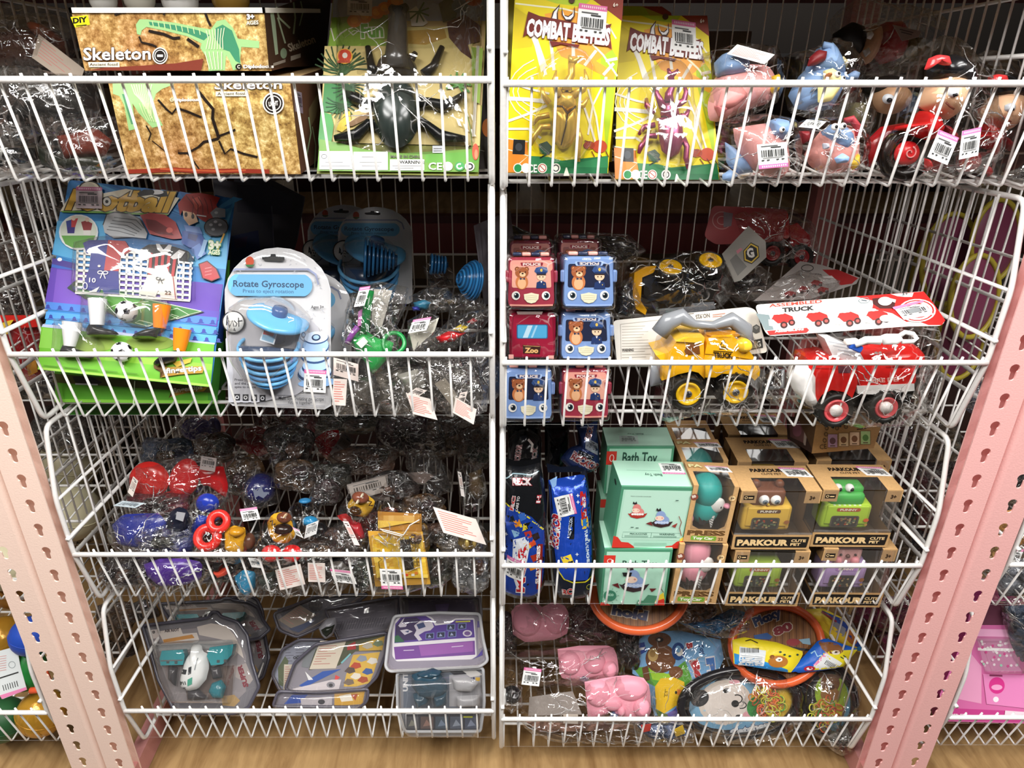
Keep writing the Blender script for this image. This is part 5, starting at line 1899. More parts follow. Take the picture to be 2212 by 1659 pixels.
# large blue coil of a rear card facing sideways
ps = plane(*rp('b2', 1500,850), *rp('b2', 1800,850),1.0,1.0,0)
t = thing('gyroscope_toy_card', 'gyroscope card seen edge-on with its blue spiral, beside the centre post', 'toy card', PT(ps, 'b2', 1700,850), 'gyroscope blister cards')
m = MB()
e0, e1 = PT(ps, 'b2', 1730,330), PT(ps, 'b2', 1800,860)
bk = Vector((0.5,0.86,0)).normalized() * 0.10
m.prism([e0, e1, e1 + bk, e0 + bk], Vector((0.0015,0,0)), '6f6a70')
m.build('card', 'print', t)
m = MB()
k = pxm(ps, 'b2', 1700,700)
cc = PT(ps, 'b2', 1700,690)
ax = Vector((-0.85,-0.35,0.25)).normalized()
for i, r_ in enumerate((125,128,120,108,94,76,56,34)):
 m.ring(cc + ax * (i * 16 - 40) * k, ax, r_ * k, 9 * k, '1f5f94' if i % 2 else '2f78b0', 28,6)
m.lathe([(110 * k, -50 * k),(118 * k, 0),(60 * k, 60 * k),(0,80 * k)], cc, ax, '1a4468', 24)
m.build('spiral_rings', 'plastic', t)
# rear coil, standing on its side
for (x0, x1, y, n_, lb) in ((1010,1220,560,8, 'dark blue toy spring lying sideways among the rear gyroscope cards'),(1450,1560,600,5, 'small dark toy spring wedged behind the edge-on card')):
 ps = plane(*rp('b2', x0,680), *rp('b2', x1,680),1.04,1.04,0)
 k = pxm(ps, 'b2', x0,600)
 p = PT(ps, 'b2', x0, y - 15)
 t = thing('spiral_toy', lb, 'toy', p)
 m = MB()
 ax = Vector((1,0.15,-0.12)).normalized()
 for i in range(n_):
  m.ring(p + ax * (i * (x1 - x0) / n_) * k, ax, (125 - i * (10 if n_ > 5 else 5)) * k * (1 if n_ > 5 else 0.5),9 * k, ('27618f', '1d4a70')[i % 2],24,6)
 m.build('rings', 'plastic', t)
 m = MB()
 m.lathe([(90 * k * (1 if n_ > 5 else .5),-10 * k),(40 * k * (1 if n_ > 5 else .5),(x1 - x0) * k)], p, ax, '14304a', 20)
 m.build('core', 'plastic', t)
# tall dark cards behind
for k, (O, Y_, ln, lb) in enumerate((([140,20,380,20,610,140,560,420,480,720,120,700],1.20,10, 'tall grey blister card back standing behind the gyroscope cards'),
                                     ([0,20,330,60,390,200,420,720,40,720],1.08,14, 'tall dark toy card behind the football cards'))):
 pq = plane(*rp('b2', 150,800), *rp('b2', 450,800), Y_, Y_, ln)
 t = thing('toy_card', lb, 'toy card', PT(pq, 'b2', 300, O[-1]))
 m = MB()
 slab(m, pq, 'b2', O, 0.0015, '37343a')
 a = Art(pq, 'b2', m)
 a.poly('2a2730', 160,60,380,60,540,150,500,260,160,240)
 a.poly('1d2340', 120,400,300,360,330,640,120,640).poly('32203a', 140,420,230,400,220,470,150,480)
 a.line('5a5560', 5, *O[4:8])
 m.build('card', 'print', t)
# --- crumpled bags on the right half of the basket
def heapbag(label, reg, xy, Y_, ln, seed, parts=(), tags=(), hf=0.03, crumple=0.006, mat='filmc', group=None, name='bagged_toy', cat='bagged toy', fs=55, radial=0.002):
 xs, ys = xy[0::2], xy[1::2]
 cx, by = (min(xs) + max(xs)) / 2, max(ys)
 pl = plane(*rp(reg, cx - 50, by), *rp(reg, cx + 50, by), Y_, Y_, ln)
 t = thing(name, label, cat, PT(pl, reg, cx, by), group)
 for j, pt_ in enumerate(parts):
  nm, kind, col, args, h = pt_[:5]
  mt = pt_[5] if len(pt_) > 5 else 'plastic'
  m = MB()
  if kind == 'puff':
   puff(m, up(pl, h), reg, args, 0.012,0.008, col, 24 if mt != 'crump' else 34,6,0.0 if mt != 'crump' else 0.006, seed + j, fscale=60)
  elif kind == 'tube':
   ptube(m, pl, reg, args[1:], args[0], h, col)
  elif kind == 'ball':
   x, y, r = args
   m.ell(PT(up(pl, h), reg, x, y), r * pxm(pl, reg, x, y), col, n=20, m=14)
  elif kind == 'card':
   slab(m, up(pl, h), reg, args, 0.0008, col)
  elif kind == 'ring':
   x, y, r, w_ = args
   m.ring(PT(up(pl, h), reg, x, y), pl.N + pl.V * 0.4, r * pxm(pl, reg, x, y), w_, col)
  m.build(nm, mt, t)
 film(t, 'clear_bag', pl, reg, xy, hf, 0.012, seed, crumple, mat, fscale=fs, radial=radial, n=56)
 for j, (c4, kw) in enumerate(tags):
  pt = up(pl, hf + 0.004 + j * 0.001)
  m = MB()
  base = kw.get('base', 'f0eeea')
  slab(m, pt, reg, [c4[0], c4[1], c4[2], c4[3], c4[2] + c4[4] - c4[0], c4[3] + c4[5] - c4[1], c4[4], c4[5]],0.0005, base)
  Art(pt, reg, m).sticker(*c4, **kw)
  m.build('paper_tag' if kw.get('red') else 'price_sticker', 'matte', t)
 return t, pl
RED = dict(strip=None, red=True, base='e9dcd4')
heapbag('green propeller toy in a clear bag, between the gyroscope card and the centre post', 'b2', [930,760,1000,720,1130,700,1180,780,1200,960,1280,1080,1260,1250,1140,1330,1040,1340,940,1240,850,1130,860,1000],0.895,18,61,
  [('toy_body', 'puff', '2ea34f', [900,1070,1000,1020,1100,1080,1200,1100,1180,1190,1060,1320,1000,1220,940,1150],0.008),('toy_ring', 'ring', '1f8f45', (1200,1110,70,0.003),0.016),('toy_arm', 'tube', '8a4a9a', (0.004,960,1000,920,1060,890,1110),0.02),
         ('toy_stalk', 'tube', '1f7a3c', (0.006,1040,760,1020,900,1010,1030),0.02),('toy_badge', 'card', 'f2f2f0', [950,1110,1000,1070,1030,1100,985,1145],0.024),('shell_print', 'card', 'c27fb8', [965,900,995,880,990,990,960,1000],0.02)],
  [((975,740,1045,730,935,870), dict(strip='d873a8', seed=2))])
heapbag('clear bag with a white paper insert and silvery folds beside the green toy', 'b2', [1030,720,1120,700,1300,740,1280,880,1240,960,1180,1080,1120,1120,1060,1000,1020,900],0.915,18,62,
  [('paper_insert', 'card', 'd9d6ce', [1070,750,1190,760,1120,1005,1050,985],0.01, 'matte')],(),0.02,0.009)
heapbag('clear bag with a white sheet and price sticker, right of the green toy', 'b2', [1290,960,1400,900,1500,930,1480,1020,1420,1140,1340,1190,1290,1130],0.90,18,63,
  [('paper_insert', 'card', 'c9c6b8', [1300,1030,1500,940,1470,1030,1330,1160],0.012, 'matte')],[((1330,955,1450,935,1295,1045), dict(strip='d873a8', seed=6))],0.02)
heapbag('clear bag with red and yellow toy parts near the centre post', 'b2', [1440,1080,1560,960,1700,900,1830,880,1830,960,1740,1080,1600,1150,1470,1150],0.93,18,64,
  [('toy_body', 'puff', 'd8262c', [1480,1070,1560,1030,1680,1040,1600,1100,1500,1110],0.01),('toy_part', 'puff', 'e6c92a', [1590,1020,1640,985,1700,1000,1660,1040],0.012),('toy_part', 'puff', '8f1c22', [1680,970,1730,940,1760,960,1720,990],0.012)],(),0.024)
heapbag('clear bag with a blue lettered toy, behind the silvery bag', 'b2', [1300,800,1420,740,1560,740,1620,820,1560,900,1440,920,1320,880],0.98,20,65,
  [('toy_body', 'puff', '2f7fa0', [1330,840,1400,820,1450,840,1420,890,1340,890],0.01),('toy_cap', 'puff', '3a3f9a', [1320,870,1370,860,1380,895,1330,900],0.014)],(),0.03)
heapbag('smoky clear bag by the centre post above the red and yellow parts', 'b2', [1560,800,1680,760,1800,820,1820,880,1700,920,1600,960,1540,880],0.99,20,66,
  [('toy_body', 'puff', '6a5a3a', [1540,820,1600,810,1620,850,1570,870],0.01)],(),0.03)
heapbag('crushed clear bag with a pink printed tag just right of the gyroscope card', 'b2', [800,1200,920,1200,980,1280,1100,1330,1100,1480,1000,1580,880,1600,800,1560],0.885,12,67,
  [('toy_body', 'puff', '5a554f', [900,1380,1040,1360,1060,1500,920,1540],0.008)],[((800,1205,965,1250,800,1320), dict(strip=None, base='d8c8c0')),((800,1345,890,1350,790,1520), RED)],0.026,0.009)
heapbag('clear bag bulging at the rim with a red printed tag, middle of the loose bags', 'b2', [1120,1380,1260,1300,1400,1250,1480,1380,1460,1560,1330,1610,1200,1580,1090,1500],0.885,12,68,
  [('toy_body', 'puff', '7d7a72', [1220,1320,1360,1280,1420,1400,1300,1460],0.008)],[((1350,1405,1420,1425,1285,1450), dict(strip=None, base='e9dcd4')),((1280,1440,1440,1480,1330,1580), RED)],0.026,0.009)
heapbag('clear bag with a beige card strip and red printed tag, closest to the centre post', 'b2', [1400,1180,1560,1170,1700,1260,1830,1400,1820,1560,1720,1610,1560,1600,1470,1480],0.885,12,69,
  [('paper_insert', 'card', '9c9486', [1470,1380,1540,1340,1680,1540,1640,1600],0.008, 'matte')],[((1640,1440,1690,1430,1600,1580), dict(strip=None, base='e9dcd4')),((1610,1470,1750,1550,1590,1570), RED)],0.026,0.009)
heapbag('grey crushed bag behind the rim between the green toy and the centre post', 'b2', [1240,1150,1450,1150,1620,1180,1760,1200,1800,1330,1600,1400,1380,1350,1230,1290],0.93,15,70,
  [('toy_body', 'puff', '3b3834', [1300,1180,1500,1190,1600,1300,1400,1330],0.0)],(),0.03,0.009)
heapbag('dark crushed bag filling the corner at the centre post', 'b2', [1640,1080,1830,1000,1835,1300,1835,1500,1760,1380,1700,1240],0.95,15,71,[('toy_body', 'puff', '2b2a2c', [1700,1120,1820,1080,1820,1300,1740,1280],0.0)],(),0.03,0.008)
heapbag('brown tinted bag lying behind the loose bags against the back', 'b2', [1390,600,1500,520,1600,640,1700,830,1540,860,1440,760],1.1,25,72,[('toy_body', 'puff', '4e3a34', [1420,620,1490,560,1580,720,1500,760],0.0)],(),0.02,0.006)
for i, (x, y, rx, ry, Y_, cc, adj) in enumerate(((950,1450,190,130,.905, '6e6a64', 'ash grey'),(1250,1420,200,150,.905, '7c766c', 'pale taupe'),(1560,1420,200,150,.905, '5c5850', 'dull khaki'),(1780,1320,120,200,.92, '403e40', 'slate'),(1150,1240,160,130,.93, '4e4a44', 'bark brown'),(1430,1130,190,110,.95, '55524c', 'stone'),(1000,880,130,120,1.0, '3a3836', 'sooty'))):
 heapbag('%s crumpled bag under the loose bags between the gyroscope card and the post' % adj, 'b2', blobxy(x, y, rx, ry, 700 + i), Y_, 15,700 + i, [('toy_body', 'puff', cc, blobxy(x, y, rx, ry, 710 + i),-.004, 'crump')],(),.018,.007, group='crumpled bags right of the gyroscope card')
# ================================================================== right column, second basket
def bear(a, x, y, s):
 """printed brown bear, head centred at x,y"""
 a.ell('8a4a2c', x - 24 * s, y - 18 * s, 13 * s, 13 * s).ell('8a4a2c', x + 24 * s, y - 18 * s, 13 * s, 13 * s).ell('e8a878', x - 24 * s, y - 18 * s, 6 * s, 6 * s).ell('e8a878', x + 24 * s, y - 18 * s, 6 * s, 6 * s)
 a.ell('cf7f4c', x, y + 50 * s, 33 * s, 38 * s).ell('efb98c', x, y + 56 * s, 22 * s, 28 * s)
 a.ell('a8603a', x, y, 35 * s, 29 * s).ell('f0cba0', x + 4 * s, y + 10 * s, 16 * s, 12 * s)
 a.ell('2a1712', x + 4 * s, y + 5 * s, 6 * s, 4 * s).ell('2a1712', x - 10 * s, y - 3 * s, 3 * s, 4 * s).ell('2a1712', x + 18 * s, y - 3 * s, 3 * s, 4 * s)
 a.poly('2e3d5c', x - 10 * s, y + 26 * s, x + 4 * s, y + 32 * s, x + 16 * s, y + 26 * s, x + 16 * s, y + 38 * s, x + 4 * s, y + 33 * s, x - 10 * s, y + 38 * s)
def officer(a, x, y, s):
 """printed officer with a peaked cap"""
 a.poly('22386a', x - 30 * s, y + 95 * s, x - 26 * s, y + 62 * s, x, y + 50 * s, x + 26 * s, y + 62 * s, x + 30 * s, y + 95 * s)
 a.ell('f3cfae', x, y + 28 * s, 26 * s, 23 * s)
 a.poly('3a2a22', x - 27 * s, y + 22 * s, x + 27 * s, y + 22 * s, x + 24 * s, y + 10 * s, x - 24 * s, y + 10 * s)
 a.poly('35548e', x - 40 * s, y - 2 * s, x - 30 * s, y - 22 * s, x, y - 30 * s, x + 32 * s, y - 22 * s, x + 38 * s, y - 2 * s, x + 26 * s, y + 12 * s, x - 26 * s, y + 12 * s)
 a.poly('1e3360', x - 27 * s, y + 4 * s, x + 27 * s, y + 4 * s, x + 27 * s, y + 14 * s, x - 27 * s, y + 14 * s)
 a.ell('e6c45a', x, y - 8 * s, 7 * s, 9 * s).ell('2a1712', x - 9 * s, y + 30 * s, 3 * s, 4 * s).ell('2a1712', x + 9 * s, y + 30 * s, 3 * s, 4 * s)
 a.poly('ffffff', x - 6 * s, y + 54 * s, x, y + 66 * s, x + 6 * s, y + 54 * s).poly('e6c45a', x + 12 * s, y + 70 * s, x + 18 * s, y + 70 * s, x + 15 * s, y + 78 * s)
def bus(label, ox, oy, W, H, Y_, ln, col, rim, win, bar, seed, kind='front', lab='POLICE', flip=False):
 """toy police bus standing nose up; ox,oy: top-left of the nose in region b3, W,H: its size"""
 g = lambda x, y: (ox + x * W, oy + y * H)
 G = lambda *xy: [q for i in range(0, len(xy),2) for q in g(xy[i], xy[i + 1])]
 pl = plane(*rp('b3', ox, oy + H), *rp('b3', ox + W, oy + H), Y_, Y_, ln)
 t = thing('toy_police_bus', label, 'toy bus', PT(pl, 'b3', ox + W / 2, oy + H), 'toy police buses shrink wrapped in two stacks')
 k = pxm(pl, 'b3', ox, oy) * W
 cen = PT(pl, 'b3', *g(.5,.52))
 hh = (PT(pl, 'b3', *g(.5,.02)) - PT(pl, 'b3', *g(.5,.98))).length
 rot = Matrix((pl.U, pl.V, pl.N)).transposed()
 m = MB()
 dep = 0.075
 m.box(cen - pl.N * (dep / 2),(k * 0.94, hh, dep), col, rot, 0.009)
 m.build('bus_body', 'plastic', t)
 q = up(pl, 0.0006)
 if kind == 'front':
  m = MB()
  for sgn in (-1,1):
   m.box(cen + pl.U * sgn * k * 0.485 + pl.V * hh * 0.12 - pl.N * 0.004,(k * 0.09, hh * 0.24,0.010), col, rot, 0.003)
  m.build('side_mirror', 'plastic', t)
  m = MB()
  for i, cc in enumerate((bar[0], bar[1], bar[0], bar[1])):
   m.box(PT(pl, 'b3', *g(0.22 + i * 0.185,-0.005)) - pl.N * 0.012,(k * 0.18, hh * 0.075,0.018), cc, rot, 0.003)
  m.build('light_bar', 'plastic', t)
  m = MB()
  # printed nose plate
  pts = slab(m, up(pl, 0.0015), 'b3', roundpoly(G(.06,.09,.94,.09,.96,.96,.04,.96), W * 0.12),0.0015, col)
  a = Art(up(pl, 0.0016), 'b3', m)
  a.poly(rim if win != '1d2440' else col, *roundpoly(G(.08,.10,.92,.10,.93,.30,.07,.30), W * 0.07))
  a.poly(win, *roundpoly(G(.12,.18,.88,.18,.90,.61,.11,.61), W * 0.04))
  a.poly(rim if win != '1d2440' else 'a9c4ee', *roundpoly(G(.24,.135,.78,.135,.76,.215,.26,.215), W * 0.03))
  a.poly('8f2434' if win != '1d2440' else '3a4a7a', *roundpoly(G(.28,.143,.74,.143,.72,.207,.30,.207), W * 0.02))
  x0, y0 = g(.33,.198)
  x1, y1 = g(.69,.198)
  a.text(lab, *((x1, y0 - H * .045, x0, y1 - H * .045) if flip else (x0, y0, x1, y1)), H * 0.045, 'f4e4dc', 0.04)
  s = W / 300
  bear(a, *g(.31,.33), s * 1.15)
  officer(a, *g(.70,.31), s * 1.05)
  for ex in (.19,.79):
   a.ell('f6f4ee', *g(ex, .755), W * 0.083, W * 0.087).ell('2c4456', *g(ex + .012,.755), W * 0.052, W * 0.056).ell('0e1418', *g(ex + .012,.755), W * 0.034, W * 0.038).ell('ffffff', *g(ex - .01,.735), W * 0.014, W * 0.014)
  a.poly('ece6c8', *G(.35,.73,.42,.72,.50,.70,.58,.72,.65,.73,.64,.82,.58,.88,.50,.90,.42,.88,.36,.82))
  for i in range(3):
   a.line('c9c2a0', 3, *G(.38,.765 + i * .035,.5,.755 + i * .035,.62,.765 + i * .035))
  a.line(rim, H * 0.03, *G(.07,.93,.5,.94,.93,.93))
  m.build('face_plate', 'print', t)
 else:
  m = MB()
  a = Art(up(pl, 0.0006), 'b3', m)
  a.poly('7a0f2a', *roundpoly(G(.10,.04,.90,.04,.94,.96,.06,.96), W * .1)).poly('9a1436', *roundpoly(G(.12,.06,.88,.06,.92,.94,.08,.94), W * .1))
  a.poly('2a5a86', *roundpoly(G(.18,.27,.80,.27,.80,.57,.18,.57), W * .04)).poly('4fa8d8', *roundpoly(G(.20,.285,.78,.285,.78,.555,.20,.555), W * .03))
  a.poly('bfe0f2', *G(.40,.29,.50,.29,.40,.55,.30,.55)).poly('9fd0ec', *G(.56,.29,.60,.29,.50,.55,.46,.55))
  a.poly('3a1a14', *G(.30,.70,.66,.72,.64,.90,.31,.88)).poly('c9a060', *G(.31,.71,.65,.73,.63,.74,.32,.72))
  a.text('Zoo', *g(.34,.86), *g(.61,.865), H * 0.10, 'e8b878', 0.05)
  a.poly('f0b0a8', *G(.02,.90,.12,.90,.12,.99,.02,.99)).poly('f0b0a8', *G(.80,.92,.92,.92,.92,.99,.80,.99))
  a.poly('f0d8d4', *G(.18,.0,.70,.0,.68,.06,.20,.06))
  m.build('rear_print', 'print', t)
 blisterfilm = MB()
 blisterfilm.box(cen - pl.N * (dep / 2 - 0.001),(k * 1.03, hh * 1.06, dep + 0.012), 'ffffff', rot, 0.008)
 blisterfilm.build('shrink_wrap', 'film', t)
 return t
RB, RR, RW = 'a03448', 'eba294', 'e9ab98'
BB, BR_, BW = '7f9fd6', '9fbcec', '1d2440'
bus('pink and red police bus, at the top of the stack by the centre post', 100,505,320,345,0.885,14, RB, RR, RW, ('2b3450', 'eaa79a'),1)
bus('red bus showing its rear with a blue window, under the top red bus', 108,868,322,305,0.880,14, '9a1436', RR, RW, ('2b3450', 'eaa79a'),2, 'rear')
bus('blue police bus behind the rim, bottom of the stack by the centre post', 78,1222,325,345,0.876,14, BB, BR_, BW, ('eaa79a', '2b3450'),3)
bus('blue police bus, topmost of the right hand stack', 455,500,345,350,0.887,14, BB, BR_, BW, ('eaa79a', '2b3450'),4, flip=True)
bus('blue police bus just above the rim, middle of the right hand stack', 440,862,340,320,0.882,14, BB, BR_, BW, ('eaa79a', '2b3450'),5, flip=True)
bus('red police bus behind the rim, bottom of the right hand stack', 445,1222,320,340,0.876,14, RB, RR, RW, ('2b3450', 'eaa79a'),6)
bus('dim red police bus roof showing behind the topmost one of the stack by the post', 110,400,290,330,0.985,10, '6e2436', 'b57a72', '8e5a54', ('2b2c40', 'b57a72'),7)  # rear two buses: the front reds darkened, shade put into the colour
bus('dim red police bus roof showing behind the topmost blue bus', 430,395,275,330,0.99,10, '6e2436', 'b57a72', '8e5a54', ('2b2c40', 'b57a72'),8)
def truckwheel(t, pl, reg, x, y, r, hub, rw=0.62, h=0.02, dep=0.016, name='wheel', tilt=0.0):
 k = pxm(pl, reg, x, y)
 c = PT(up(pl, h), reg, x, y)
 ax = (pl.N + pl.V * tilt).normalized()
 m = MB()
 Rr = r * k
 n = 28
 prof = [(0,-dep),(Rr * .9,-dep),(Rr, -dep * .7),(Rr, 0),(Rr * .92, dep * .25),(Rr * rw * 1.05, dep * .2),(Rr * rw, -dep * .1)]
 m.lathe(prof, c, ax, '1b1a18', n)
 for i in range(16):
  a_ = 2 * PI * i / 16
  u_ = ax.orthogonal().normalized()
  v_ = ax.cross(u_)
  d = u_ * math.cos(a_) + v_ * math.sin(a_)
  m.box(c + d * Rr * 0.99 - ax * dep * 0.35,(Rr * .16, Rr * .12, dep * .9), '201f1c', Matrix((d, ax.cross(d), ax)).transposed(),0.0008)
 w_ = m.build(name, 'soft', t)
 m = MB()
 m.lathe([(Rr * rw, -dep * .1),(Rr * rw, dep * .22),(Rr * rw * .86, dep * .3),(Rr * rw * .74, dep * .05),(Rr * .22, dep * .0),(Rr * .2, dep * .2),(0, dep * .2)], c, ax, hub, 24)
 m.build('wheel_rim', 'plastic', w_)
 m = MB()
 m.lathe([(Rr * .2, dep * .0),(Rr * .2, dep * .24),(0, dep * .24)], c, ax, '6b6c70' if hub != 'd8d4ce' else 'd8d4ce', 14)
 for s_ in (pl.U + pl.V * .3, pl.V - pl.U * .3):
  m.box(c + ax * dep * .25,(Rr * .3, Rr * .07,0.0006), '33343a', Matrix((s_.normalized(), ax.cross(s_).normalized(), ax)).transposed())
 m.build('wheel_screw', 'plastic', w_)
# --- yellow truck in a bag with header card
YC = 'f2b61c'
pt_ = plane(*rp('b3', 1100,1480), *rp('b3', 1740,1480),0.885,0.885,6)
t = thing('toy_dump_truck', 'yellow assembling truck with yellow-hub wheels, bagged under a pale header card', 'toy truck', PT(pt_, 'b3', 1420,1480), 'bagged assembling trucks')
def part(nm, xys, th, h, mt='plastic', pl=None, reg='b3', bev=None):
 m = MB()
 for xy, col in xys:
  slab(m, up(pl, h), reg, xy, th, col)
 return m.build(nm, mt, t)
part('cab', [([1140,1130,1190,1060,1365,1065,1368,1300,1330,1260,1290,1250,1200,1270,1130,1300,1095,1310,1100,1190,1060,1150], YC)],0.055,0.028, pl=pt_)
part('cab_window', [([1240,1120,1265,1075,1335,1080,1340,1140,1250,1145], '7a4a24')],0.001,0.0292, pl=pt_)
part('cab_roof', [([1185,1060,1240,1035,1370,1035,1365,1070], 'f6c636')],0.055,0.031, pl=pt_)
part('hopper', [([1385,1070,1420,1025,1545,1018,1600,1070,1640,1100,1700,1180,1725,1240,1720,1280,1690,1310,1660,1280,1480,1265,1440,1290,1370,1290,1365,1180], YC)],0.05,0.030, pl=pt_)
m = MB()
a = Art(up(pt_, 0.0303), 'b3', m)
a.line('8a5a10', 5,1370,1140,1500,1150,1690,1180).line('d89a12', 8,1395,1075,1425,1035,1540,1028)
a.poly('4a3408', 1460,1095,1490,1045,1520,1100).poly(YC, 1470,1090,1490,1056,1510,1094).text('!', 1487,1090,1492,1090,26, '4a3408', 0.04)
a.quad('4a3408', 1462,1104,1518,1110).line('2a1d06', 5,1425,1120,1550,1128)
a.text('TRUCK', 1428,1160,1550,1168,34, '2a1d06', 0.05, up=(-4,-32))
a.line('8a5a10', 4,1370,1195,1370,1290).line('d89a12', 6,1100,1200,1360,1190)
m.build('side_print', 'print', t)
m = MB()
puff(m, up(pt_, 0.03), 'b3', ovalxy(1620,1085,55,45),0.008,0.02, 'f6c636')
puff(m, up(pt_, 0.02), 'b3', [1370,1010,1560,990,1600,1020,1500,1030,1400,1040],0.01,0.03, 'b57a1c')
m.build('mixer_drum', 'plastic', t)
part('chassis', [([1150,1270,1290,1255,1370,1285,1480,1265,1660,1280,1640,1400,1200,1410], '2b2724')],0.04,0.018, pl=pt_)
for x, y in ((1262,1392),(1565,1380)):
 truckwheel(t, pt_, 'b3', x, y, 112, 'f3c41f', .68,0.034)
m = MB()
ptube(m, pt_, 'b3', [1080,1010,1140,930,1220,900,1300,950,1420,960,1540,920,1620,980,1640,1080],[.012,.012,.011,.006,.006,.010,.011,.009],0.012, '85888c', 10)
m.build('grey_digger_arm', 'plastic', t)
m = MB()
puff(m, up(pt_, 0.01), 'b3', [1010,1200,1090,1180,1100,1330,1020,1350],0.008,0.008, '8c9096')
m.build('grey_bucket', 'plastic', t)
ph = plane(*rp('b3', 800,1215), *rp('b3', 1770,1130),0.905,0.915,35)
m = MB()
O = roundpoly([782,925,1650,838,1700,860,1775,1130,1500,1160,810,1215],30)
slab(m, ph, 'b3', O, 0.001, 'd9d4ca')
a = Art(ph, 'b3', m)
a.line('a09a90', 4,830,950,1100,920,1120,1180,835,1190,830,950)
rnd = random.Random(4)
for i in range(12):
 a.line('b3ada2', 4,840,965 + i * 18,900 + rnd.uniform(60,180),960 + i * 18)
a.text('WARNING', 840,1125,915,1122,18, '55504a', 0.04)
a.text('NO.925', 1400,880,1310,890,26, '6a645c', 0.02).line('6a645c', 4,1300,880,1250,885,1250,905)
a.ringp('c07a70', 1590,935,20,18,5).line('c07a70', 5,1575,922,1605,948)
a.poly('5a5a58', 1675,965,1700,950,1722,965,1720,1000,1695,1010,1675,1000).poly('8a8a86', 1682,970,1700,960,1715,970,1700,985)
a.poly('3a3a38', 1650,1060,1735,1040,1742,1100,1665,1115).poly('8a8668', 1660,1065,1700,1055,1705,1100,1670,1105).text('G', 1705,1095,1730,1090,34, 'e0e0d8', 0.03)
a.line('c98a7a', 5,1420,890,1500,880).line('c98a7a', 5,1420,902,1480,896)
m.build('header_card', 'matte', t)
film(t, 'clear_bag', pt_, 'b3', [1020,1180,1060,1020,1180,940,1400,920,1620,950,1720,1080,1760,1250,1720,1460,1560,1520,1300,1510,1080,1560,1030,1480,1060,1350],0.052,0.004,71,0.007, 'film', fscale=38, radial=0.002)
# --- fire truck with ASSEMBLED TRUCK header card
pr_ = plane(*rp('b4', 440,1500), *rp('b4', 1240,1500),0.885,0.885,8)
t = thing('toy_fire_truck', 'red and white toy fire truck bagged under a white and red header card', 'toy truck', PT(pr_, 'b4', 850,1560), 'bagged assembling trucks')
part('cab', [([560,1180,700,1160,850,1200,870,1320,830,1430,790,1385,700,1370,640,1400,600,1460,560,1440,545,1300], 'cf2420')],0.05,0.030, pl=pr_, reg='b4')
m = MB()
puff(m, up(pr_, 0.02), 'b4', [450,1210,540,1180,590,1260,590,1400,610,1470,560,1480,450,1370,425,1280],0.016,0.03, 'f1efec', 30,7)
m.build('white_front', 'plastic', t)
part('tank_body', [([865,1200,1240,1180,1240,1310,1230,1330,880,1345,862,1300], 'c8221f')],0.05,0.030, pl=pr_, reg='b4')
part('white_skirt', [([862,1345,1230,1330,1232,1375,1000,1400,870,1395], 'ecebe8')],0.05,0.031, pl=pr_, reg='b4')
m = MB()
puff(m, up(pr_, 0.0), 'b4', [890,1090,980,1070,1200,1060,1275,1110,1280,1190,1240,1215,880,1220],0.034,0.02, 'd42420', 30,7)
m.build('tank_top', 'plastic', t)
m = MB()
slab(m, up(pr_, 0.024), 'b4', [655,1040,720,1045,870,1110,910,1180,720,1180],0.03, 'e9e9ea')
a = Art(up(pr_, 0.024), 'b4', m)
for i in range(4):
 a.line('b9bcc2', 5,680 + i * 30,1060 + i * 26,790 + i * 28,1080 + i * 26)
m.build('windshield', 'plastic', t)
m = MB()
a = Art(up(pr_, 0.0303), 'b4', m)
a.text('FIRE DEPT', 955,1325,1175,1310,26, 'f0b4a8', 0.03).line('8e1714', 5,865,1215,870,1340).line('a81c18', 5,600,1230,850,1240)
a.poly('5a3038', 740,1215,830,1215,820,1260,745,1262)
a.ell('f4e4e0', 985,1132,12,8).ell('f4e4e0', 1010,1130,10,7)
m.build('side_print', 'print', t)
part('chassis', [([640,1400,800,1380,1230,1370,1200,1450,700,1480], '26221f')],0.04,0.012, pl=pr_, reg='b4')
for x, y, r in ((725,1500,112),(1045,1480,105)):
 truckwheel(t, pr_, 'b4', x, y, r, 'd4555a', .66,0.034)
 k = pxm(pr_, 'b4', x, y)
 m = MB()
 m.lathe([(38 * k, 0),(38 * k, .004),(0,.005)], PT(up(pr_, .0355), 'b4', x, y), pr_.N, 'ece6e2', 14)
 m.build('hub_cap', 'plastic', t)
m = MB()
ptube(m, pr_, 'b4', [850,1080,920,1050,1010,1052],[.004,.005,.006],0.05, 'f2f1ef', 8)
puff(m, up(pr_, 0.05), 'b4', [1000,1030,1040,1010,1140,1010,1160,1050,1120,1080,1030,1080],0.006,0.006, 'f2f1ef', 24,5)
ptube(m, pr_, 'b4', [1140,1020,1170,1000,1220,1010,1245,1040,1220,1060,1150,1060],0.003,0.05, 'f2f1ef', 8)
m.build('white_ladder_handle', 'plastic', t)
m = MB()
k = pxm(pr_, 'b4', 850,1090)
m.box(PT(up(pr_, 0.045), 'b4', 850,1095),(85 * k, 45 * k, 0.01), '2a55b0', Matrix((pr_.U, pr_.V, pr_.N)).transposed() @ Matrix.Rotation(-.4,3, 'Z'),0.003)
m.box(PT(up(pr_, 0.045), 'b4', 825,1060),(80 * k, 35 * k, 0.01), 'f3f1ea', Matrix((pr_.U, pr_.V, pr_.N)).transposed() @ Matrix.Rotation(.1,3, 'Z'),0.003)
m.build('beacon', 'plastic', t)
ph = plane(*rp('b4', 290,1025), *rp('b4', 1420,955),0.895,0.895,52)
m = MB()
O = roundpoly([210,825,1290,738,1340,800,1430,930,1400,960,1200,962,300,1025,270,990],28)
slab(m, ph, 'b4', O, 0.001, 'f2f1ec')
a = Art(ph, 'b4', m)
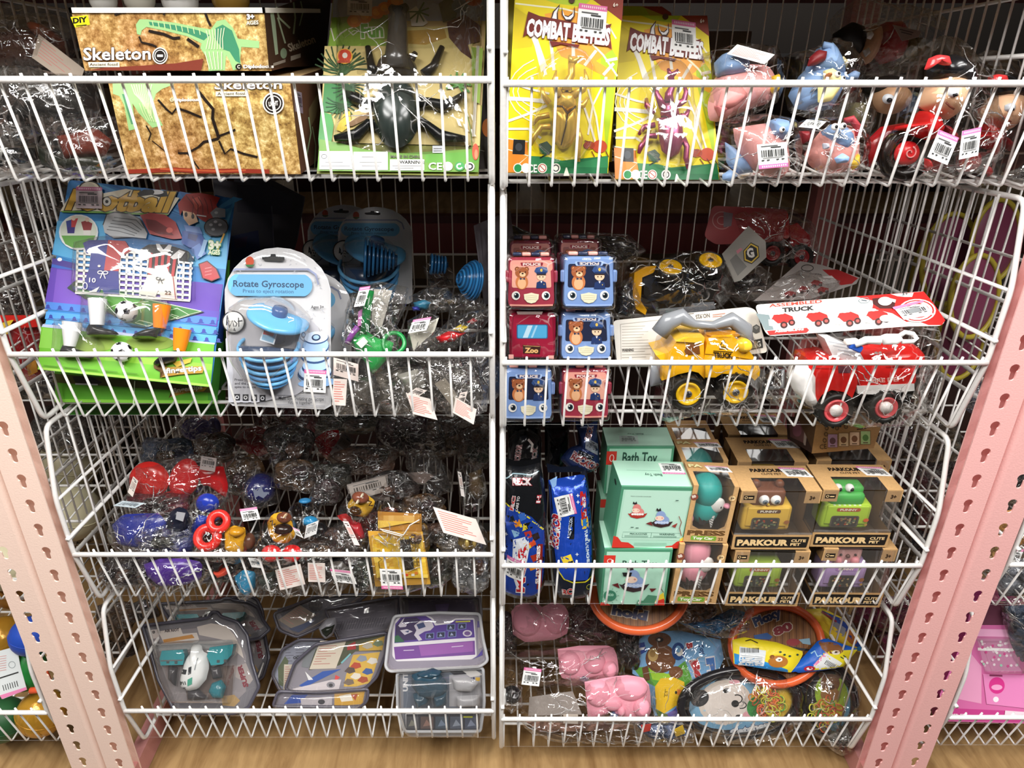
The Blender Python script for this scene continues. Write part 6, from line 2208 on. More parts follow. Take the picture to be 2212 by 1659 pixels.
a.poly('d61f1a', 850,772,1290,740,1345,805,1428,925,1405,955,1320,955,1240,925,1180,935,1090,880,960,850,970,800)
a.poly('f2f1ec', 1080,757,1225,748,1215,775,1165,775,1120,770).text('3+', 1150,765,1190,762,16, '444444', 0.03)
a.poly('4a1512', 960,785,1060,775,1110,800,1100,850,1010,850,965,820)
a.poly('7a8a8c', 215,880,300,890,330,985,275,990)
a.text('ASSEMBLED', 300,841,640,812,20, 'c24a3a', 0.03).text('TRUCK', 385,872,590,858,26, '2a2524', 0.05)
a.line('7a8a8c', 4,870,800,890,782,930,780,945,800,930,812,890,815,870,800).line('55606a', 6,890,795,925,800)
for (x, y) in ((380,915),(600,905),(800,905),(985,895)):
 a.poly('b3231e', x - 70, y + 15, x - 50, y - 25, x + 10, y - 30, x + 20, y - 35, x + 70, y - 15, x + 80, y + 15, x + 40, y + 25, x - 30, y + 30)
 a.poly('e9e6e0', x - 85, y + 5, x - 55, y + 5, x - 25, y + 30, x - 40, y + 50, x - 80, y + 45)
 a.ell('e6e2dc', x - 20, y - 35,20,9).ell('3a1512', x + 15, y + 40,24,22).ell('c0524a', x + 15, y + 40,12,11).ell('3a1512', x + 65, y + 25,22,20).ell('c0524a', x + 65, y + 25,11,10)
a.ell('ece8e2', 1040,805,45,28).poly('ece8e2', 1050,780,1110,795,1105,815,1060,800)
a.ell('ece8e2', 1045,915,40,22)
a.poly('c8221c', 285,995,540,975,555,990,540,1005,300,1020).text('ASSEMBLING', 335,1005,520,990,14, 'f6e4dc', 0.05)
for r_, c_ in ((120, 'f2e8e4'),(108, 'c8221c'),(98, 'f2e8e4'),(78, 'c8221c'),(66, 'f4efec')):
 a.ell(c_, 1245,865, r_, r_ * .62)
a.sticker(1100,855,1290,820,1160,925, None, base='eceae8', lines='55555a', seed=3).poly('e78ab6', 1085,845,1280,800,1285,812,1095,860)
a.poly('8f9496', 1180,860,1250,845,1270,870,1200,885)
m.build('header_card', 'print', t)
film(t, 'clear_bag', pr_, 'b4', [440,1150,520,1040,700,1010,1100,970,1400,960,1380,1150,1290,1300,1290,1480,1150,1600,800,1600,600,1560,440,1440,400,1300],0.05,0.004,72,0.007, 'film', fscale=34, radial=0.002)
# --- black and yellow truck lying on its roof behind
pk = plane(*rp('b3', 900,860), *rp('b3', 1500,860),1.0,1.0,20)
t = thing('toy_dump_truck', 'black and yellow truck lying wheels up in a crinkled bag behind the pale header card', 'toy truck', PT(pk, 'b3', 1200,880), 'bagged assembling trucks')
part('black_body', [([980,640,1100,600,1480,580,1530,680,1500,780,1430,800,1100,820,980,760], '211e1b')],0.05,0.02, pl=pk)
part('yellow_frame', [([920,620,990,580,1070,575,1040,620,970,650,960,800,1000,860,990,890,930,850,910,760], 'c9900f')],0.04,0.026, pl=pk)
part('grey_axle', [([1080,850,1280,835,1290,815,1430,805,1440,850,1290,875,1080,885], '6d7075')],0.02,0.02, pl=pk)
for x, y in ((1150,592),(1405,550)):
 truckwheel(t, pk, 'b3', x, y, 88, 'd8a818', .8,0.03, tilt=1.1)
film(t, 'clear_bag', pk, 'b3', [830,560,900,510,1080,540,1200,480,1440,480,1500,540,1560,680,1540,780,1460,860,1200,900,980,900,860,820,810,700],0.05,0.01,73,0.008, 'film', fscale=36, radial=0.003)
m = MB()
pc = plane(*rp('b3', 1440,700), *rp('b3', 1700,700),1.03,1.03,30)
slab(m, pc, 'b3', [1650,320,1760,420,1765,520,1600,670,1560,680,1480,500],0.001, '8b8780')
a = Art(pc, 'b3', m)
a.poly('2a2624', 1615,480,1665,425,1715,450,1720,520,1670,565,1620,545).poly('c8a83a', 1620,482,1665,432,1710,455,1715,515,1670,558,1625,540).poly('1e1c1a', 1630,485,1665,442,1702,462,1708,510,1668,548,1633,532)
a.text('G', 1645,525,1690,515,56, 'd9d6cf', 0.05)
a.poly('c07a86', 1570,480,1600,460,1612,470,1580,500).poly('6a6864', 1530,540,1570,500,1640,580,1580,640)
m.build('header_card', 'matte', t)
# --- rear fire truck and cards, shade put into their darkened red and white
pz = plane(*rp('b4', 200,520), *rp('b4', 560,520),1.20,1.20,15)
t = thing('toy_fire_truck', 'dim red fire truck and its red card at the back of the basket', 'toy truck', PT(pz, 'b4', 300,560), 'bagged assembling trucks')
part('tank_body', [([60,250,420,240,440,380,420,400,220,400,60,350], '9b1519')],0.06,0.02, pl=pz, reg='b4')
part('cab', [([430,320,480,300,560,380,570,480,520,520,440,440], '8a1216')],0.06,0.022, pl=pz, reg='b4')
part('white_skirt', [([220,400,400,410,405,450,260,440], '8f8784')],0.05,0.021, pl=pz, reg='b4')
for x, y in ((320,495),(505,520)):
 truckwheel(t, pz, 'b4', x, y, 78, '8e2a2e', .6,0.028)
m = MB()
Art(up(pz, 0.0203), 'b4', m).text('FIRE DEPT', 240,378,370,388,18, 'a8625e', 0.02)
m.build('side_print', 'print', t)
pc = plane(*rp('b3', 1380,440), *rp('b3', 1778,380),1.16,1.18,25)
m = MB()
slab(m, pc, 'b3', roundpoly([1420,190,1900,215,1870,420,1440,440,1365,390],30),0.001, '7c1418')
a = Art(pc, 'b3', m)
a.ringp('9a6a66', 1480,285,60,55,5).ringp('9a6a66', 1480,285,30,26,5).poly('5a4a50', 1490,230,1550,240,1540,320,1490,330)
m.build('header_card', 'print', t)
film(t, 'clear_bag', pz, 'b4', [-60,220,100,190,430,200,590,300,620,480,560,560,300,580,60,480,-60,360],0.04,0.01,74,0.006, 'film')
pc = plane(*rp('b4', 200,800), *rp('b4', 860,690),0.99,1.06,55)
t = thing('toy_fire_truck', 'grey and red truck card lying flat behind the white header card, bag around it', 'toy truck', PT(pc, 'b4', 500,740), 'bagged assembling trucks')
m = MB()
slab(m, pc, 'b4', [500,545,640,570,880,650,860,690,560,790,200,800,300,720],0.001, '8d8683')
a = Art(pc, 'b4', m)
a.poly('8a1c1e', 640,600,740,600,870,655,830,690,760,700,700,650).ringp('2a2624', 545,590,38,20,5)
for x, y in ((600,690),(520,730),(430,760),(640,735)):
 a.poly('7c1c1c', x - 40, y, x - 10, y - 25, x + 40, y - 15, x + 40, y + 8, x - 30, y + 15).ell('2a1614', x - 10, y + 15,12,10).ell('2a1614', x + 28, y + 8,12,10).ell('b9b2ae', x - 40, y + 5,14,9)
a.poly('b3aeac', 610,650,700,640,740,680,650,695)
m.build('header_card', 'matte', t)
film(t, 'clear_bag', pc, 'b4', [100,760,300,700,480,620,760,700,600,820,300,850],0.02,0.004,75,0.006, 'filmc')
heapbag('smoky bag corner drooping over the floor wires by the fire truck', 'b4', [1150,1250,1280,1200,1370,1100,1380,1300,1320,1450,1200,1480],0.93,15,76,(),(),0.02,0.006)
heapbag('clear bag of dark truck pieces behind the black and yellow truck', 'b3', [610,360,880,370,1000,480,900,560,800,700,700,520,620,420],1.12,20,77,[('toy_body', 'puff', '2a2422', [640,380,860,390,960,480,860,540,700,480],0.0)],(),0.02,0.006)
heapbag('dark crinkled bag in the gap between the upside down truck and the red one', 'b3', [1500,640,1700,560,1790,620,1790,740,1600,820,1500,780],1.08,20,78,[('toy_body', 'puff', '1f1a1a', [1540,660,1700,620,1760,700,1600,780],0.0)],(),0.03,0.008)
heapbag('pile of dark toy parts in film left of the black truck', 'b3', [800,700,900,640,960,800,900,930,790,900],0.98,20,79,[('toy_body', 'puff', '1a1716', [810,720,900,680,940,820,880,900,800,880],0.0)],(),0.03,0.008)
heapbag('black printed package wedged behind the red buses by the centre post', 'b3', [110,300,300,380,420,420,420,520,110,440],1.12,15,80,[('pouch', 'card', '1d1719', [115,305,300,385,415,425,410,510,115,430],0.0, 'print')],(),0.012,0.004)
heapbag('small grey clip toy in a clear bag beside the yellow truck', 'b4', [240,1280,330,1200,420,1230,420,1420,320,1460,240,1400],0.90,10,81,[('toy_clip', 'tube', '9a9da0', (0.003,290,1350,320,1250,390,1240,390,1350,300,1360),0.01)],(),0.018,0.005)
# ================================================================== right column, third basket: boxed toys
KR, KR2 = 'c79f6c', 'b88f5c'
def buffalo(a, x, y, s, col, ring):
 """printed horned calf sitting in a swim ring"""
 a.poly(ring, x - 75 * s, y + 40 * s, x - 30 * s, y + 48 * s, x + 40 * s, y + 48 * s, x + 85 * s, y + 38 * s, x + 60 * s, y + 70 * s, x, y + 82 * s, x - 50 * s, y + 70 * s)
 a.ell(ring, x, y + 52 * s, 62 * s, 26 * s)
 a.ell(col, x + 12 * s, y + 28 * s, 46 * s, 32 * s).ell(col, x, y - 2 * s, 34 * s, 34 * s)
 a.poly('2a2226', x - 34 * s, y - 40 * s, x - 28 * s, y - 58 * s, x - 16 * s, y - 44 * s, x - 4 * s, y - 58 * s, x + 2 * s, y - 36 * s, x - 16 * s, y - 32 * s)
 a.ell('f6d8c4', x - 10 * s, y + 16 * s, 32 * s, 18 * s).ell('e79a90', x - 28 * s, y + 14 * s, 6 * s, 5 * s).ell('e79a90', x + 8 * s, y + 14 * s, 6 * s, 5 * s)
 for i in range(5):
  a.ell('f2f0ec' if col == 'e08a84' else 'c3d2ee', x - 36 * s + i * 20 * s, y + 46 * s, 11 * s, 9 * s)
def bathbox(label, bl, br, vt, dep, Y_, art, seed, Y1=None, vis=None):
 b = Box('c3', bl, br, vt, dep, Y_, Y1)
 t = thing('bath_toy_box', label, 'toy box', b.c(.5,0,.5), 'green bath toy boxes')
 m = MB()
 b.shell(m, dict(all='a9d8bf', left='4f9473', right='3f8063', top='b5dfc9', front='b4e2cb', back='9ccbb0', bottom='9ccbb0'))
 f = FArt(b.f, b.W, b.H, m)
 fr = '4f9473'
 for q in ((0,0,.035,1),(.965,0,1,1),(0,.955,1,1)):
  f.quad(fr, q[0], q[1], q[2], q[3])
 tp = FArt(b.t, b.W, b.D, m)
 tp.quad(fr, 0,0,1,.04)
 if art == 'mid':
  f.quad('bfe6d2', .06,.14,.95,.94)
  f.text('TWO COLOR CHOICES', .14,.84,.42,.84,.016, '4c6a5c', 0.02)
  buf = Art(b.f, 'c3', m, h0=0.001)
  buffalo(buf, 1190,820,1.0, 'e08a84', 'b3342c')
  buffalo(buf, 1385,880,1.15, '8fa6d2', '3a2226')
  buf.poly('7a2a2a', 1260,940,1300,925,1320,960).poly('9a3a34', 1470,960,1520,935,1500,975)
  buf.line('8f4a34', 6,1530,880,1550,930,1535,980,1550,1040)
  for x, y in ((1150,970),(1190,975),(1515,752)):
   buf.line('3a5a50', 6, x - 12, y, x + 12, y)
  f.line('5f8f7c', .006,.12,.17,.93,.18,.93,.255,.12,.265,.12,.17)
  f.line('5f8f7c', .006,.52,.175,.52,.26)
  f.text('PRECAUCIONES', .22,.225,.46,.225,.025, '2f5a4a', 0.03).text('WARNING:', .63,.222,.85,.222,.028, '2f5a4a', 0.03)
  for y in (.205,.19):
   f.line('4a7a68', .005,.15, y, .48, y).line('4a7a68', .005,.55, y, .88, y)
  f.poly('d8362a', 0,0,.32,0,.30,.03,.22,.09,.12,.10,.06,.18,0,.20)
  f.poly('d8362a', .74,0,1,0,1,.14,.90,.12,.84,.05,.76,.04)
  f.poly('f2d84a', .93,.16,1,.22,1,.14,.94,.12)
  for i in range(3):
   f.line('7aa896', .004,.30,.045 + i * .02,.76,.045 + i * .02)
  tp.line('6fa88e', .008,.15,.62,.62,.62)
  tp.text('Bath Toy', .62,.50,.38,.50,.07, '2c5244', 0.02, up=(0,-.09))
  tp.sticker(.64,.93,.96,.93,.64,.50, 'd873a8', pos='bottom', seed=3)
  lf = FArt(b.l, b.D, b.H, m)
  lf.ell('1f2f28', .5,.86,.10,.035)
 elif art == 'back':
  f.text('Bath Toy', .24,.66,.76,.66,.22, '2c5244', 0.02).line('2c5244', .02,.82,.68,.88,.66)
  f.quad('d8362a', .0,.62,.15,.90).ringp('f2e6dc', .08,.76,.03,.07,.012)
  tp.line('6fa88e', .008,.2,.60,.72,.60).text('Bath Toy', .6,.66,.35,.66,.05, '3c6254', 0.02)
  tp.sticker(.22,.55,.50,.55,.20,.12, None, base='b9cdc4', lines='333a38', seed=8)
 else:
  f.text('Bath Toy', .28,.70,.79,.70,.10, '2c5244', 0.02).line('2c5244', .012,.86,.72,.93,.71)
  f.quad('d8362a', .0,.80 - .10,.17,.93 - .04).ringp('f2e6dc', .09,.79,.035,.035,.010)
  buf = Art(b.f, 'c3', m, h0=0.001)
  buffalo(buf, 1160,1375,1.55, '8fa6d2', '3a2a2e')
  buf.poly('1d1a1e', 1070,1340,1150,1340,1140,1372,1120,1376,1110,1352,1100,1374,1080,1370)
  buf.poly('6a1f24', 985,1440,1035,1425,1050,1470).poly('6a1f24', 1290,1470,1350,1470,1310,1500)
  buf.ell('3f8468', 970,1528,52,44).text('eco', 940,1530,1000,1530,26, 'a9d8c0', 0.04)
  for i in range(10):
   g_ = R(36 * i)
   buf.line('5f9a80', 4,970 + 60 * math.cos(g_),1528 + 52 * math.sin(g_),970 + 74 * math.cos(g_),1528 + 64 * math.sin(g_))
  buf.poly('4f8a6c', 1180,1605,1200,1560,1240,1570,1280,1520,1360,1530,1380,1605)
  buf.poly('f0cf3a', 1330,1590,1360,1530,1405,1500,1415,1560).poly('d8362a', 1330,1605,1345,1570,1410,1550,1414,1605)
  buf.poly('d8362a', 890,1605,895,1580,940,1585,975,1605)
  buf.line('6a4a34', 6,1395,1410,1385,1470,1405,1500)
 m.build('carton', 'print', t)
 return t
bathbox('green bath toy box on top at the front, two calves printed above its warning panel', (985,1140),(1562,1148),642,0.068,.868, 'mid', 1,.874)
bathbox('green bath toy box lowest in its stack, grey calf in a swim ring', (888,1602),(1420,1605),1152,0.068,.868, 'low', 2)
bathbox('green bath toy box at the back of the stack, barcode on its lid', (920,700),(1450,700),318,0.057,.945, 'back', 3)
b = Box('c3', (865,1150),(920,1150),740,0.05,.95)
t = thing('bath_toy_box', 'green bath toy box almost hidden, side edge left of the front one', 'toy box', b.c(.5,0,.5), 'green bath toy boxes')
m = MB()
b.W = 0.09
b.shell(m, dict(all='8fc0a6', left='3f8063'))
FArt(b.f, b.W, b.H, m).quad('c8382c', .0,.82,.12,.98)
m.build('carton', 'print', t)
def windowbox(b, t, cols, win, tw, band):
 """carton with a window cut through front and top: win=(x0,x1,ylo) front, tw=depth fraction on top"""
 m = MB()
 x0, x1, ylo = win
 c = b.c
 def q(a_, b_, c_, d_, col):
  m.add([a_, b_, c_, d_],[(0,1,2,3)], col, 0, False)
 k = cols
 q(c(0,0,0), c(1,0,0), c(1, ylo, 0), c(0, ylo, 0), k['f'])
 if band:
  yt = band
  for (a0, a1) in ((0, x0),(x1,1)):
   q(c(a0, yt, 0), c(a1, yt, 0), c(a1,1,0), c(a0,1,0), k['f'])
 else:
  for (a0, a1) in ((0, x0),(x1,1)):
   q(c(a0, ylo, 0), c(a1, ylo, 0), c(a1,1,0), c(a0,1,0), k['f'])
 q(c(0,1,0), c(x0,1,0), c(x0,1, tw), c(0,1, tw), k['t'])
 q(c(x1,1,0), c(1,1,0), c(1,1, tw), c(x1,1, tw), k['t'])
 q(c(0,1, tw), c(1,1, tw), c(1,1,1), c(0,1,1), k['t'])
 q(c(1,0,1), c(0,0,1), c(0,1,1), c(1,1,1), k['i'])
 q(c(0,0.01,0), c(0,.01,1), c(1,.01,1), c(1,.01,0), k['i'])
 for a_, s_ in ((0, 'l'),(1, 'r')):
  if band:
   q(c(a_, 0,0), c(a_, 0,1), c(a_, ylo, 1), c(a_, ylo, 0), k['s'])
   q(c(a_, ylo, .55), c(a_, ylo, 1), c(a_, 1,1), c(a_, 1,.55), k['s'])
   q(c(a_, yt, 0), c(a_, yt, .3), c(a_, 1,.55), c(a_, 1,0), k['s'])
  else:
   q(c(a_, 0,0), c(a_, 0,1), c(a_, 1,1), c(a_, 1,0), k['s'])
 return m
def eyes(m, b, x, y, d, r, gap, pup='1a1a1e', look=(0.2,0)):
 for s_ in (-1,1):
  p = b.c(x + s_ * gap, y, d)
  m.ell(p, r, 'f5f5f2', n=16, m=10)
  q_ = p + b.f.N * r * .62 + b.f.U * r * look[0] + b.f.V * r * look[1]
  m.ell(q_, r * .55, '6a7a86' if pup == 'grey' else pup, n=12, m=8)
  m.ell(q_ + b.f.N * r * .3, r * .3, '111114', n=10, m=6)
def parkour(label, bl, br, vt, dep, Y_, body, head, kind, seed, lbl='c25a3a', sticker=True, top=True):
 b = Box('c4', bl, br, vt, dep, Y_)
 t = thing('cute_pet_box', label, 'toy box', b.c(.5,0,.5), 'kraft cute pet window boxes')
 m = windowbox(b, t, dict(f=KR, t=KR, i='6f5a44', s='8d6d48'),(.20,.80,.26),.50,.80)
 f = FArt(b.f, b.W, b.H, m)
 f.poly('1f1a16', *roundpoly([.035,.035,.965,.035,.975,.225,.03,.225],.02))
 f.text('PARKOUR', .06,.075,.72,.075,.095, 'e9c892', 0.06)
 f.text('CUTE', .75,.135,.94,.135,.045, 'e9c892', 0.04).text('PET', .75,.07,.88,.07,.045, 'e9c892', 0.04)
 f.poly('1f1a16', .04,.855,.17,.855,.17,.925,.04,.925).ringp('e9c892', .07,.89,.016,.018,.008).line('e9c892', .018,.10,.887,.155,.887)
 f.text('3+', .86,.86,.93,.86,.06, '3a2a1c', 0.05)
 if top:
  tp = FArt(b.t, b.W, b.D, m)
  tp.text('PARKOUR', .24,.74,.66,.74,.12, '2b2018', 0.06).text('CUTE PET', .36,.62,.62,.62,.07, '4a3828', 0.03)
  if sticker:
   tp.sticker(.62,.93,.95,.90,.68,.56, 'd873a8', seed=seed)
 lf = FArt(b.l, b.D, b.H, m)
 lf.quad('2a221c', .03,.03,.97,.22)
 m.build('carton', 'kraft', t)
 rot = Matrix((b.f.U, b.f.V, b.f.N)).transposed()
 m = MB()
 W_, H_ = b.W, b.H
 m.box(b.c(.42,.46,.42),(W_ * .62, H_ * .42, b.D * .55), body, rot, W_ * .055)
 m.box(b.c(.42,.50,.16),(W_ * .54, H_ * .32, b.D * .08), body, rot, W_ * .03)
 m.build('pet_body', 'soft', t)
 m = MB()
 a = FArt(up(b.f, -b.D * .115), W_, H_, m)
 a.poly(lbl, *roundpoly([.27,.575,.57,.575,.57,.635,.27,.635],.025)).text('FUNNY', .31,.588,.53,.588,.032, 'f4ecd8', 0.05)
 a.poly('5a5348', *roundpoly([.22,.30,.58,.30,.58,.50,.22,.50],.04)).poly('3c3a36', *roundpoly([.24,.31,.56,.31,.56,.485,.24,.485],.03))
 rnd = random.Random(seed)
 for i in range(26):
  x, y = rnd.uniform(.26,.54), rnd.uniform(.32,.46)
  a.ell(rnd.choice(['a8452c', '7f8a5a', 'b9a070', '5a6a5a', '8a6a4a']), x, y, .016,.016, n=8)
 a.ell(('a86a3a' if body != 'b7dc3c' else 'e0622a'),.67,.43,.035,.032).ell('c89a4a', .68,.35,.02,.02)
 m.build('pet_screen', 'print', t)
 m = MB()
 if kind == 'croc':
  m.box(b.c(.40,.73,.40),(W_ * .46, H_ * .22, b.D * .45), head, rot, W_ * .08)
  m.box(b.c(.40,.84,.48),(W_ * .44, H_ * .16, b.D * .40), head, rot, W_ * .08)
  eyes(m, b, .34,.90,.30, W_ * .055,.075, look=(.2,0))
  for i in range(6):
   m.box(b.c(.24 + i * .065,.655,.17),(W_ * .035, H_ * .02,.003), 'dfe9c8', rot, 0.001)
 elif kind == 'bear':
  m.box(b.c(.41,.78,.42),(W_ * .42, H_ * .26, b.D * .45), head, rot, W_ * .05)
  for s_ in (-1,1):
   m.ell(b.c(.41 + s_ * .15,.94,.42), W_ * .06, head)
  eyes(m, b, .42,.77,.20, W_ * .068,.075, pup='grey', look=(.25 * 0,0))
  m.ell(b.c(.41,.69,.18), W_ * .02, 'd8b83a')
 elif kind == 'pig':
  m.box(b.c(.41,.78,.42),(W_ * .42, H_ * .26, b.D * .45), head, rot, W_ * .06)
  for s_ in (-1,1):
   m.ell(b.c(.41 + s_ * .10,.82,.17), W_ * .018, '2a1a1a')
   m.ell(b.c(.41 + s_ * .12,.72,.19), W_ * .06, 'd88a92')
  m.ell(b.c(.41,.80,.17), W_ * .03, '5a3a34')
 m.build('pet_head', 'soft', t)
 m = MB()
 m.add([b.c(.0,.26,-.004), b.c(1,.26,-.004), b.c(.98,.985,-.004), b.c(.02,.985,-.004)],[(0,1,2,3)], 'ffffff')
 m.add([b.c(.15,1,.0), b.c(.85,1,0), b.c(.85,.997,.55), b.c(.15,.997,.55)],[(0,1,2,3)], 'ffffff')
 for a_ in (0,1):
  m.add([b.c(a_, .26,0), b.c(a_, .26,.6), b.c(a_, .98,.6), b.c(a_, .98,0)],[(0,1,2,3)], 'ffffff')
 m.build('clear_window', 'shell', t)
 return b
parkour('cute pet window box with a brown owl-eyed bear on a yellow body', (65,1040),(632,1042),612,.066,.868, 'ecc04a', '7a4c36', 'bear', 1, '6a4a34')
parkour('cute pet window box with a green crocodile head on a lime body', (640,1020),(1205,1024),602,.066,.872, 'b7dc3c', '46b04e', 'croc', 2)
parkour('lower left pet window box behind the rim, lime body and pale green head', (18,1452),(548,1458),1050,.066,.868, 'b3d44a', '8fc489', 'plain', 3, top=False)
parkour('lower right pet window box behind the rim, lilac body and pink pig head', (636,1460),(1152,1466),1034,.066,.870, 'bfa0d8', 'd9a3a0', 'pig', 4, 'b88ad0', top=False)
parkour('pet window box in the second row, yellow toy seen through its lid window', (45,800),(545,800),395,.070,.942, 'c7a02a', 'c7a02a', 'plain', 5)
parkour('pet window box in the second row behind the crocodile one, brown lid window', (600,800),(1130,800),385,.070,.946, '7a5a48', '6a4a3a', 'plain', 6, sticker=False)
parkour('dim pet window box in the third row under the wire shelf, pink toy inside', (-20,600),(420,600),200,.070,1.02, '7a4a44', '8a5a52', 'plain', 7)
# tilted box lying on top
bb = plane(*rp('c4', 655,335), *rp('c4', 1105,300),.93,.945,-12)
t = thing('cute_pet_box', 'tilted kraft box on the rear pet window boxes, four small pictures on it', 'toy box', PT(bb, 'c4', 900,320), 'kraft cute pet window boxes')
m = MB()
slab(m, bb, 'c4', [655,338,1110,300,1168,130,1165,40,720,50,690,110],0.06, 'a98558', '5c4632')
a = Art(bb, 'c4', m)
for i, cc in enumerate(('b79ac6', 'd8c4a0', 'dcc0a4', 'a8c88a')):
 x = 775 + i * 80
 y = 245 - i * 8
 a.quad('7a5f42', x - 4, y - 52, x + 72, y + 50).quad(cc, x, y - 48, x + 68, y + 46).ell('6a4a5a' if i == 0 else ('5a8a4a' if i == 3 else '7a5238'), x + 34, y, 22,24).line('5a4a3a', 7, x + 16, y + 36, x + 52, y + 36)
a.text('CE', 715,305,765,300,34, '4a3826', 0.01)
for x, y in ((765,150),(760,195),(750,240),(840,150),(905,140)):
 a.ringp('5a4630', x, y, 12,13,6)
a.line('4a3826', 9,985,160,1055,150).poly('5a4630', 800,120,820,110,810,140)
m.build('carton', 'kraft', t)
m = MB()
sd = plane(*rp('c4', 480,230), *rp('c4', 655,335),.985,.928,0)
a = Art(sd, 'c4', m)
a.poly('3a2a26', 470,60,690,100,655,335,480,230).poly('a89a90', 560,100,630,120,612,280,600,275).poly('6a4a4a', 490,90,610,115,595,260,500,215).ell('8a5a6a', 550,170,34,44)
m.build('end_panel', 'print', t)
def pressbox(label, bl, br, vt, dep, Y_, body, seed, full=True, beak='f0a0b4', tie=True):
 b = Box('c3', bl, br, vt, dep, Y_)
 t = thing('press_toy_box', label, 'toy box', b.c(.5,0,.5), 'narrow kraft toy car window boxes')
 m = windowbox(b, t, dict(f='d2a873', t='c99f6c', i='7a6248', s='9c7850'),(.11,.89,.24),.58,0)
 f = FArt(b.f, b.W, b.H, m)
 f.text('PRESS', .06,.128,.92,.135,.08, '6e4f2c', 0.06)
 f.poly('7fae3c', *roundpoly([.16,.035,.74,.035,.74,.115,.16,.115],.03)).text('Toy Car', .20,.052,.68,.055,.045, 'f4f2e2', 0.05).text('22', .78,.04,.90,.045,.05, '6a4a2a', 0.03)
 # window corners, badge outlines
 f.poly('d2a873', .11,.24,.30,.24,.14,.30,.11,.45).poly('d2a873', .89,.24,.72,.24,.86,.30,.89,.45)
 f.ell('c9985c', .90,.80,.085,.055).ell('efcf9a', .90,.80,.07,.045).text('3+', .86,.785,.94,.787,.03, '4a3420', 0.05)
 f.ell('8a4a3a', .06,.80,.085,.055).text('BB', .02,.78,.10,.80,.045, 'f4e8dc', 0.04)
 tp = FArt(b.t, b.W, b.D, m)
 if full:
  tp.sticker(.42,.86,.95,.83,.48,.62, 'd08aa0', seed=seed)
  tp.text('PA', .05,.74,.36,.74,.12, 'e9dfa8', 0.05, 'a8863a', 0.03)
 m.build('carton', 'kraft', t)
 m = MB()
 W_, H_ = b.W, b.H
 m.ell(b.c(.45,.45,.45),(W_ * .36, b.D * .42, H_ * .26), body, n=24, m=16)
 m.ell(b.c(.45,.72,.50),(W_ * .36, b.D * .44, H_ * .27), body, n=24, m=16)
 m.ell(b.c(.12,.34,.2),(W_ * .08, b.D * .12, H_ * .07), beak)
 m.build('penguin_body', 'soft', t)
 m = MB()
 m.ell(b.c(.66,.60,.16),(W_ * .17, b.D * .10, H_ * .13), 'e9e7e2', Matrix.Rotation(.4,3, 'Y'))
 m.ell(b.c(.72,.60,.09),(W_ * .025, b.D * .03, H_ * .028), '1c1c1e')
 m.ell(b.c(.86,.62,.10),(W_ * .08, b.D * .08, H_ * .04), beak)
 m.build('penguin_face', 'soft', t)
 m = MB()
 q = up(b.f, -b.D * .06)
 a = FArt(q, W_, H_, m)
 a.poly('2c2624', .26,.44,.36,.36,.50,.46,.62,.42,.56,.30,.48,.36,.42,.28,.30,.30).poly('e4e2de', .48,.44,.62,.46,.60,.26,.58,.24)
 for i in range(4):
  a.line('3a3a3c', .012,.50 + i * .02,.42 - i * .04,.61,.40 - i * .045)
 m.build('bow_tie', 'print', t)
 m = MB()
 m.add([b.c(.10,.235,-.006), b.c(.90,.235,-.006), b.c(.90,1.0,-.006), b.c(.10,1.0,-.006)],[(0,1,2,3)], 'ffffff')
 m.add([b.c(.10,1.004,0), b.c(.90,1.004,0), b.c(.90,1.004,.6), b.c(.10,1.004,.6)],[(0,1,2,3)], 'ffffff')
 m.build('clear_window', 'shell', t)
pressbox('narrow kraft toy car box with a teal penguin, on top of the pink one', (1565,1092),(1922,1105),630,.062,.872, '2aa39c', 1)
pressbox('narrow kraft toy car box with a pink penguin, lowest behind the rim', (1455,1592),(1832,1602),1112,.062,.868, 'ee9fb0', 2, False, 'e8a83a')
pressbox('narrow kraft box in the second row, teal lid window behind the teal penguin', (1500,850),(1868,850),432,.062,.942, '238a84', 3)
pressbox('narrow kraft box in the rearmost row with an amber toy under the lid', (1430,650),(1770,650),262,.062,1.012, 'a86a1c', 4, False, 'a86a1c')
# --- foil packets
def packet(label, reg, xy, Y_, ln, col, seed, art=None, hf=.022):
 xs, ys = xy[0::2], xy[1::2]
 cx, by = (min(xs) + max(xs)) / 2, max(ys)
 pl = plane(*rp(reg, cx - 50, by), *rp(reg, cx + 50, by), Y_, Y_, ln)
 t = thing('foil_packet', label, 'toy packet', PT(pl, reg, cx, by), 'black and blue foil toy packets')
 m = MB()
 puff(m, pl, reg, xy, hf, hf * .6, col, 40,9,.0018, seed, .5, True, fscale=70)
 if art:
  a = Art(up(pl, 0), reg, m)
  v0, f0 = len(m.v), len(m.f)
  art(a)
  drape(m, v0, f0, pl)
 m.build('packet', 'foil', t)
 m = MB()
 top = min(ys)
 pts = [(x, y) for x, y in zip(xs, ys) if y < top + (by - top) * .12]
 x0, x1 = min(p_[0] for p_ in pts), max(p_[0] for p_ in pts)
 slab(m, up(pl, .001), reg, [x0 - 10, top - 35, x0 + (x1 - x0) * .3, top - 5, x0 + (x1 - x0) * .7, top - 10, x1 + 12, top - 40, x1 + 5, top + 35, x0, top + 40],.0008, col)
 m.build('sealed_end', 'foil', t)
 return t, pl
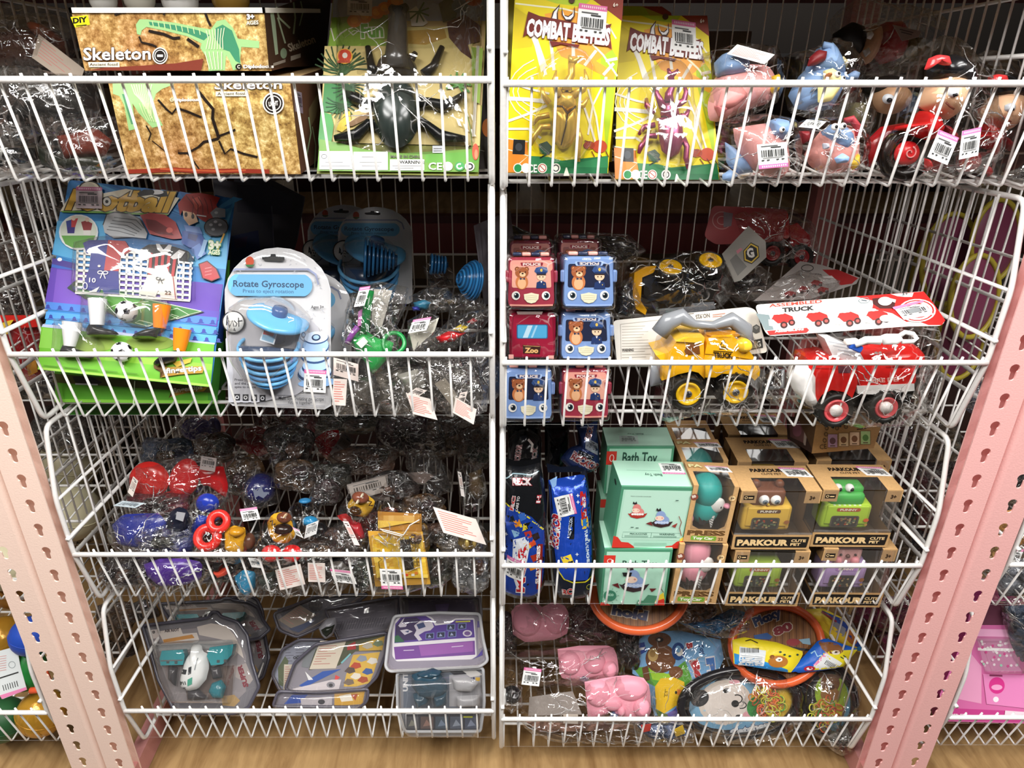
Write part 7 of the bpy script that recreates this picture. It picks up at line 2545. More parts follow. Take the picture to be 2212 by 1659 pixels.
def art1(a):
 a.poly('1d3f9c', 108,755,200,790,330,850,430,960,440,1100,430,1300,400,1480,300,1530,100,1480,100,1100)
 a.line('e9dc2a', 12,104,745,180,790,300,850,370,910,425,965)
 for x, y, cc in ((160,870, '16202a'),(210,900, 'd8862a'),(260,930, 'e8d23a'),(300,990, 'b8382a'),(200,980, '7fa8c8'),(330,1060, 'd8502a'),(250,850, '3a6ac0'),(300,920, '1c1c20'),(360,1010, '2a1c1c'),(290,1080, 'e9c43a'),(350,1180, 'a8301c'),(330,1250, 'd88a2a')):
  a.poly(cc, x - 34, y - 20, x + 20, y - 34, x + 36, y + 14, x - 10, y + 34)
 a.poly('d9dde4', 180,1030,300,1000,310,1100,280,1260,220,1470,170,1300)
 a.text('MOR', 268,1470,285,1060,60, 'c4202a', 0.05, 'f6f6f6', 0.05)
 a.text('RECK', 175,600,330,602,46, 'ece6e6', 0.06, '9a1c28', 0.05)
 a.line('bfe0ea', 8,120,560,180,520,320,530,390,500)
 a.text('CARS TO', 215,810,235,690,20, 'd8d4d4', 0.03).text('RC', 180,800,200,690,26, 'c43a3a', 0.05, 'f2f2f2', 0.04)
 a.text('H', 395,745,405,690,30, 'f2f2f4', 0.04, 'c42a3a', 0.06)
 a.poly('8c2318', 380,1070,420,1080,410,1440,370,1450).text('SURPRISES', 385,1400,398,1085,26, 'f2e8e4', 0.05)
 for x, y in ((125,1000),(120,1120)):
  a.poly('e8f0fa', x, y - 16, x + 5, y - 4, x + 16, y, x + 5, y + 4, x, y + 16, x - 5, y + 4, x - 16, y, x - 5, y - 4)
 a.sticker(135,1160,280,1215,112,1320, 'd873a8', seed=5)
def art2(a):
 a.poly('1d46b0', 470,590,760,540,800,700,815,1000,820,1250,780,1370,600,1370,530,1270,490,900)
 a.line('e9dc2a', 10,530,1275,590,1360,660,1390,760,1385,825,1350)
 a.poly('c9291f', 715,660,760,650,775,880,728,880).text('SERIES', 735,700,745,860,24, 'f4ece8', 0.06, up=(22,-2))
 a.poly('f0c42a', 722,868,780,862,790,950,730,955).text('1', 740,940,770,938,60, '2a7ac8', 0.08)
 a.text('TUNE LAUNCHER', 752,960,775,1250,24, 'e4ecf8', 0.05, up=(22,-2))
 a.text('RECKOR', 535,1120,560,830,62, 'b81f2a', 0.06, 'f4f4f4', 0.05, up=(-56,-6))
 a.line('12141c', 44,650,850,645,1030).text('MAGNETICON', 640,1020,655,860,26, 'c8d4e8', 0.04)
 a.poly('f0d23a', 560,1180,640,1150,670,1230,600,1270).poly('16202a', 590,1220,660,1200,650,1250)
 for x, y in ((700,690),(690,1150),(700,740),(790,1050)):
  a.poly('e8f0fa', x, y - 16, x + 5, y - 4, x + 16, y, x + 5, y + 4, x, y + 16, x - 5, y + 4, x - 16, y, x - 5, y - 4)
 a.text('RC', 580,1500,660,1490,50, 'c43a3a', 0.05, 'e8e4e4', 0.04).ringp('a8a83a', 790,1430,18,20,6)
 a.poly('8fb8e8', 480,590,540,560,530,620,500,640)
 a.sticker(655,672,690,825,508,708, 'e26fa6', pos='top', seed=6)
packet('black and blue foil packet with a curved yellow line, leaning by the centre post', 'c3', [110,460,250,480,400,440,435,600,458,800,450,1200,440,1440,380,1560,200,1555,85,1510,98,1200,100,700],.873,16, '191a1d', 91, art1)
packet('blue foil packet with red lettering and a price sticker, second from the post', 'c3', [465,590,560,570,690,580,780,490,800,660,828,1000,832,1300,820,1500,740,1560,560,1550,520,1450,490,1100,475,800],.877,18, '1a2030', 92, art2)
t, pl = packet('dark folded foil packet behind the black and blue one', 'c3', [150,260,200,180,290,160,410,240,410,400,390,480,200,490,130,460],.95,20, '1c1a1c', 93, lambda a: a.text('RECKOR', 225,460,250,280,40, '8a5a5a', 0.05, 'a89a9a', 0.04).text('RECK', 360,460,375,300,36, '8a5a5a', 0.05, 'a89a9a', 0.04).line('e9dcd4', 18,300,240,335,280,325,340))
t, pl = packet('blue foil packet lying across the rear, price sticker on its back', 'c3', [700,150,860,140,880,320,890,480,800,540,640,500,560,420,640,330,720,300],.95,25, '22315e', 94, lambda a: a.text('RECKOR', 640,400,860,520,60, '8c3a3c', 0.06, 'c4c0c4', 0.05).line('16181e', 40,700,350,820,400).text('MAGNETIC', 695,360,815,405,22, 'b8bcc8', 0.03).text('RECK', 790,260,830,150,40, '6a3a3c', 0.05, '9a989c', 0.04).sticker(760,230,865,290,755,320, None, base='9aa0ac', lines='3a3c44'))
packet('black foil packet standing in the dark behind the folded one', 'c3', [130,120,400,110,420,300,400,420,150,420],1.03,15, '211d1c', 95)
packet('dark foil packet between the two rear packets', 'c3', [440,140,640,130,640,420,560,520,440,480],1.0,15, '15151a', 96)
# ================================================================== left column, third basket: heap of bagged toys
def hb(*a_, **k_):
 return heapbag(*a_, **k_)
SAC = 'rubber figures in clear bags, left column third basket'
hb('bag with two glossy red rounded toys and a barcode label, upper left of heap', 'c1', [1040,600,1120,460,1400,420,1560,380,1800,440,1880,600,1900,780,1700,700,1500,800,1200,790,1040,710],.97,25,101,
   [('toy_body', 'puff', 'cf2a26', ovalxy(1215,590,165,150),.016),('toy_body', 'puff', 'c42a2c', ovalxy(1500,580,120,170,20),.012),('toy_leg', 'puff', 'b81f22', [1600,480,1820,480,1860,640,1840,740,1700,640,1640,640],.010),('toy_part', 'puff', 'c42a2c', ovalxy(1420,740,120,60),.01)],
   [((1640,395,1765,415,1625,505), dict(strip=None, base='8a7f7c', seed=3)),((1085,560,1125,600,1040,690), dict(strip=None, base='e6dcd4', lines='b9a8a0'))],.04,.007, group=SAC)
hb('bag with a deep blue bear shaped toy lying at the left end of the heap', 'c1', [900,960,960,860,1300,820,1440,800,1560,860,1560,1000,1440,1090,1300,1170,1000,1165,900,1080],.91,22,102,
   [('toy_body', 'puff', '2b3690', [910,960,1000,870,1300,860,1370,960,1340,1110,1150,1150,960,1120],.018),('toy_head', 'puff', '1b1d2a', ovalxy(1450,930,95,120,20),.02),('toy_badge', 'card', '9a9a9e', [1440,850,1510,860,1490,930,1430,910],.04)],
   [((1000,760,1180,780,920,800), dict(strip=None, base='b9c6cc', lines='55606a', seed=4))],.045,.007, group=SAC)
hb('bag with a dark blue ball and star, right of the red toys', 'c2', [-20,560,80,520,200,540,250,640,240,780,120,820,0,810,-60,700],.98,25,103,
   [('toy_body', 'ball', '1c2468', (85,660,125),.0),('star', 'card', '6a7080', [20,660,60,680,90,640,110,690,160,690,110,740,70,720,40,740],.055)],(),.05,.006, group=SAC)
hb('bag with a cobalt blue round headed figure in the middle left', 'c1', [1560,800,1620,700,1720,680,1840,740,1850,860,1700,960,1600,1060,1520,1000],.935,22,104,
   [('toy_head', 'puff', '2438a0', ovalxy(1690,780,95,80),.02),('toy_body', 'puff', '2742b4', [1560,960,1620,870,1700,890,1680,960,1560,1050],.012)],(),.045,.007, group=SAC)
hb('bag with a violet grey toy at the very back left under the wire shelf', 'c1', [1440,100,1540,50,1780,70,1830,200,1780,320,1560,340,1440,240],1.12,25,105,
   [('toy_body', 'puff', '3f3568', ovalxy(1600,180,130,100),.01),('toy_part', 'puff', '4a4470', ovalxy(1740,170,60,90),.01)],(),.04,.008, group=SAC)
hb('bag with a dim red star shaped toy at the back left', 'c1', [1880,260,2000,150,2200,140,2300,320,2200,430,2000,430],1.08,25,106,
   [('toy_body', 'puff', '8c1a20', [1900,280,1990,180,2100,150,2200,200,2280,330,2160,380,2080,420],.01)],(),.04,.008, group=SAC)
hb('bag with a dim red toy at the back centre, paper tag beside it', 'c2', [480,220,640,160,760,200,820,320,700,440,560,400],1.07,25,107,
   [('toy_body', 'puff', '98141c', [520,260,620,190,720,180,740,280,680,340,700,430,640,440,560,360],.01)],[((770,195,850,260,650,370), dict(strip=None, base='6f625c', lines='55483f'))],.035,.008, group=SAC)
hb('bag with red shoes, a yellow cup shaped toy and brown figure, front left', 'c1', [1560,1160,1600,1030,1700,920,1840,850,1960,960,2080,1060,2090,1160,2000,1250,1820,1240,1620,1180],.885,20,108,
   [('shoe', 'ring', 'd8322c', (1780,930,66,.006),.025),('shoe', 'ring', 'd8322c', (1690,1060,76,.007),.03),('shoe_sole', 'puff', '2a1c18', ovalxy(1690,1060,40,26,-30),.02),('shoe_sole', 'puff', '2a1c18', ovalxy(1780,930,40,24,-30),.015),
 ('cup', 'puff', 'e0a62c', [1830,1000,1900,960,2000,980,2000,1090,1980,1180,1900,1190,1830,1160],.02),('cup_hollow', 'puff', 'b57f1c', ovalxy(1930,1010,66,38),.032),('brown_head', 'puff', '5a3a2c', ovalxy(2030,1090,50,70),.014)],
   [((1950,830,2090,810,1980,930), dict(strip='d873a8', seed=11))],.045,.007, 'film', group=SAC)
hb('bag with a yellow and brown faced figure on red feet, front middle of the heap', 'c2', [60,1090,130,880,220,830,340,860,400,1000,430,1130,420,1240,280,1290,110,1260,20,1160],.885,20,109,
   [('toy_body', 'puff', 'dba02c', [140,940,180,870,260,850,340,920,370,1050,300,1110,200,1100,150,1030],.018),('toy_face', 'puff', '6b3c2a', ovalxy(280,895,62,42,10),.034),('toy_hollow', 'puff', '2a1c18', ovalxy(270,990,80,45),.030),('eye', 'puff', 'e8c8a0', ovalxy(290,880,9,14),.047),
 ('foot', 'puff', 'd2282a', ovalxy(175,1190,85,70),.018),('foot', 'puff', 'd2282a', ovalxy(345,1190,82,72),.018),('stripe', 'tube', '3a2418', (.0012,165,930,185,920,180,960,205,950),.036)],
   [((345,975,400,1000,380,1040), dict(strip='e26fa6', base='e9e4e0'))],.045,.007, 'film', group=SAC)
hb('bag with an upturned brown and yellow animal head, centre of the heap', 'c2', [720,820,800,700,880,680,1020,720,1040,800,960,900,900,940,780,900,720,860],.93,22,110,
   [('toy_head', 'puff', 'd8a832', [780,800,840,730,940,700,1020,760,1000,830,940,900,850,880],.018),('toy_mask', 'puff', '7c4634', ovalxy(900,735,72,48,10),.032),('toy_hollow', 'puff', '3a2410', ovalxy(860,840,52,34,20),.034),('eye', 'puff', 'efe0c4', ovalxy(880,765,10,16),.046),('eye', 'puff', 'efe0c4', ovalxy(915,715,10,14),.046),
 ('stripe', 'tube', '3a2418', (.0012,960,760,990,770,970,800,1000,800),.038),('red_part', 'puff', 'b82a2c', [710,880,780,860,900,960,940,1060,880,1050,800,950],.008)],(),.04,.006, 'film', group=SAC)
hb('bag with a shiny gold fist shaped figure beside the centre post', 'c2', [1480,1080,1560,980,1700,900,1860,900,1940,1040,1930,1130,1860,1180,1700,1180,1560,1150],.90,20,111,
   [('gold_body', 'puff', 'b39a58', [1700,1060,1740,980,1820,960,1880,1010,1880,1110,1820,1160,1740,1160,1690,1110],.02, 'metal'),('gold_finger', 'puff', 'c4aa64', ovalxy(1770,1090,26,50),.036, 'metal'),('gold_finger', 'puff', 'c4aa64', ovalxy(1830,1085,24,48),.036, 'metal'),('gold_eye', 'ring', 'a58c4c', (1785,1000,22,.0015),.038, 'metal')],
   [((1490,810,1840,910,1575,1020), RED)],.045,.007, 'film', group=SAC)
# gold pixel print pouch with price sticker
pg = plane(*rp('c2', 1010,1500), *rp('c2', 1470,1440),.878,.878,16)
t = thing('bagged_toy', 'flat clear pouch holding yellow pixel patterned cards with a price sticker', 'bagged toy', PT(pg, 'c2', 1230,1480))
m = MB()
slab(m, up(pg, .004), 'c2', [1040,850,1395,870,1400,1010,1045,1000],.002, 'b8833c')
slab(m, up(pg, .008), 'c2', [960,1010,1405,1015,1470,1440,1020,1460],.002, 'cf9c3c')
a = Art(up(pg, .0082), 'c2', m)
rnd = random.Random(5)
for j in range(11):
 for i in range(11):
  x, y = 985 + i * 38 + j * 5,1050 + j * 30
  if x < 1420:
   a.quad(rnd.choice(['ecc64c', 'e8bd3e', 'f0cf5c', 'dca93a', 'e6b93c']), x, y, x + 38, y + 30)
a.quad('2a2622', 1225,1070,1300,1160).poly('2a2622', 1225,1070,1305,1065,1340,1310,1255,1320)
for j in range(7):
 for i in range(2):
  a.line('3a3014', 4,1320 + i * 26 + j * 3,1060 + j * 32,1344 + i * 26 + j * 3,1060 + j * 32,1346 + i * 26 + j * 3,1084 + j * 32,1322 + i * 26 + j * 3,1084 + j * 32,1320 + i * 26 + j * 3,1060 + j * 32)
a.line('3a3014', 5,1040,1160,1060,1150,1065,1180).line('3a3014', 5,1050,1210,1080,1230,1050,1250,1060,1300,1085,1300)
for i in range(5):
 a.quad(('f4f0e4', 'e8502a', 'f0a83a', 'f4f0e4', 'e8883a')[i],1240 + i * 26,1330 + (i % 2) * 14,1266 + i * 26,1350 + (i % 2) * 14)
m.build('printed_cards', 'print', t)
m = MB()
a = Art(up(pg, .0065), 'c2', m)
for i in range(8):
 a.quad(rnd.choice(['d8a85a', 'c48f44', 'e0b46a']),1045 + i * 42,880,1087 + i * 42,940)
a.poly('f0c85a', 1042,920,1340,930,1045,985)
m.build('top_card', 'print', t)
film(t, 'clear_bag', pg, 'c2', [1100,750,1400,830,1420,1000,1480,1450,1300,1510,1000,1530,950,1010,1040,1000,1040,830],.016,.003,112,.0035, 'film', fscale=50)
m = MB()
ptube(m, pg, 'c2', [1380,915,1300,960,1250,1040,1180,1020,1100,1000,1060,990,1090,1010,1180,1035,1240,1050],.0008,.017, 'f2f0ea', 5)
m.build('string_tie', 'plastic', t)
m = MB()
pt = up(pg, .018)
slab(m, pt, 'c2', [1055,1315,1230,1320,1240,1470,1075,1475],.0005, 'f4f4f2')
Art(pt, 'c2', m).sticker(1055,1315,1230,1320,1072,1478, 'e26fa6', pos='bottom', seed=9)
m.build('price_sticker', 'matte', t)
hb('violet toy in a clear bag pressed against the front wires, lower left of the heap', 'c1', [1080,1260,1200,1210,1400,1200,1600,1210,1760,1260,1700,1420,1560,1470,1300,1480,1160,1420],.878,12,113,
   [('toy_body', 'puff', '5b3c98', [1170,1280,1300,1230,1500,1230,1650,1260,1640,1400,1500,1450,1300,1460,1200,1380],.01),('dark_sole', 'puff', '2c2a2a', [1740,1260,1840,1240,1800,1330,1750,1330],.01),('red_foot', 'puff', 'd8503c', [1740,1330,1860,1300,1860,1350,1780,1380],.012)],(),.03,.006, 'film', group=SAC)
hb('bag with a sky blue toy tip and barcode sticker at the front wires', 'c1', [1900,1300,2000,1220,2110,1250,2130,1460,2040,1560,1960,1540,1890,1400],.88,12,114,
   [('toy_body', 'puff', '3c9ac8', [1910,1380,1980,1320,2080,1340,2080,1460,2020,1540,1960,1500],.01)],[((2020,1225,2115,1235,2050,1300), dict(strip=None, seed=3))],.026,.006, 'film', group=SAC)
hb('bag with a red printed tag at the wires, below the red footed figure', 'c2', [190,1330,420,1290,460,1400,480,1500,330,1530,220,1480,60,1530,20,1400,100,1310],.877,10,115,
   [('toy_body', 'puff', '3a403a', [60,1380,200,1330,230,1450,120,1500],.004)],[((205,1325,410,1275,245,1490), RED)],.022,.006, group=SAC)
hb('bag with two tags, one striped pink, at the wires in the middle', 'c2', [470,1260,620,1230,840,1300,830,1420,720,1520,560,1510,480,1420],.877,10,116,
   [('toy_body', 'puff', '4a4540', [640,1260,740,1250,820,1320,700,1400,500,1470],.004)],[((470,1265,610,1270,475,1420), RED),((650,1315,830,1335,690,1420), dict(strip='e26fa6', seed=8))],.022,.006, group=SAC)
hb('tall clear bag with a pink leaf shaped tag, right of the centre animal head', 'c2', [680,960,760,900,900,980,980,1040,960,1130,860,1160,700,1120],.905,20,117,
   [('red_part', 'puff', '9c262c', [810,920,900,940,940,1060,880,1090,830,1000],.008)],[((755,925,800,930,850,1120), dict(strip=None, base='ead4d0', lines='d8a8a0'))],.03,.007, group=SAC)
hb('bag with a sky blue ball and silver tag behind the yellow figure', 'c2', [330,800,440,740,560,780,640,900,660,1040,560,1090,440,1080,400,960],.925,22,118,
   [('blue_ball', 'puff', '2f8fc4', ovalxy(490,925,65,40),.02),('blue_part', 'puff', '2f78a8', ovalxy(450,760,52,22),.01),('dark_part', 'puff', '1c1d1f', ovalxy(560,1000,80,60),.0)],[((460,960,560,920,440,1070), dict(strip=None, base='c9c9c8', lines='777777', seed=3))],.04,.008, 'film', group=SAC)
hb('clear bag with a crumpled grey toy and white tag near the post, upper right', 'c2', [1680,500,1760,440,1900,520,1940,700,1900,820,1740,880,1700,700],.96,22,119,
   [('toy_body', 'puff', '5a4a34', [1780,540,1880,500,1920,660,1860,760,1780,700],.01)],[((1690,520,1720,530,1720,720), dict(strip=None, base='d8d0cc', lines='c0a8a0'))],.035,.008, 'film', group=SAC)
hb('clear bag with a small dark hatch toy, right of centre in the heap', 'c2', [1280,360,1480,340,1640,520,1660,680,1500,740,1380,660,1260,460],1.0,22,120,
   [('toy_body', 'puff', '2f2a28', [1400,560,1600,540,1640,660,1500,700],.01),('pale_patch', 'card', '8f7f78', [1260,540,1420,520,1500,560,1420,620,1270,600],.02)],(),.04,.009, group=SAC)
hb('leaflet sheet with printed lines in film, standing behind the animal head', 'c2', [780,640,960,560,1120,540,1140,760,1050,820,850,740],.965,20,121,
   [('leaflet', 'card', '8d847e', [788,630,1120,545,1140,760,1000,760,800,700],.012, 'matte')],[((800,640,1100,560,830,760), dict(strip=None, base='9c938c', lines='4a443f', seed=12))],.02,.006, group=SAC)
# dim bags filling the rest of the heap
rnd = random.Random(17)
DIM = [('c1', 1350,380,220,130,1.06, 'blue edged'),('c1', 1750,330,160,120,1.05, 'smoky'),('c2', 330,330,200,190,1.02, 'brown tinted'),('c2', 380,560,180,130,.98, 'black cap'),('c2', 620,560,200,120,.99, 'gold wired'),
       ('c2', 930,430,260,120,1.03, 'long brown'),('c2', 1250,230,220,160,1.1, 'ribbed'),('c2', 1600,240,240,160,1.1, 'rust tinted'),('c2', 1830,320,130,180,1.05, 'grey corner'),('c2', 1180,640,180,120,.97, 'beige striped'),
       ('c2', 1400,820,180,110,.95, 'cloudy'),('c2', 1500,1300,160,150,.90, 'olive'),('c2', 1800,1330,150,170,.885, 'silver lidded'),('c2', 620,700,120,100,.96, 'white folded'),('c2', 560,1160,200,80,.89, 'black strapped'),
       ('c2', 930,1350,100,130,.885, 'dark green'),('c1', 1000,1330,160,120,.885, 'pale empty'),('c1', 2000,560,150,160,1.0, 'green flecked'),('c2', 780,110,260,110,1.15, 'slate'),('c2', 300,120,230,120,1.15, 'maroon'),('c2', 1200,120,220,90,1.18, 'bronze'),('c2', 1720,120,220,110,1.16, 'charcoal'),
       ('c1', 1350,1080,250,110,.89, 'indigo'),('c2', 1300,1080,180,120,.90, 'amber'),('c2', 1050,950,160,120,.93, 'russet'),
       ('c2', 120,1180,220,150,.91, 'pewter'),('c2', 480,1230,220,150,.90, 'steel grey'),('c2', 760,1280,200,140,.895, 'cocoa'),('c2', 1100,1300,180,130,.895, 'mustard flecked'),('c2', 1650,1060,230,120,.93, 'umber'),('c2', 1750,1180,200,130,.905, 'tin'),('c1', 1300,1330,260,110,.90, 'plum'),('c1', 1750,1300,220,130,.905, 'ink'),('c2', 700,1080,220,110,.92, 'graphite'),('c1', 1300,780,260,90,.95, 'wine')]
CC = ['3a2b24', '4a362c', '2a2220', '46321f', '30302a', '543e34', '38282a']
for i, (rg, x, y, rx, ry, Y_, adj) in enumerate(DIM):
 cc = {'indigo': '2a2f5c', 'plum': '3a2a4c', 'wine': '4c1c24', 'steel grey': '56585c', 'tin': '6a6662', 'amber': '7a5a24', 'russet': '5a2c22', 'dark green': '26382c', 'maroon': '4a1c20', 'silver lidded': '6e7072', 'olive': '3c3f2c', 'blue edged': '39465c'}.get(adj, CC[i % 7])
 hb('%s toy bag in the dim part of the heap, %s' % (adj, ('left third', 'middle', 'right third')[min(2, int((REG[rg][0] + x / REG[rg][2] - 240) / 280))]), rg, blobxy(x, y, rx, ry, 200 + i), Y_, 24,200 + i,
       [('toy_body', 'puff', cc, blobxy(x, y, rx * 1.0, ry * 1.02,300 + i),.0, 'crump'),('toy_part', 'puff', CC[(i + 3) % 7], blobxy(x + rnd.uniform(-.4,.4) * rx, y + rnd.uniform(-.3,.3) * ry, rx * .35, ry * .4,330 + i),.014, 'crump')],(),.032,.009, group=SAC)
# ================================================================== left column, bottom basket
def caselid(t, pl, reg, xy, rim_r, h, card, col='4c4a55'):
 """vacuum formed clear case: tinted rim tube, card inside, clear dome"""
 m = MB()
 m.tube([PT(up(pl, .004), reg, xy[i], xy[i + 1]) for i in range(0, len(xy),2)], rim_r, col, 7, closed=True)
 m.build('shell_rim', 'plastic', t)
 m = MB()
 slab(m, pl, reg, xy, .001, card)
 return m
def train_case(label, f, Y_, ln, dim, seed):
 G = lambda *xy: [v for i in range(0, len(xy),2) for v in f(xy[i], xy[i + 1])]
 pl = plane(*rp('d1', *f(1480,1180)), *rp('d1', *f(2080,1180)), Y_, Y_, ln)
 t = thing('train_robot_case', label, 'toy pack', PT(pl, 'd1', *f(1780,1180)), 'clear shell packs with a train robot')
 xy = G(*roundpoly([1215,440,1780,375,1800,325,1860,325,1880,362,2030,410,2110,520,2150,760,2212,960,2120,1140,2000,1190,1500,1185,1350,900,1240,520],24))
 m = caselid(t, pl, 'd1', xy, .003,.03, '6f6d74')
 a = Art(pl, 'd1', m)
 P = lambda c_, *q: a.poly(c_, *G(*q))
 P('8a8488', 1290,500,2000,430,2100,700,2100,1000,2000,1100,1500,1100,1400,850)
 P('cfc4bc', 1680,450,1800,420,1930,440,2000,520,2060,640,2080,720,1990,640,1900,560,1700,520)
 P('d9cfc8', 1350,490,1540,460,1560,510,1680,500,1700,560,1400,590)
 P('c98a3a', 1390,560,1640,515,1660,545,1400,585)
 P('d8d0cc', 1265,480,1350,470,1360,545,1285,555)
 a.text('18', *f(1285,510), *f(1325,505),24, '2a2628', .03)
 a.text('AIR RIOT', *f(1405,497), *f(1530,485),22, '3a2a2c', .05)
 P('a9adb0', 1340,600,1700,570,1980,560,2000,620,1360,660).poly('5c4a44', *G(1560,800,2000,780,1980,1060,1600,1080)) if not dim else None
 P('a39a98', 1990,790,2100,760,2160,900,2130,940,2010,880)
 P('a88a5a', 1890,1040,2000,1030,2050,1080,2000,1130,1900,1120)
 a.text('SUPER', *f(2120,960), *f(2060,770),40, '7c2c3a', .06, up=(-38,10))
 m.build('backing_card', 'print', t)
 m = MB()
 puff(m, up(pl, .016), 'd1', G(1650,600,1720,600,1730,660,1780,680,1785,800,1760,900,1690,980,1610,1000,1550,980,1540,900,1580,760,1610,690,1640,660),.02,.012, 'e9ecec', 36,8)
 v0, f0 = len(m.v), len(m.f)
 a = Art(pl, 'd1', m)
 a.poly('2a2f34', *G(1605,795,1665,798,1655,838,1600,835)).poly('2a2f34', *G(1680,780,1705,770,1700,830,1675,840))
 a.poly('4aa890', *G(1545,900,1560,900,1575,960,1555,960)).poly('4aa890', *G(1670,880,1710,860,1700,920,1660,940)).poly('3a3f44', *G(1562,955,1640,950,1630,975,1570,978))
 if not dim:
  a.text('MP11', *f(1575,930), *f(1650,922),26, '2c3a34', .05)
 a.line('7a8288', 6, *G(1600,700,1595,790)).line('7a8288', 6, *G(1750,700,1730,800))
 drape(m, v0, f0, pl)
 m.build('train_body', 'plastic', t)
 for q in ((1380,655,1560,645,1575,700,1560,775,1370,780,1362,720),(1790,625,1990,600,1975,690,1900,770,1800,780,1765,700)):
  m = MB()
  slab(m, up(pl, .024), 'd1', G(*q),.018, '2d8f98', '256f78')
  m.build('teal_wing', 'plastic', t)
 m = MB()
 puff(m, up(pl, .012), 'd1', G(1810,930,1890,900,1930,960,1900,1060,1820,1060,1780,1000),.012,.008, '24707c')
 m.build('teal_foot', 'plastic', t)
 m = MB()
 a = Art(up(pl, .0243), 'd1', m)
 for x, y in ((1420,750),(1490,755),(1850,745),(1910,740)):
  a.poly('3a4448', *G(x, y - 12, x + 26, y - 12, x + 24, y + 12, x, y + 12))
 a.poly('5c6468', *G(1370,735,1560,730,1555,740,1370,745))
 m.build('wing_print', 'print', t)
 m = MB()
 for q in ((1600,990,1700,980,1780,1060,1600,1070),(1440,780,1520,790,1500,960,1440,900),(1800,790,1880,780,1900,880,1820,900)):
  puff(m, up(pl, .008), 'd1', G(*q),.010,.006, '3c3a3e')
 m.build('robot_limbs', 'plastic', t)
 blister(t, pl, 'd1', G(1340,580,1700,560,2040,560,2020,800,1980,1100,1500,1100,1400,850),.045, 'clear_dome', seed, .002)
 blister(t, pl, 'd1', xy, .008, 'clear_shell', seed + 1,.001)
train_case('clear shell pack with a white and teal train robot, front left', lambda x, y: (x, y),.89,42, False, 5)
train_case('dim train robot pack lying flat behind the front train pack, teal edges', lambda x, y: (x * .95 + 200, y * .42 + 70),1.02,62, True, 6)
train_case('third train robot pack standing against the pack stack, only its right curve seen', lambda x, y: (x * .55 + 1080, y * .9 - 150),1.0,50, True, 7)
def pack(label, reg, xy, Y_, ln, art, seed, card='6a6670', dome=None, h=.02, rim='55525e', Y1=None):
 ys, xs = xy[1::2], xy[0::2]
 pl = plane(*rp(reg, min(xs), max(ys)), *rp(reg, max(xs), max(ys)), Y_, Y1 or Y_, ln)
 t = thing('action_figure_pack', label, 'toy pack', PT(pl, reg, (min(xs) + max(xs)) / 2, max(ys)), 'clear shell figure packs in the bottom left basket')
 m = caselid(t, pl, reg, roundpoly(xy, 30),.0028, h, card, rim)
 a = Art(pl, reg, m)
 art(a, m, t, pl)
 m.build('backing_card', 'print', t)
 blister(t, pl, reg, dome or xy, h, 'clear_shell', seed, .0015)
 return t, pl
def lab(a, c4, base='d8cdbb'):
 a.poly(base, c4[0], c4[1], c4[2], c4[3], c4[2] + c4[4] - c4[0], c4[3] + c4[5] - c4[1], c4[4], c4[5])
 for j in range(9):
  f_ = .1 + j * .09
  g_ = .35 + .5 * ((j * 5) % 7) / 7
  q = lambda s_, t_: (c4[0] + (c4[2] - c4[0]) * s_ + (c4[4] - c4[0]) * t_, c4[1] + (c4[3] - c4[1]) * s_ + (c4[5] - c4[1]) * t_)
  a.line('c0857a', 6, *q(.07, f_), *q(g_, f_))
def artA(a, m, t, pl):
 a.poly('4a4650', 230,300,560,200,980,190,800,290,560,450,380,520)
 a.ell('2c2226', 560,270,60,50)
 lab(a, (425,262,565,350,240,392), '9c8c7c')
 a.poly('2f3f6a', 330,470,520,400,560,380,520,430,420,500)
pack('dark shell pack on top of the middle stack with a beige label', 'd2', [200,340,560,190,1010,170,860,290,560,470,400,540,250,480],1.0,50, artA, 11)
def artB(a, m, t, pl):
 rnd = random.Random(9)
 for j in range(22):
  x, y = 700 + (j % 4) * 130,260 + (j // 4) * 52
  a.line('8f8a94', 5, x, y + 12, x + rnd.uniform(60,110), y)
 for j in range(18):
  a.line('4a4650', 4,760 + j * 22,480 - j * 2,790 + j * 22,400 - j * 2)
 a.text('CONTENTS', 935,548,1060,520,18, '4a4650', .03)
pack('large grey card back printed with rows of small text, behind the middle stack', 'd2', [640,300,1280,190,1270,360,1180,520,1000,590,760,580],.985,42, artB, 12, '6f6b78')
def artC(a, m, t, pl):
 a.poly('4c5038', 560,640,900,560,1150,520,1120,660,900,660,760,780,500,820)
 a.poly('c8a23a', 930,600,1150,530,1130,650,930,655).poly('d8b04a', 880,690,1110,665,1060,830,1020,930,900,960,800,960,820,860)
 a.line('6a5a4a', 5,900,660,1120,650)
 for x, y, c_ in ((1000,610, 'b9b2a0'),(950,720, '8f98a8'),(1040,740, 'd8d4cc'),(900,780, 'b8482c'),(900,870, 'e4dccc'),(960,900, 'a84a2a'),(850,820, '5a4a44'),(1000,830, '3a5a9a'),(840,920, '7a6a5a'),(1090,590, '6a7a5a')):
  a.poly(c_, x - 45, y + 10, x - 10, y - 28, x + 40, y - 20, x + 50, y + 14, x, y + 30)
 a.poly('2c55a8', 420,950,620,830,780,810,600,900,460,970).poly('e8e8ea', 470,830,540,900,500,905).poly('d84a4a', 730,860,770,880,720,920)
 a.poly('a82a2a', 830,610,900,575,905,640,830,650).line('7fc0c8', 14,780,760,860,680)
 a.poly('d4ccd0', 360,980,700,900,780,900,760,980,400,1000)
 a.ell('8a8890', 690,945,36,26).ell('3a3a40', 690,948,18,14)
 lab(a, (600,570,825,562,508,812))
 a.poly('7a7f84', 470,640,580,600,500,800,440,790)
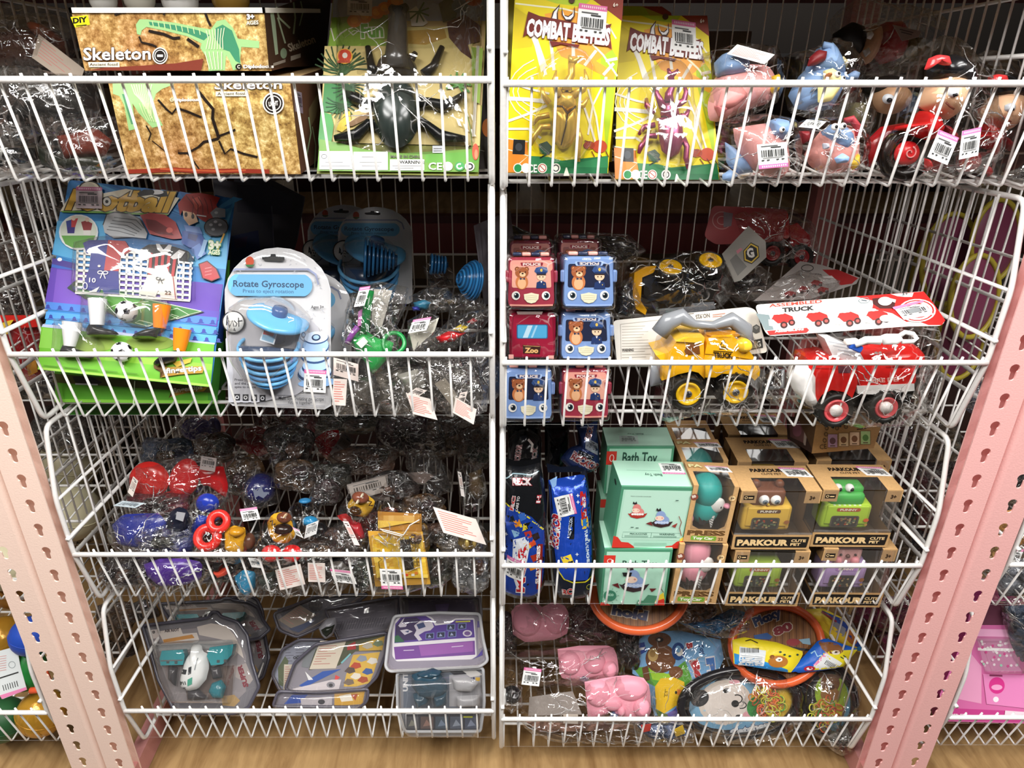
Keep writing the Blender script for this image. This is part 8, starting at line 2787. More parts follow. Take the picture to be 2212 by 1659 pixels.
t, pl = pack('figure pack with yellow comic print and a cream label, top front of the middle stack', 'd2', [300,980,380,760,560,600,1170,500,1160,680,1080,880,980,980,800,1000,380,1020],.90,38, artC, 13, '8a8690')
def artD(a, m, t, pl):
 rnd = random.Random(3)
 for j in range(20):
  a.line('5a5864', 4,300 + (j % 3) * 90,600 + (j // 3) * 24,300 + (j % 3) * 90 + rnd.uniform(40,80),596 + (j // 3) * 24)
 a.poly('5a6448', 240,800,300,700,330,740,280,960,245,940)
 lab(a, (292,770,412,772,286,985))
 a.text('OC', 370,725,420,720,22, '3a3a44', .06)
pack('grey blue shell pack standing behind the comic print pack, cream label at its left', 'd2', [190,860,280,640,420,560,640,560,600,700,500,880,420,1000,260,1000],.925,38, artD, 14, '8f93a4')
def artE(a, m, t, pl):
 a.poly('c89a3a', 720,1020,980,1000,960,1110,720,1125).poly('e4dccc', 760,1040,860,1020,880,1080,780,1090).poly('a84a2a', 860,1030,920,1020,900,1080)
 a.poly('2c4a98', 290,1110,360,1030,500,1020,430,1100).poly('b4aeb4', 430,1060,700,1040,700,1120,440,1125).ell('3a3a40', 610,1090,30,22)
pack('figure pack at the bottom of the middle stack resting on the wires', 'd2', [195,1130,240,1000,600,1010,1010,980,1000,1080,940,1135],.885,30, artE, 15, '7c7884')
# small dark visor lying on the stack
pv = plane(*rp('d2', 580,560), *rp('d2', 740,560),.96,.96,30)
t = thing('toy_mask', 'small silver and dark mask toy lying between the packs of the middle stack', 'toy', PT(pv, 'd2', 660,550))
m = MB()
puff(m, pv, 'd2', [585,460,650,380,730,370,740,430,700,530,650,560,610,520],.014,.008, '9a989e')
puff(m, up(pv, .008), 'd2', [605,470,650,440,725,430,700,500,655,540,620,510],.01,.004, '252a22')
m.build('mask', 'plastic', t)
# purple case
def artP(a, m, t, pl):
 a.poly('f0edf4', *roundpoly([1215,420,1285,350,1500,345,1560,375,1590,425,1700,412,1750,378,1915,376,1935,700,1890,728,1250,745,1215,700],14))
 a.poly('5a3a9c', 1240,425,1295,362,1500,358,1545,385,1580,440,1705,424,1755,390,1905,390,1918,540,1232,590)
 a.poly('3c2a5c', 1245,440,1300,380,1420,370,1500,420,1420,560,1240,575)
 a.poly('2f6a4a', 1235,530,1265,520,1320,578,1235,585)
 a.poly('7c4aa0', 1228,622,1918,568,1922,688,1240,730).poly('a060b4', 1440,610,1900,575,1905,660,1460,700)
 a.line('e4d4f0', 6,1310,652,1400,648).line('e4d4f0', 6,1720,622,1820,612)
 for q in ((1265,440,1300,390,1320,370,1300,420,1340,430,1330,450,1280,455),(1400,440,1450,400,1550,395,1570,450,1540,480,1490,490,1440,520,1470,560,1440,570,1400,520,1420,480),(1280,480,1340,470,1390,490,1320,520)):
  a.poly('dcd6e4', *q)
 for q in ((1420,430,1480,410,1500,450,1440,470),(1320,490,1360,480,1350,500)):
  a.poly('3a4a7a', *q)
 for i, (x, y) in enumerate(((1680,430),(1775,422),(1500,505),(1595,495),(1690,488))):
  a.poly('7f8fd0', x, y, x + 72, y - 6, x + 70, y + 46, x - 2, y + 52).poly('2c3050', x + 5, y + 4, x + 66, y, x + 64, y + 42, x + 3, y + 46).poly('a8b4d8', x + 18, y + 36, x + 30, y + 10, x + 48, y + 34)
 a.ell('e4dcec', 1855,505,40,28).ell('7a5a9c', 1855,505,26,18)
 a.poly('d8dc3a', 1755,402,1880,396,1880,408,1755,412)
 a.poly('5848a0', 1940,400,1985,395,1985,450,1940,455).poly('5a48a8', 1940,700,1985,640,1985,690,1900,725)
 a.poly('b8b0b8', 1945,460,1980,455,1990,620,1950,640)
t, pl = pack('purple figure pack with white outlined panel, beside the centre post', 'd2', [1190,500,1230,360,1600,330,1960,340,1990,560,2030,740,1960,790,1190,830,1155,790],.905,36, artP, 21, '9a94a4', h=.018, rim='c9c9cc')
t, pl = pack('clear shell pack with dark violet parts behind the purple pack', 'd2', [1285,190,1960,190,1975,330,1970,420,1300,440],1.0,30, lambda a, m, t, pl: (a.poly('3a3048', 1350,210,1900,210,1940,380,1360,400), a.poly('5a4a78', 1580,260,1700,250,1680,340,1600,360), a.poly('6a5a8a', 1420,330,1560,320,1560,370,1430,380), a.line('b9b4c0', 8,1700,340,1860,330)),22, '48444c', rim='8a888c')
def artR(a, m, t, pl):
 a.poly('6a7484', 1310,850,1960,830,1990,1140,1310,1140).poly('b4b4ba', 1700,860,1960,850,1990,1130,1700,1130)
 a.poly('3a3c44', 1320,1190,1965,1180,1960,1330,1320,1330)
 for i in range(5):
  a.quad(('5a5a60', '6a5a58', '4c5a68', '5c6474', '50586c')[i],1330 + i * 126,1215,1440 + i * 126,1320)
  a.poly(('8a8a80', '9a7a70', '7a8aa0', '9aa4b4', '8a94ac')[i],1350 + i * 126,1300,1380 + i * 126,1240,1420 + i * 126,1290)
 a.line('e4e4e8', 8,1330,1190,1960,1185,1965,1330,1330,1335,1330,1190)
 a.poly('c4c83a', 1820,1212,1900,1212,1900,1224,1820,1224)
 a.text('UNIT', 1345,1000,1345,840,40, 'd8d8dc', .06, up=(-38,0))
 a.poly('e8e6e4', 1790,810,1900,800,1990,860,1880,880).poly('2c2c34', 1690,820,1780,800,1850,850,1740,860).text('BAF', 1860,912,1920,905,26, '2a2f6a', .06).poly('e0b43a', 1925,880,1965,880,1960,910,1925,912)
t, pl = pack('clear pack with a shiny blue black robot under the purple pack', 'd2', [1255,840,1990,800,2000,1100,1965,1345,1320,1345,1260,1140],.873,20, artR, 23, '8a8c94', h=.03, rim='c4c6ca')
m = MB()
for q in ((1380,860,1480,820,1600,830,1670,900,1690,1000,1600,1060,1450,1050,1380,960),(1390,1020,1500,1000,1530,1080,1420,1140),(1560,1020,1680,1000,1680,1100,1570,1130),(1420,850,1560,800,1640,830,1560,880)):
 puff(m, up(pl, .012), 'd2', q, .014,.008, '2c4656', 24,6,.002,5)
m.build('robot_body', 'plastic', t)
m = MB()
for q in ((1720,880,1840,870,1960,920,1900,1000,1740,990),(1760,1040,1960,1030,1960,1120,1760,1130)):
 puff(m, up(pl, .010), 'd2', q, .010,.006, 'aaaaae', 24,6)
m.build('grey_accessory', 'plastic', t)
# ================================================================== right column, bottom basket
PIGG = 'pink foam toys in clear sleeves'
def pinktoy(label, xy, lobes, bag, Y_, ln, seed, tags=(), extra=()):
 return heapbag(label, 'd3', bag, Y_, ln, seed, [('foam_body', 'puff', 'f2a3b5', xy, .014, 'soft')] + [('foam_lobe', 'puff', 'f0a0b2', q, .020, 'soft') for q in lobes] + list(extra), tags, .040,.005, 'film', PIGG, 'pink_foam_toy', 'foam toy', 40)
pinktoy('rosy foam toy in a clear sleeve, uppermost by the centre post', [175,320,230,250,400,240,450,300,490,240,620,250,670,340,665,500,560,560,300,585,190,520],[ovalxy(320,400,130,140), ovalxy(550,390,110,130)],
  [150,260,300,220,700,220,900,240,1130,480,1080,600,700,610,200,610,150,480],1.0,35,401)
pinktoy('pink foam toy in a clear sleeve with a price sticker, middle of the three', [570,640,760,610,1040,610,1080,700,1095,850,1060,910,900,895,700,920,590,880],[ovalxy(680,760,100,110), ovalxy(880,750,110,110), ovalxy(1010,810,70,80), ovalxy(610,730,34,22)],
  [110,660,300,640,560,620,1100,590,1150,760,1130,920,700,940,400,950,130,930],.945,35,402,[((285,795,435,812,262,942), dict(strip='e26fa6', pos='top', seed=2))],[('grey_tail', 'puff', '56607a', [750,900,790,860,840,890,800,940],.02)])
pinktoy('pink foam toy in a clear sleeve, frontmost and largest behind the rim', [800,920,950,890,1150,860,1300,880,1360,960,1370,1220,1200,1240,1060,1220,1020,1150,960,1220,830,1220],[ovalxy(920,1020,110,120), ovalxy(1190,980,150,110), ovalxy(1280,1130,80,90), ovalxy(1110,1160,40,50), ovalxy(845,1045,36,26), ovalxy(1040,1100,90,70)],
  [260,1100,330,960,480,900,780,890,1100,830,1380,900,1420,1100,1400,1240,900,1260,400,1250,250,1190],.895,30,403,(),[('grey_tail', 'puff', '5c6c8e', [1010,1220,1040,1160,1090,1200,1080,1230],.02),('paper_insert', 'card', 'a39a94', [330,1050,700,1000,780,1200,320,1210],.004, 'matte')])
heapbag('empty looking clear sleeve sagging through the front wires below the pink toys', 'd3', [260,1250,700,1240,1230,1280,1400,1400,1200,1420,700,1410,420,1380,300,1330],.872,8,404,
  [('paper_insert', 'card', '8f6f62', [300,1260,1150,1290,1160,1330,420,1350],.004, 'crump'),('pale_insert', 'card', 'c0b4a8', [620,1200,745,1200,745,1280,620,1275],.012, 'matte')],(),.018,.005, 'film', PIGG, 'pink_foam_toy', 'foam toy')
heapbag('small black and white toy in film between the pink toys and the centre post', 'd3', [85,960,180,930,270,960,270,1120,180,1180,90,1130],.885,25,405,[('toy_body', 'puff', '1c191b', ovalxy(180,1030,80,80),.004),('toy_face', 'puff', 'd4d2cf', [95,980,130,975,135,1110,95,1120],.012)],(),.02,.004)
for i, (x, y, rx, ry, Y_, lb) in enumerate(((880,420,230,150,1.02, 'wine coloured crumpled bag behind the uppermost pink toy'),(130,520,90,200,.99, 'dark wrapped toy in the corner at the centre post'),(1180,620,100,200,.97, 'black wrapped toy between the pink toys and the bear card'))):
 heapbag(lb, 'd3', blobxy(x, y, rx, ry, 410 + i), Y_, 30,410 + i, [('toy_body', 'puff', ('5c4048', '3a2f32', '1a1819')[i], blobxy(x, y, rx, ry, 415 + i),.0, 'crump')],(),.022,.008)
# hoops: orange rimmed paddles with a brown printed board
def paddle(label, reg, cx, cy, rx, ry, Y_, ln, seed, words, Y1=None):
 pl = plane(*rp(reg, cx - rx, cy + ry), *rp(reg, cx + rx, cy + ry), Y_, Y1 or Y_, ln)
 t = thing('toy_paddle', label, 'toy paddle', PT(pl, reg, cx, cy + ry), 'orange rimmed paddle toys')
 xy = ovalxy(cx, cy, rx, ry, 0,40)
 m = MB()
 m.tube([PT(up(pl, .004), reg, xy[i], xy[i + 1]) for i in range(0, len(xy),2)],.0075, 'e8683a', 10, closed=True)
 m.build('orange_rim', 'plastic', t)
 m = MB()
 slab(m, pl, reg, ovalxy(cx, cy, rx * .96, ry * .96,0,40),.003, '8a5a30')
 a = Art(pl, reg, m)
 for i in range(24):
  x = cx - rx * .9 + rx * 1.8 * i / 23
  k = math.sqrt(max(0,.9 - ((x - cx) / rx) ** 2))
  a.line('6e4422' if i % 2 else 'a06c3a', 8, x, cy - ry * k, x + 6, cy + ry * k)
 for w_ in words:
  a.text(*w_[:6], w_[6],.06, 'd8c8b4', .05)
 m.build('printed_board', 'print', t)
 return t, pl
paddle('orange rimmed brown paddle printed hold, under the green boxes', 'd3', 1265,170,395,315,.905,52,1,[('hold', 1030,340,1330,395,75, '4a4a6a'),('g', 1230,290,1300,300,60, '4a4a6a')])
t, pl = paddle('orange rimmed brown paddle lying on the yellow packets at the right', 'd4', 400,520,330,290,.93,48,2,[('Ploxy', 240,385,440,300,62, '38466e'),('80', 385,455,520,400,56, '8a2a32')])
m = MB()
a = Art(up(pl, .0008), 'd4', m)
a.ell('8a5a34', 180,420,60,40).ell('5c3a20', 170,400,10,8).poly('2c5a9c', 230,450,330,430,370,460,350,480,240,475)
a.ell('9c2f34', 520,500,50,26).poly('2a2a2c', 420,520,640,550,640,566,420,540).poly('8fb4c8', 560,480,640,470,650,520,590,510)
m.build('board_picture', 'print', t)
# bear picture pouch
pb4 = plane(*rp('d3', 1210,1180), *rp('d3', 1900,1180),.92,.92,40)
t = thing('bear_toy_pouch', 'blue and green pouch with a brown bear head and bubble letters', 'toy packet', PT(pb4, 'd3', 1550,1150), 'printed bear toy pouches')
m = MB()
slab(m, pb4, 'd3', [1215,600,1340,500,1600,480,1960,560,1990,720,1900,930,1700,1180,1400,1210,1300,900,1210,850],.004, '7fb4e2')
a = Art(pb4, 'd3', m)
a.poly('5fa63a', 1215,800,1330,790,1500,860,1660,740,1720,900,1700,980,1560,960,1400,960,1290,900).poly('a4d43a', 1350,800,1500,850,1620,850,1560,930,1380,900)
a.poly('2c4a9c', 1235,600,1310,580,1330,660,1220,720).poly('e8e8ee', 1225,640,1320,620,1310,640,1225,670).poly('c8363a', 1235,700,1280,740,1265,745,1225,712)
a.ell('6b4226', 1440,560,100,62).ell('6b4226', 1450,720,130,125).ell('7c4f2e', 1455,720,112,105).ell('c8a86a', 1385,690,44,56).ell('a8844a', 1380,680,24,30).ell('1c1412', 1440,560,34,22).ell('f4efe4', 1436,560,12,10).ell('f4efe4', 1445,775,12,10)
a.ell('7c4f2e', 1580,840,60,54).poly('6b4226', 1290,800,1340,780,1360,900,1310,920)
a.ell('1e4a8c', 1600,660,56,76).ell('f0efe8', 1610,665,30,36).ell('7fb4e2', 1600,640,22,30)
a.text('Be', 1700,740,1760,905,60, 'c0363c', .07, 'f4f0f2', .06, up=(60,-10)).text('Pl', 1840,720,1860,880,60, '4a7ac0', .07, 'f4f0f2', .06, up=(60,-10)).text('Toy', 1770,600,1800,690,30, '3a5a8c', .05, up=(36,-6)).text('B', 1670,590,1680,640,40, 'c0363c', .07, 'f4f0f2', .05, up=(44,-6))
a.poly('f0c42a', 1400,960,1450,890,1560,880,1650,920,1660,1010,1600,1110,1480,1190,1410,1150).poly('e88a3a', 1590,980,1680,1000,1640,1040,1590,1030).ell('2a2a1c', 1580,1010,10,14).line('8a7a1c', 6,1490,980,1480,1050).text('G', 1480,1040,1510,1040,40, '9a7a1c', .03)
a.poly('3f6a2a', 1400,1150,1480,1190,1600,1180,1580,1215,1430,1215).poly('4a4ab0', 1500,1190,1560,1160,1640,1060,1640,1100,1600,1230,1520,1225)
m.build('printed_board', 'print', t)
film(t, 'clear_bag', pb4, 'd3', [1200,580,1350,470,1650,440,1900,420,2020,560,2010,760,1900,960,1720,1200,1400,1240,1280,960,1200,860],.03,.004,421,.007, 'film', fscale=36, radial=.002)
def pouch(label, reg, xy, Y_, ln, art, seed, col, hf=.01):
 xs, ys = xy[0::2], xy[1::2]
 pl = plane(*rp(reg, min(xs), max(ys)), *rp(reg, max(xs), max(ys)), Y_, Y_, ln)
 t = thing('bear_toy_pouch', label, 'toy packet', PT(pl, reg, sum(xs) / len(xs), max(ys)), 'printed bear toy pouches')
 m = MB()
 puff(m, pl, reg, xy, hf, hf * .5, col, 40,6,.001, seed, fscale=50)
 v0, f0 = len(m.v), len(m.f)
 art(Art(pl, reg, m))
 drape(m, v0, f0, pl)
 m.build('pouch', 'print', t)
 return t
def artY(a):
 a.poly('2f8fd4', 85,580,300,640,470,700,480,720,90,660)
 a.poly('dfe4e8', 118,530,305,560,295,675,115,668).poly('eff1f2', 122,580,300,600,295,670,118,660)
 for i in range(12):
  a.line('2a2a2e', 5 + (i % 3),130 + i * 11,540,129 + i * 11,575)
 for i in range(5):
  a.line('9aa0a4', 4,130,595 + i * 13,280,608 + i * 13)
 a.ell('b8752c', 395,640,72,44).ell('8f5420', 350,605,18,14).ell('f4efe4', 400,625,26,16).ell('1c1412', 402,625,9,7).line('3a2a1a', 7,160,490,200,480,250,505)
 for x, y in ((410,570),(440,590),(480,600),(540,590)):
  a.ell('2a4a3a', x, y, 10,7)
def artZ(a):
 a.poly('1f62c8', 560,640,700,500,760,490,740,600,640,700,500,720,490,690).poly('f0e02a', 740,560,990,552,890,678,640,705,660,650)
 a.ell('8f5a30', 790,540,84,42,12).ell('8f5a30', 720,510,22,18).ell('efe4d4', 815,572,30,16).ell('1c1412', 815,572,9,7)
 a.line('a8d8f4', 9,640,580,665,560,680,600,710,590)
 a.poly('eceff0', 740,575,865,650,830,690,690,700,650,670).poly('e887b4', 740,570,760,580,665,668,648,662)
 for i in range(8):
  a.line('3a3a3e', 5,750 + i * 9,625 + i * 5,730 + i * 9,655 + i * 5)
 a.ell('b8243c', 625,690,40,20).ell('f2e8e8', 625,690,22,10)
 for x, y in ((880,600),(900,620),(860,610)):
  a.line('2a4a3a', 7, x - 12, y - 8, x + 12, y + 8)
pouch('yellow and blue pouch with a barcode and small bears, left of the two packets', 'd4', [75,482,160,462,400,500,600,570,560,650,500,725,300,690,85,662],.925,45, artY, 431, 'f2dc2a')
pouch('blue and yellow pouch with a bear face and price sticker, right of the two packets', 'd4', [500,700,600,600,700,490,760,470,995,550,940,620,890,682,700,712,560,725],.93,42, artZ, 432, '1f62c8')
pouch('yellow and navy pouch standing at the right side grid behind the packets', 'd4', [590,262,740,250,880,320,990,430,1040,540,1020,580,880,520,760,470,680,360],.99,30,
      lambda a: a.poly('24408c', 720,260,860,320,980,430,1030,540,960,520,880,400,780,300).poly('e8c83a', 600,265,700,270,860,430,960,540,840,500,680,360).poly('8a8c94', 790,320,890,390,870,450,780,390).ell('a8642c', 930,450,40,60,-30).ell('2a7ab0', 1000,540,30,20).line('8a2438', 14,720,270,820,340),433, 'd8c03a')
heapbag('blue crinkled bag bulging under the boxes between the two paddles', 'd3', [1620,420,1900,360,2080,260,2250,290,2200,480,2000,560,1760,500],.955,35,434,[('toy_body', 'puff', '1f5f8c', [1640,430,1900,370,2060,290,2180,330,2100,450,1900,520],.0, 'crump')],(),.026,.008)
heapbag('brown speckled bag between the orange paddles, mostly hidden by boxes', 'd3', [1560,260,1900,240,1960,320,1860,420,1680,450,1560,400],.97,35,435,[('toy_body', 'puff', '8a5a34', [1570,270,1900,250,1940,320,1850,400,1660,430],.0, 'crump')],(),.02,.008)
# ring toss trays
def tray(label, cx, cy, rx, ry, rot, Y_, ln, art, seed, bag, rings_at):
 pl = plane(*rp('d4', cx - rx, cy + ry), *rp('d4', cx + rx, cy + ry), Y_, Y_, ln)
 t = thing('ring_toss_tray', label, 'toy tray', PT(pl, 'd4', cx, cy + ry), 'oval ring catching trays in clear bags')
 xy = ovalxy(cx, cy, rx, ry, rot, 44)
 m = MB()
 m.tube([PT(up(pl, .006), 'd4', xy[i], xy[i + 1]) for i in range(0, len(xy),2)],.0075, '232123', 10, closed=True)
 slab(m, pl, 'd4', xy, .006, '2a292b')
 m.build('black_rim', 'plastic', t)
 m = MB()
 a = Art(up(pl, .0012), 'd4', m)
 art(a)
 m.build('printed_face', 'print', t)
 rnd = random.Random(seed)
 m = MB()
 k = pxm(pl, 'd4', cx, cy)
 for i in range(rings_at[4]):
  x, y = rings_at[0] + rnd.gauss(0,.42) * rings_at[2], rings_at[1] + rnd.gauss(0,.42) * rings_at[3]
  cc = rnd.choice(['f2803c', 'e8d83a', 'd4e03c', '4fae4a', 'f29a4c', 'e8e85a', 'f07048', 'e86a3c'])
  ax = (pl.N + pl.U * rnd.uniform(-.8,.8) + pl.V * rnd.uniform(-.8,.8)).normalized()
  m.ring(PT(up(pl, .006 + rnd.uniform(0,.014)), 'd4', x, y), ax, rnd.choice([26,30,34]) * k, 4.5 * k, cc, 18,6)
 o = m.build('plastic_rings', 'plastic', t)
 o['kind'] = 'stuff'
 blister(t, pl, 'd4', ovalxy(cx, cy, rx * .93, ry * .93, rot, 40),.026, 'clear_dome', seed, .001)
 film(t, 'clear_bag', pl, 'd4', bag, .036,.004, seed, .006, 'film', fscale=34, radial=.002)
 return t
def artpanda(a):
 a.ell('7fb4d8', 150,930,400,205,-10)
 a.poly('2a2a2e', -60,790,20,730,120,700,260,720,420,790,300,800,200,800)
 a.ell('e2d8ce', 20,940,195,165,-10).ell('f0e8e2', 30,940,165,140,-10)
 a.ell('26262a', -165,910,70,60,-30)
 a.ell('1c1c20', 30,853,26,18,-20).ell('1c1c20', 125,1046,28,16,10).ell('1c1c20', 95,950,28,26)
 a.ringp('1c1c20', 110,915,36,30,8, a0=-120, a1=80).ringp('1c1c20', 140,960,36,24,8, a0=-80, a1=110)
 a.ell('efb0bc', 185,1030,34,22).ell('efb0bc', 90,790,40,16)
 a.ell('e8c23a', 360,920,150,165,-10).ell('3a9a4a', 250,980,70,80)
 a.text('Catcher', 60,1185,350,1120,44, 'e8eef4', .06, '2c4a7a', .06)
 a.poly('e8c83a', 0,1150,8,1166,24,1168,12,1180,16,1196,0,1188,-16,1196,-12,1180,-24,1168,-8,1166)
 for x, y in ((-130,1000),(-100,1040),(-60,1090)):
  a.ell('b9d8ec', x, y, 10,7)
tray('large oval tray with a white bear face and coloured rings, front centre right', 120,950,425,245,-4,.89,32, artpanda, 441,[-300,1000,-200,800,0,680,250,640,450,700,600,820,600,1050,480,1200,200,1250,-60,1240,-240,1160],(350,930,130,130,62))
def artbear(a):
 a.ell('7ec0e0', 830,960,130,200,-10).ell('a8cc3a', 800,880,120,150,-10)
 a.ell('7a5230', 790,800,72,70).ell('7a5230', 730,740,26,24).ell('7a5230', 850,745,24,24).ell('a87c4a', 790,880,70,55).ell('f0e8da', 796,804,12,10).ell('4a2f1a', 800,830,26,18)
 a.ell('e8d43a', 780,1010,110,90)
tray('smaller oval tray with a brown bear, green and blue print and rings, right end', 780,930,190,265,-8,.895,30, artbear, 442,[560,760,700,680,860,680,1000,780,1010,1000,940,1180,760,1230,600,1160,540,950],(760,1010,110,100,40))
heapbag('dark crushed film between the two oval trays', 'd4', [480,760,620,720,720,780,720,1000,640,1180,500,1200,440,1050],.91,28,443,[('toy_body', 'puff', '3c3a40', [500,780,680,760,700,1000,600,1160,480,1100],.0, 'crump')],(),.02,.008)
heapbag('colourful printed bag ends poking through the wires below the bear pouch', 'd3', [1230,1270,1420,1260,1700,1290,1760,1400,1560,1410,1400,1400,1250,1380],.872,8,444,[('toy_body', 'puff', '4a5a7a', [1250,1290,1600,1290,1700,1340,1560,1390,1300,1360],.0, 'crump'),('yellow_print', 'card', 'e0b83a', [1560,1330,1640,1290,1660,1360,1580,1390],.014, 'print'),('red_print', 'card', 'c2443a', [1280,1290,1370,1280,1360,1340,1300,1350],.014, 'print')],(),.018,.005)
heapbag('grey film of a bag hanging at the right front corner by the small oval tray', 'd4', [700,1180,900,1120,990,1000,1010,1150,950,1280,860,1320,760,1260],.874,10,445,[('toy_body', 'puff', '5a5650', [760,1190,920,1120,960,1200,880,1270,800,1240],.0, 'crump')],(),.018,.006)
# ================================================================== goods in the bays beyond the posts and behind the back grids
def ball(label, u, v, r, Y_, col, mt='soft', group='balls in the bay beyond the left post'):
 p = w2(u, v, Y_)
 q = r * mpp(v, Y_)
 t = thing('toy_ball', label, 'toy ball', p - Vector((0,0, q)), group)
 m = MB()
 m.ell(p, q, col, n=28, m=18)
 m.build('ball', mt, t)
 m = MB()
 m.ring(p, (.3,.2,1), q * 1.002, q * .02, col, 28,5)
 m.build('seam', mt, t)
ball('blue speckled ball beside the left pink post', 66,1374,42,.93, '2a50b8')
ball('gold foil ball left of the blue one, at the picture edge', 8,1378,46,.95, 'b8862c', 'foil')
ball('gold foil ball low behind the rim beside the left post', 90,1540,50,.90, 'cf9a34', 'foil')
ball('dark green ball half under the rim at the lower left edge', 6,1555,48,.90, '2a5a34')
ball('amber ball seen beneath the third basket at the left edge', 30,1270,44,1.0, 'a8702c')
ball('cream ball seen through the left side grid of the third basket', 152,1108,62,1.25, 'd8d0ae')
ball('cream ball above the other one through the left side grid', 150,1000,60,1.33, 'a8a084')  # deeper cream balls are darkened copies, shade put into the colour
ball('cream ball deeper in, seen through the left side grid', 205,1060,50,1.42, '9a927a')
ball('cream ball at the left picture edge behind the post keyholes', 14,1215,60,.98, 'cfc7a4')
pl = plane(*rp('full', -20,1530), *rp('full', 110,1530),.895,.895,25)
t = thing('bagged_toy', 'green round toy with an orange hook and white label beside the left post', 'bagged toy', PT(pl, 'full', 60,1515))
m = MB()
puff(m, pl, 'full', [30,1400,80,1393,100,1430,100,1480,60,1494,30,1470],.03,.02, '1f7a34')
m.build('green_body', 'soft', t)
m = MB()
ptube(m, pl, 'full', [78,1436,92,1434,98,1455,104,1470,100,1482,86,1490,66,1492],.0055,.03, 'f0623a', 8)
m.build('orange_hook', 'soft', t)
m = MB()
slab(m, up(pl, .03), 'full', [-15,1410,36,1396,44,1440,58,1490,6,1510,-15,1470],.0008, 'dfe4e4')
a = Art(up(pl, .03), 'full', m)
a.ringp('8a9294', 26,1436,7,7,1.2).line('3a3a3a', 3,-10,1468,40,1452).poly('e887b4', 0,1502,56,1484,58,1490,4,1510)
for i in range(7):
 a.line('444444', 1.6,6 + i * 5,1480 - i * 1.6,9 + i * 5,1492 - i * 1.6)
 a.line('d8a8a4', 1.4,-8,1420 + i * 5,14,1416 + i * 5)
m.build('white_label', 'matte', t)
pouchr = heapbag('red crisp-like pouch with yellow lettering behind the left side grid', 'b1', [-20,930,60,915,250,925,290,1000,280,1200,300,1350,140,1400,60,1200,-20,1100],1.12,5,501,
                 [('pouch', 'puff', 'a81a20', [-10,930,250,930,280,1010,270,1200,290,1340,150,1390,60,1180,0,1080],.0, 'foil'),('yellow_print', 'card', 'f0c83a', [0,980,60,960,90,955,60,1000,50,1050,10,1050],.02, 'print'),('red_band', 'card', 'd4241c', [0,925,250,925,270,1000,130,1010,100,960,0,970],.018, 'print'),('gold_print', 'card', 'a8742c', [170,1240,240,1220,250,1300,190,1330],.02, 'print')],(),.026,.004, 'film')
# pink toy set on the right
pl = plane(*rp('full', 2040,1555), *rp('full', 2230,1560),.885,.885,28)
t = thing('pink_toy_set', 'pink toy playset box with a clear window beyond the right post', 'toy box', PT(pl, 'full', 2130,1560))
m = MB()
slab(m, pl, 'full', [2036,1558,2030,1500,2085,1370,2100,1296,2212,1296,2290,1500,2290,1565],.03, 'd86fa8', 'a8386e')
a = Art(pl, 'full', m)
a.poly('c8448c', 2034,1515,2060,1530,2290,1540,2290,1562,2038,1556).poly('e9a0c4', 2080,1390,2120,1440,2120,1520,2070,1510,2060,1470)
a.poly('f2b0d4', 2098,1358,2186,1360,2186,1376,2094,1374).poly('6a3a4c', 2105,1298,2180,1298,2184,1350,2102,1350)
a.poly('cf8ab0', 2110,1380,2190,1380,2206,1450,2128,1450).line('ffffff', 6,2112,1402,2192,1404)
rnd = random.Random(8)
for i in range(40):
 a.ell(rnd.choice(['f4e4ec', 'e8c4d8', 'a8e0c8', 'd84a94', 'f4f0f0']), rnd.uniform(2114,2200), rnd.uniform(1384,1446),3,3, n=8)
a.poly('e88ac0', 2122,1455,2212,1458,2220,1530,2130,1520).ell('d8388c', 2152,1480,17,18).ell('f2a8d0', 2152,1484,12,6).ell('f4f0f4', 2150,1510,6,6)
a.poly('8c3a60', 2136,1456,2164,1457,2164,1461,2136,1460).text('PINK', 2050,1550,2090,1551,9, 'f4d4e4', .05)
a.poly('f0dce6', 2170,1534,2230,1538,2228,1552,2168,1550)
m.build('set_box', 'print', t)
blister(t, pl, 'full', [2100,1376,2196,1376,2215,1452,2126,1452],.02, 'clear_window', 5)
pl = plane(*rp('full', 2090,1350), *rp('full', 2200,1350),1.0,1.0,15)
t = thing('pink_toy_set', 'dark pink playset box standing behind the front pink one', 'toy box', PT(pl, 'full', 2150,1350))
m = MB()
slab(m, pl, 'full', [2060,1380,2100,1290,2180,1285,2200,1380],.03, '7c2450')
Art(pl, 'full', m).poly('5a4a4c', 2105,1300,2178,1296,2184,1345,2100,1348).ell('8f8480', 2155,1322,10,10)
m.build('set_box', 'print', t)
heapbag('grey filmed bag right of the pink playset at the picture edge', 'full', [2160,1300,2215,1280,2260,1300,2260,1460,2200,1470,2175,1400],.93,15,511,[('toy_body', 'puff', '3f4a5c', [2170,1310,2250,1300,2250,1440,2190,1440],.0, 'crump')],(),.02,.006)
heapbag('bag with gold and orange beads and a price sticker at the right edge', 'full', [2090,1160,2140,1090,2230,1080,2250,1200,2200,1260,2110,1250],.93,18,512,[('toy_body', 'puff', 'c08a4c', [2130,1110,2240,1090,2240,1170,2150,1190],.0, 'crump'),('beads', 'puff', '8a6a3c', [2095,1180,2150,1150,2170,1220,2110,1240],.0, 'crump')],[((2188,1184,2212,1187,2176,1214), dict(strip='e26fa6', seed=4))],.03,.008)
heapbag('silvery crumpled bag under the gold bead bag at the right edge', 'full', [2130,1210,2230,1180,2260,1260,2220,1310,2140,1300],.90,15,513,[('toy_body', 'puff', '6a6e76', [2140,1220,2240,1200,2240,1280,2160,1290],.0, 'crump')],(),.02,.008)
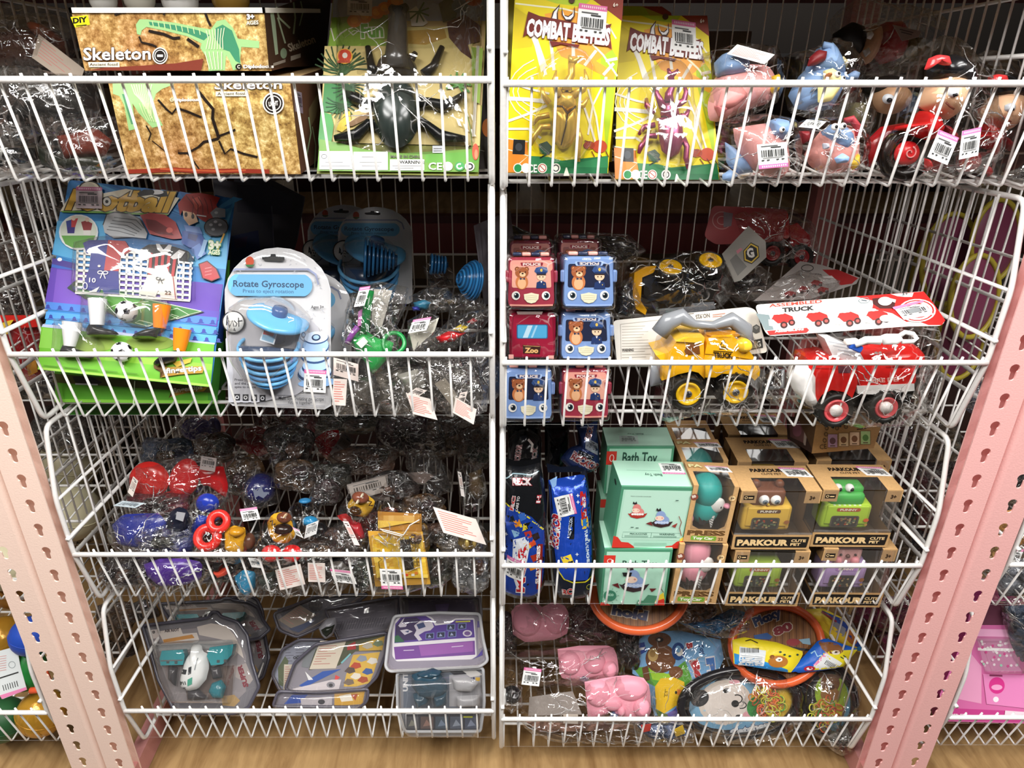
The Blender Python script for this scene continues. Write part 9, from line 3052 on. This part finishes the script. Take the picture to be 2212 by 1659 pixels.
# yellow edged hoops behind the right side grid
for i, (u, v, rx, ry, Y_, lb) in enumerate(((2050,560,56,100,1.22, 'upper'),(2105,640,50,90,1.12, 'middle'),(2010,600,40,110,1.34, 'deepest'),(2075,730,50,90,1.15, 'lower'),(2150,520,50,90,1.2, 'outermost'))):
 pl = plane(u - rx, v + ry, u + rx, v + ry, Y_, Y_ + .02,12)
 t = thing('net_racket', '%s of the purple discs with yellow rims seen through the right side grid' % lb, 'racket', PT(pl, 'full', u, v + ry), 'yellow rimmed purple discs')
 m = MB()
 xy = ovalxy(u, v, rx, ry, 12,32)
 m.tube([PT(pl, 'full', xy[j], xy[j + 1]) for j in range(0, len(xy),2)],.0045, '9a8a2c', 8, closed=True)
 m.build('yellow_rim', 'soft', t)
 m = MB()
 puff(m, pl, 'full', ovalxy(u, v, rx * .93, ry * .93,12,30),.008,.004, '6a2c44', 30,5)
 m.build('purple_face', 'soft', t)
# dim goods filling the neighbouring bays
rnd = random.Random(77)
FILL = []
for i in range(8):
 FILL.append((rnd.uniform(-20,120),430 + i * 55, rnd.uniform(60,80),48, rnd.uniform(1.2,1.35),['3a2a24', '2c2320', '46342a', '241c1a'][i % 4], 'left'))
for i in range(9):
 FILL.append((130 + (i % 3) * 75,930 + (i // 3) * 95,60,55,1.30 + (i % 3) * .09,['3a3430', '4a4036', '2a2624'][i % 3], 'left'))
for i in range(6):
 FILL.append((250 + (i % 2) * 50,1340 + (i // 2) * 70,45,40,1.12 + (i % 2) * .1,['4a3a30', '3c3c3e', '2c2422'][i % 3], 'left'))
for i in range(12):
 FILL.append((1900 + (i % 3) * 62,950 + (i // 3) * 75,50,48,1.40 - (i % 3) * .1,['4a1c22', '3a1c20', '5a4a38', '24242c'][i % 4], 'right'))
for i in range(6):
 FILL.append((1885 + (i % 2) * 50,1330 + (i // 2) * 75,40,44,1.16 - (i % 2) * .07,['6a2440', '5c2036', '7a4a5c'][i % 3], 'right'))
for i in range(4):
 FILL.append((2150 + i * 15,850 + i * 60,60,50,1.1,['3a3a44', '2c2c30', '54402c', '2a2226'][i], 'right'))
TONE = ['dull', 'dark', 'faint', 'murky', 'brownish', 'blotchy', 'creased', 'folded', 'slumped']
for i, (x, y, rx, ry, Y_, cc, side) in enumerate(FILL):
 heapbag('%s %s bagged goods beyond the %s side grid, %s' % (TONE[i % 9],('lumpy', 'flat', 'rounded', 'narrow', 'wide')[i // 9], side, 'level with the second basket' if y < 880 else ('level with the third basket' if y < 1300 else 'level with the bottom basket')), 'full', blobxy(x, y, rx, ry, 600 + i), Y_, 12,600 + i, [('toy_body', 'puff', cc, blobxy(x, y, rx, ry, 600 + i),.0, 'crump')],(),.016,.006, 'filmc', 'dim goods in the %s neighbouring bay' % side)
# cartons on the far side of the unit
for i, (x, z, w_, h_, cc, lb) in enumerate(((-.9,1.25,.5,.38, '4a3832', 'dark brown carton far left on the shelf behind'),(-.25,1.24,.62,.36, '3f2828', 'maroon carton on the shelf behind the left column'),(.38,1.26,.52,.40, '6a584a', 'brown carton on the shelf behind the right column'),(.98,1.23,.5,.34, '33282a', 'dark carton on the shelf behind the right side grid'),
           (-.8,.80,.7,.22, '6a5a50', 'dusty carton low behind the left column'),(-.1,.805,.6,.23, 'b8a890', 'pale carton low behind the centre post'),(.7,.79,.7,.20, 'c4b49c', 'cream carton low behind the right column'))):
 yy = 2.16 if z > 1 else 2.04
 t = thing('carton', lb, 'carton', (x, yy, z - h_ / 2), 'cartons on the shelving behind')
 m = MB()
 m.box((x, yy, z),(w_, .20, h_), cc, None, .004)
 m.build('box_body', 'matte', t)
 m = MB()
 m.box((x, yy - .101, z),(w_ * .5,.003, h_ * .4), '8a7a68')
 m.build('box_label', 'matte', t)
m = MB()
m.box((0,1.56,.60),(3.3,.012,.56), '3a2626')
struct('trim_dark_backing', m, 'pinksteel')  # added dark panel standing in for the darkness behind the bottom baskets
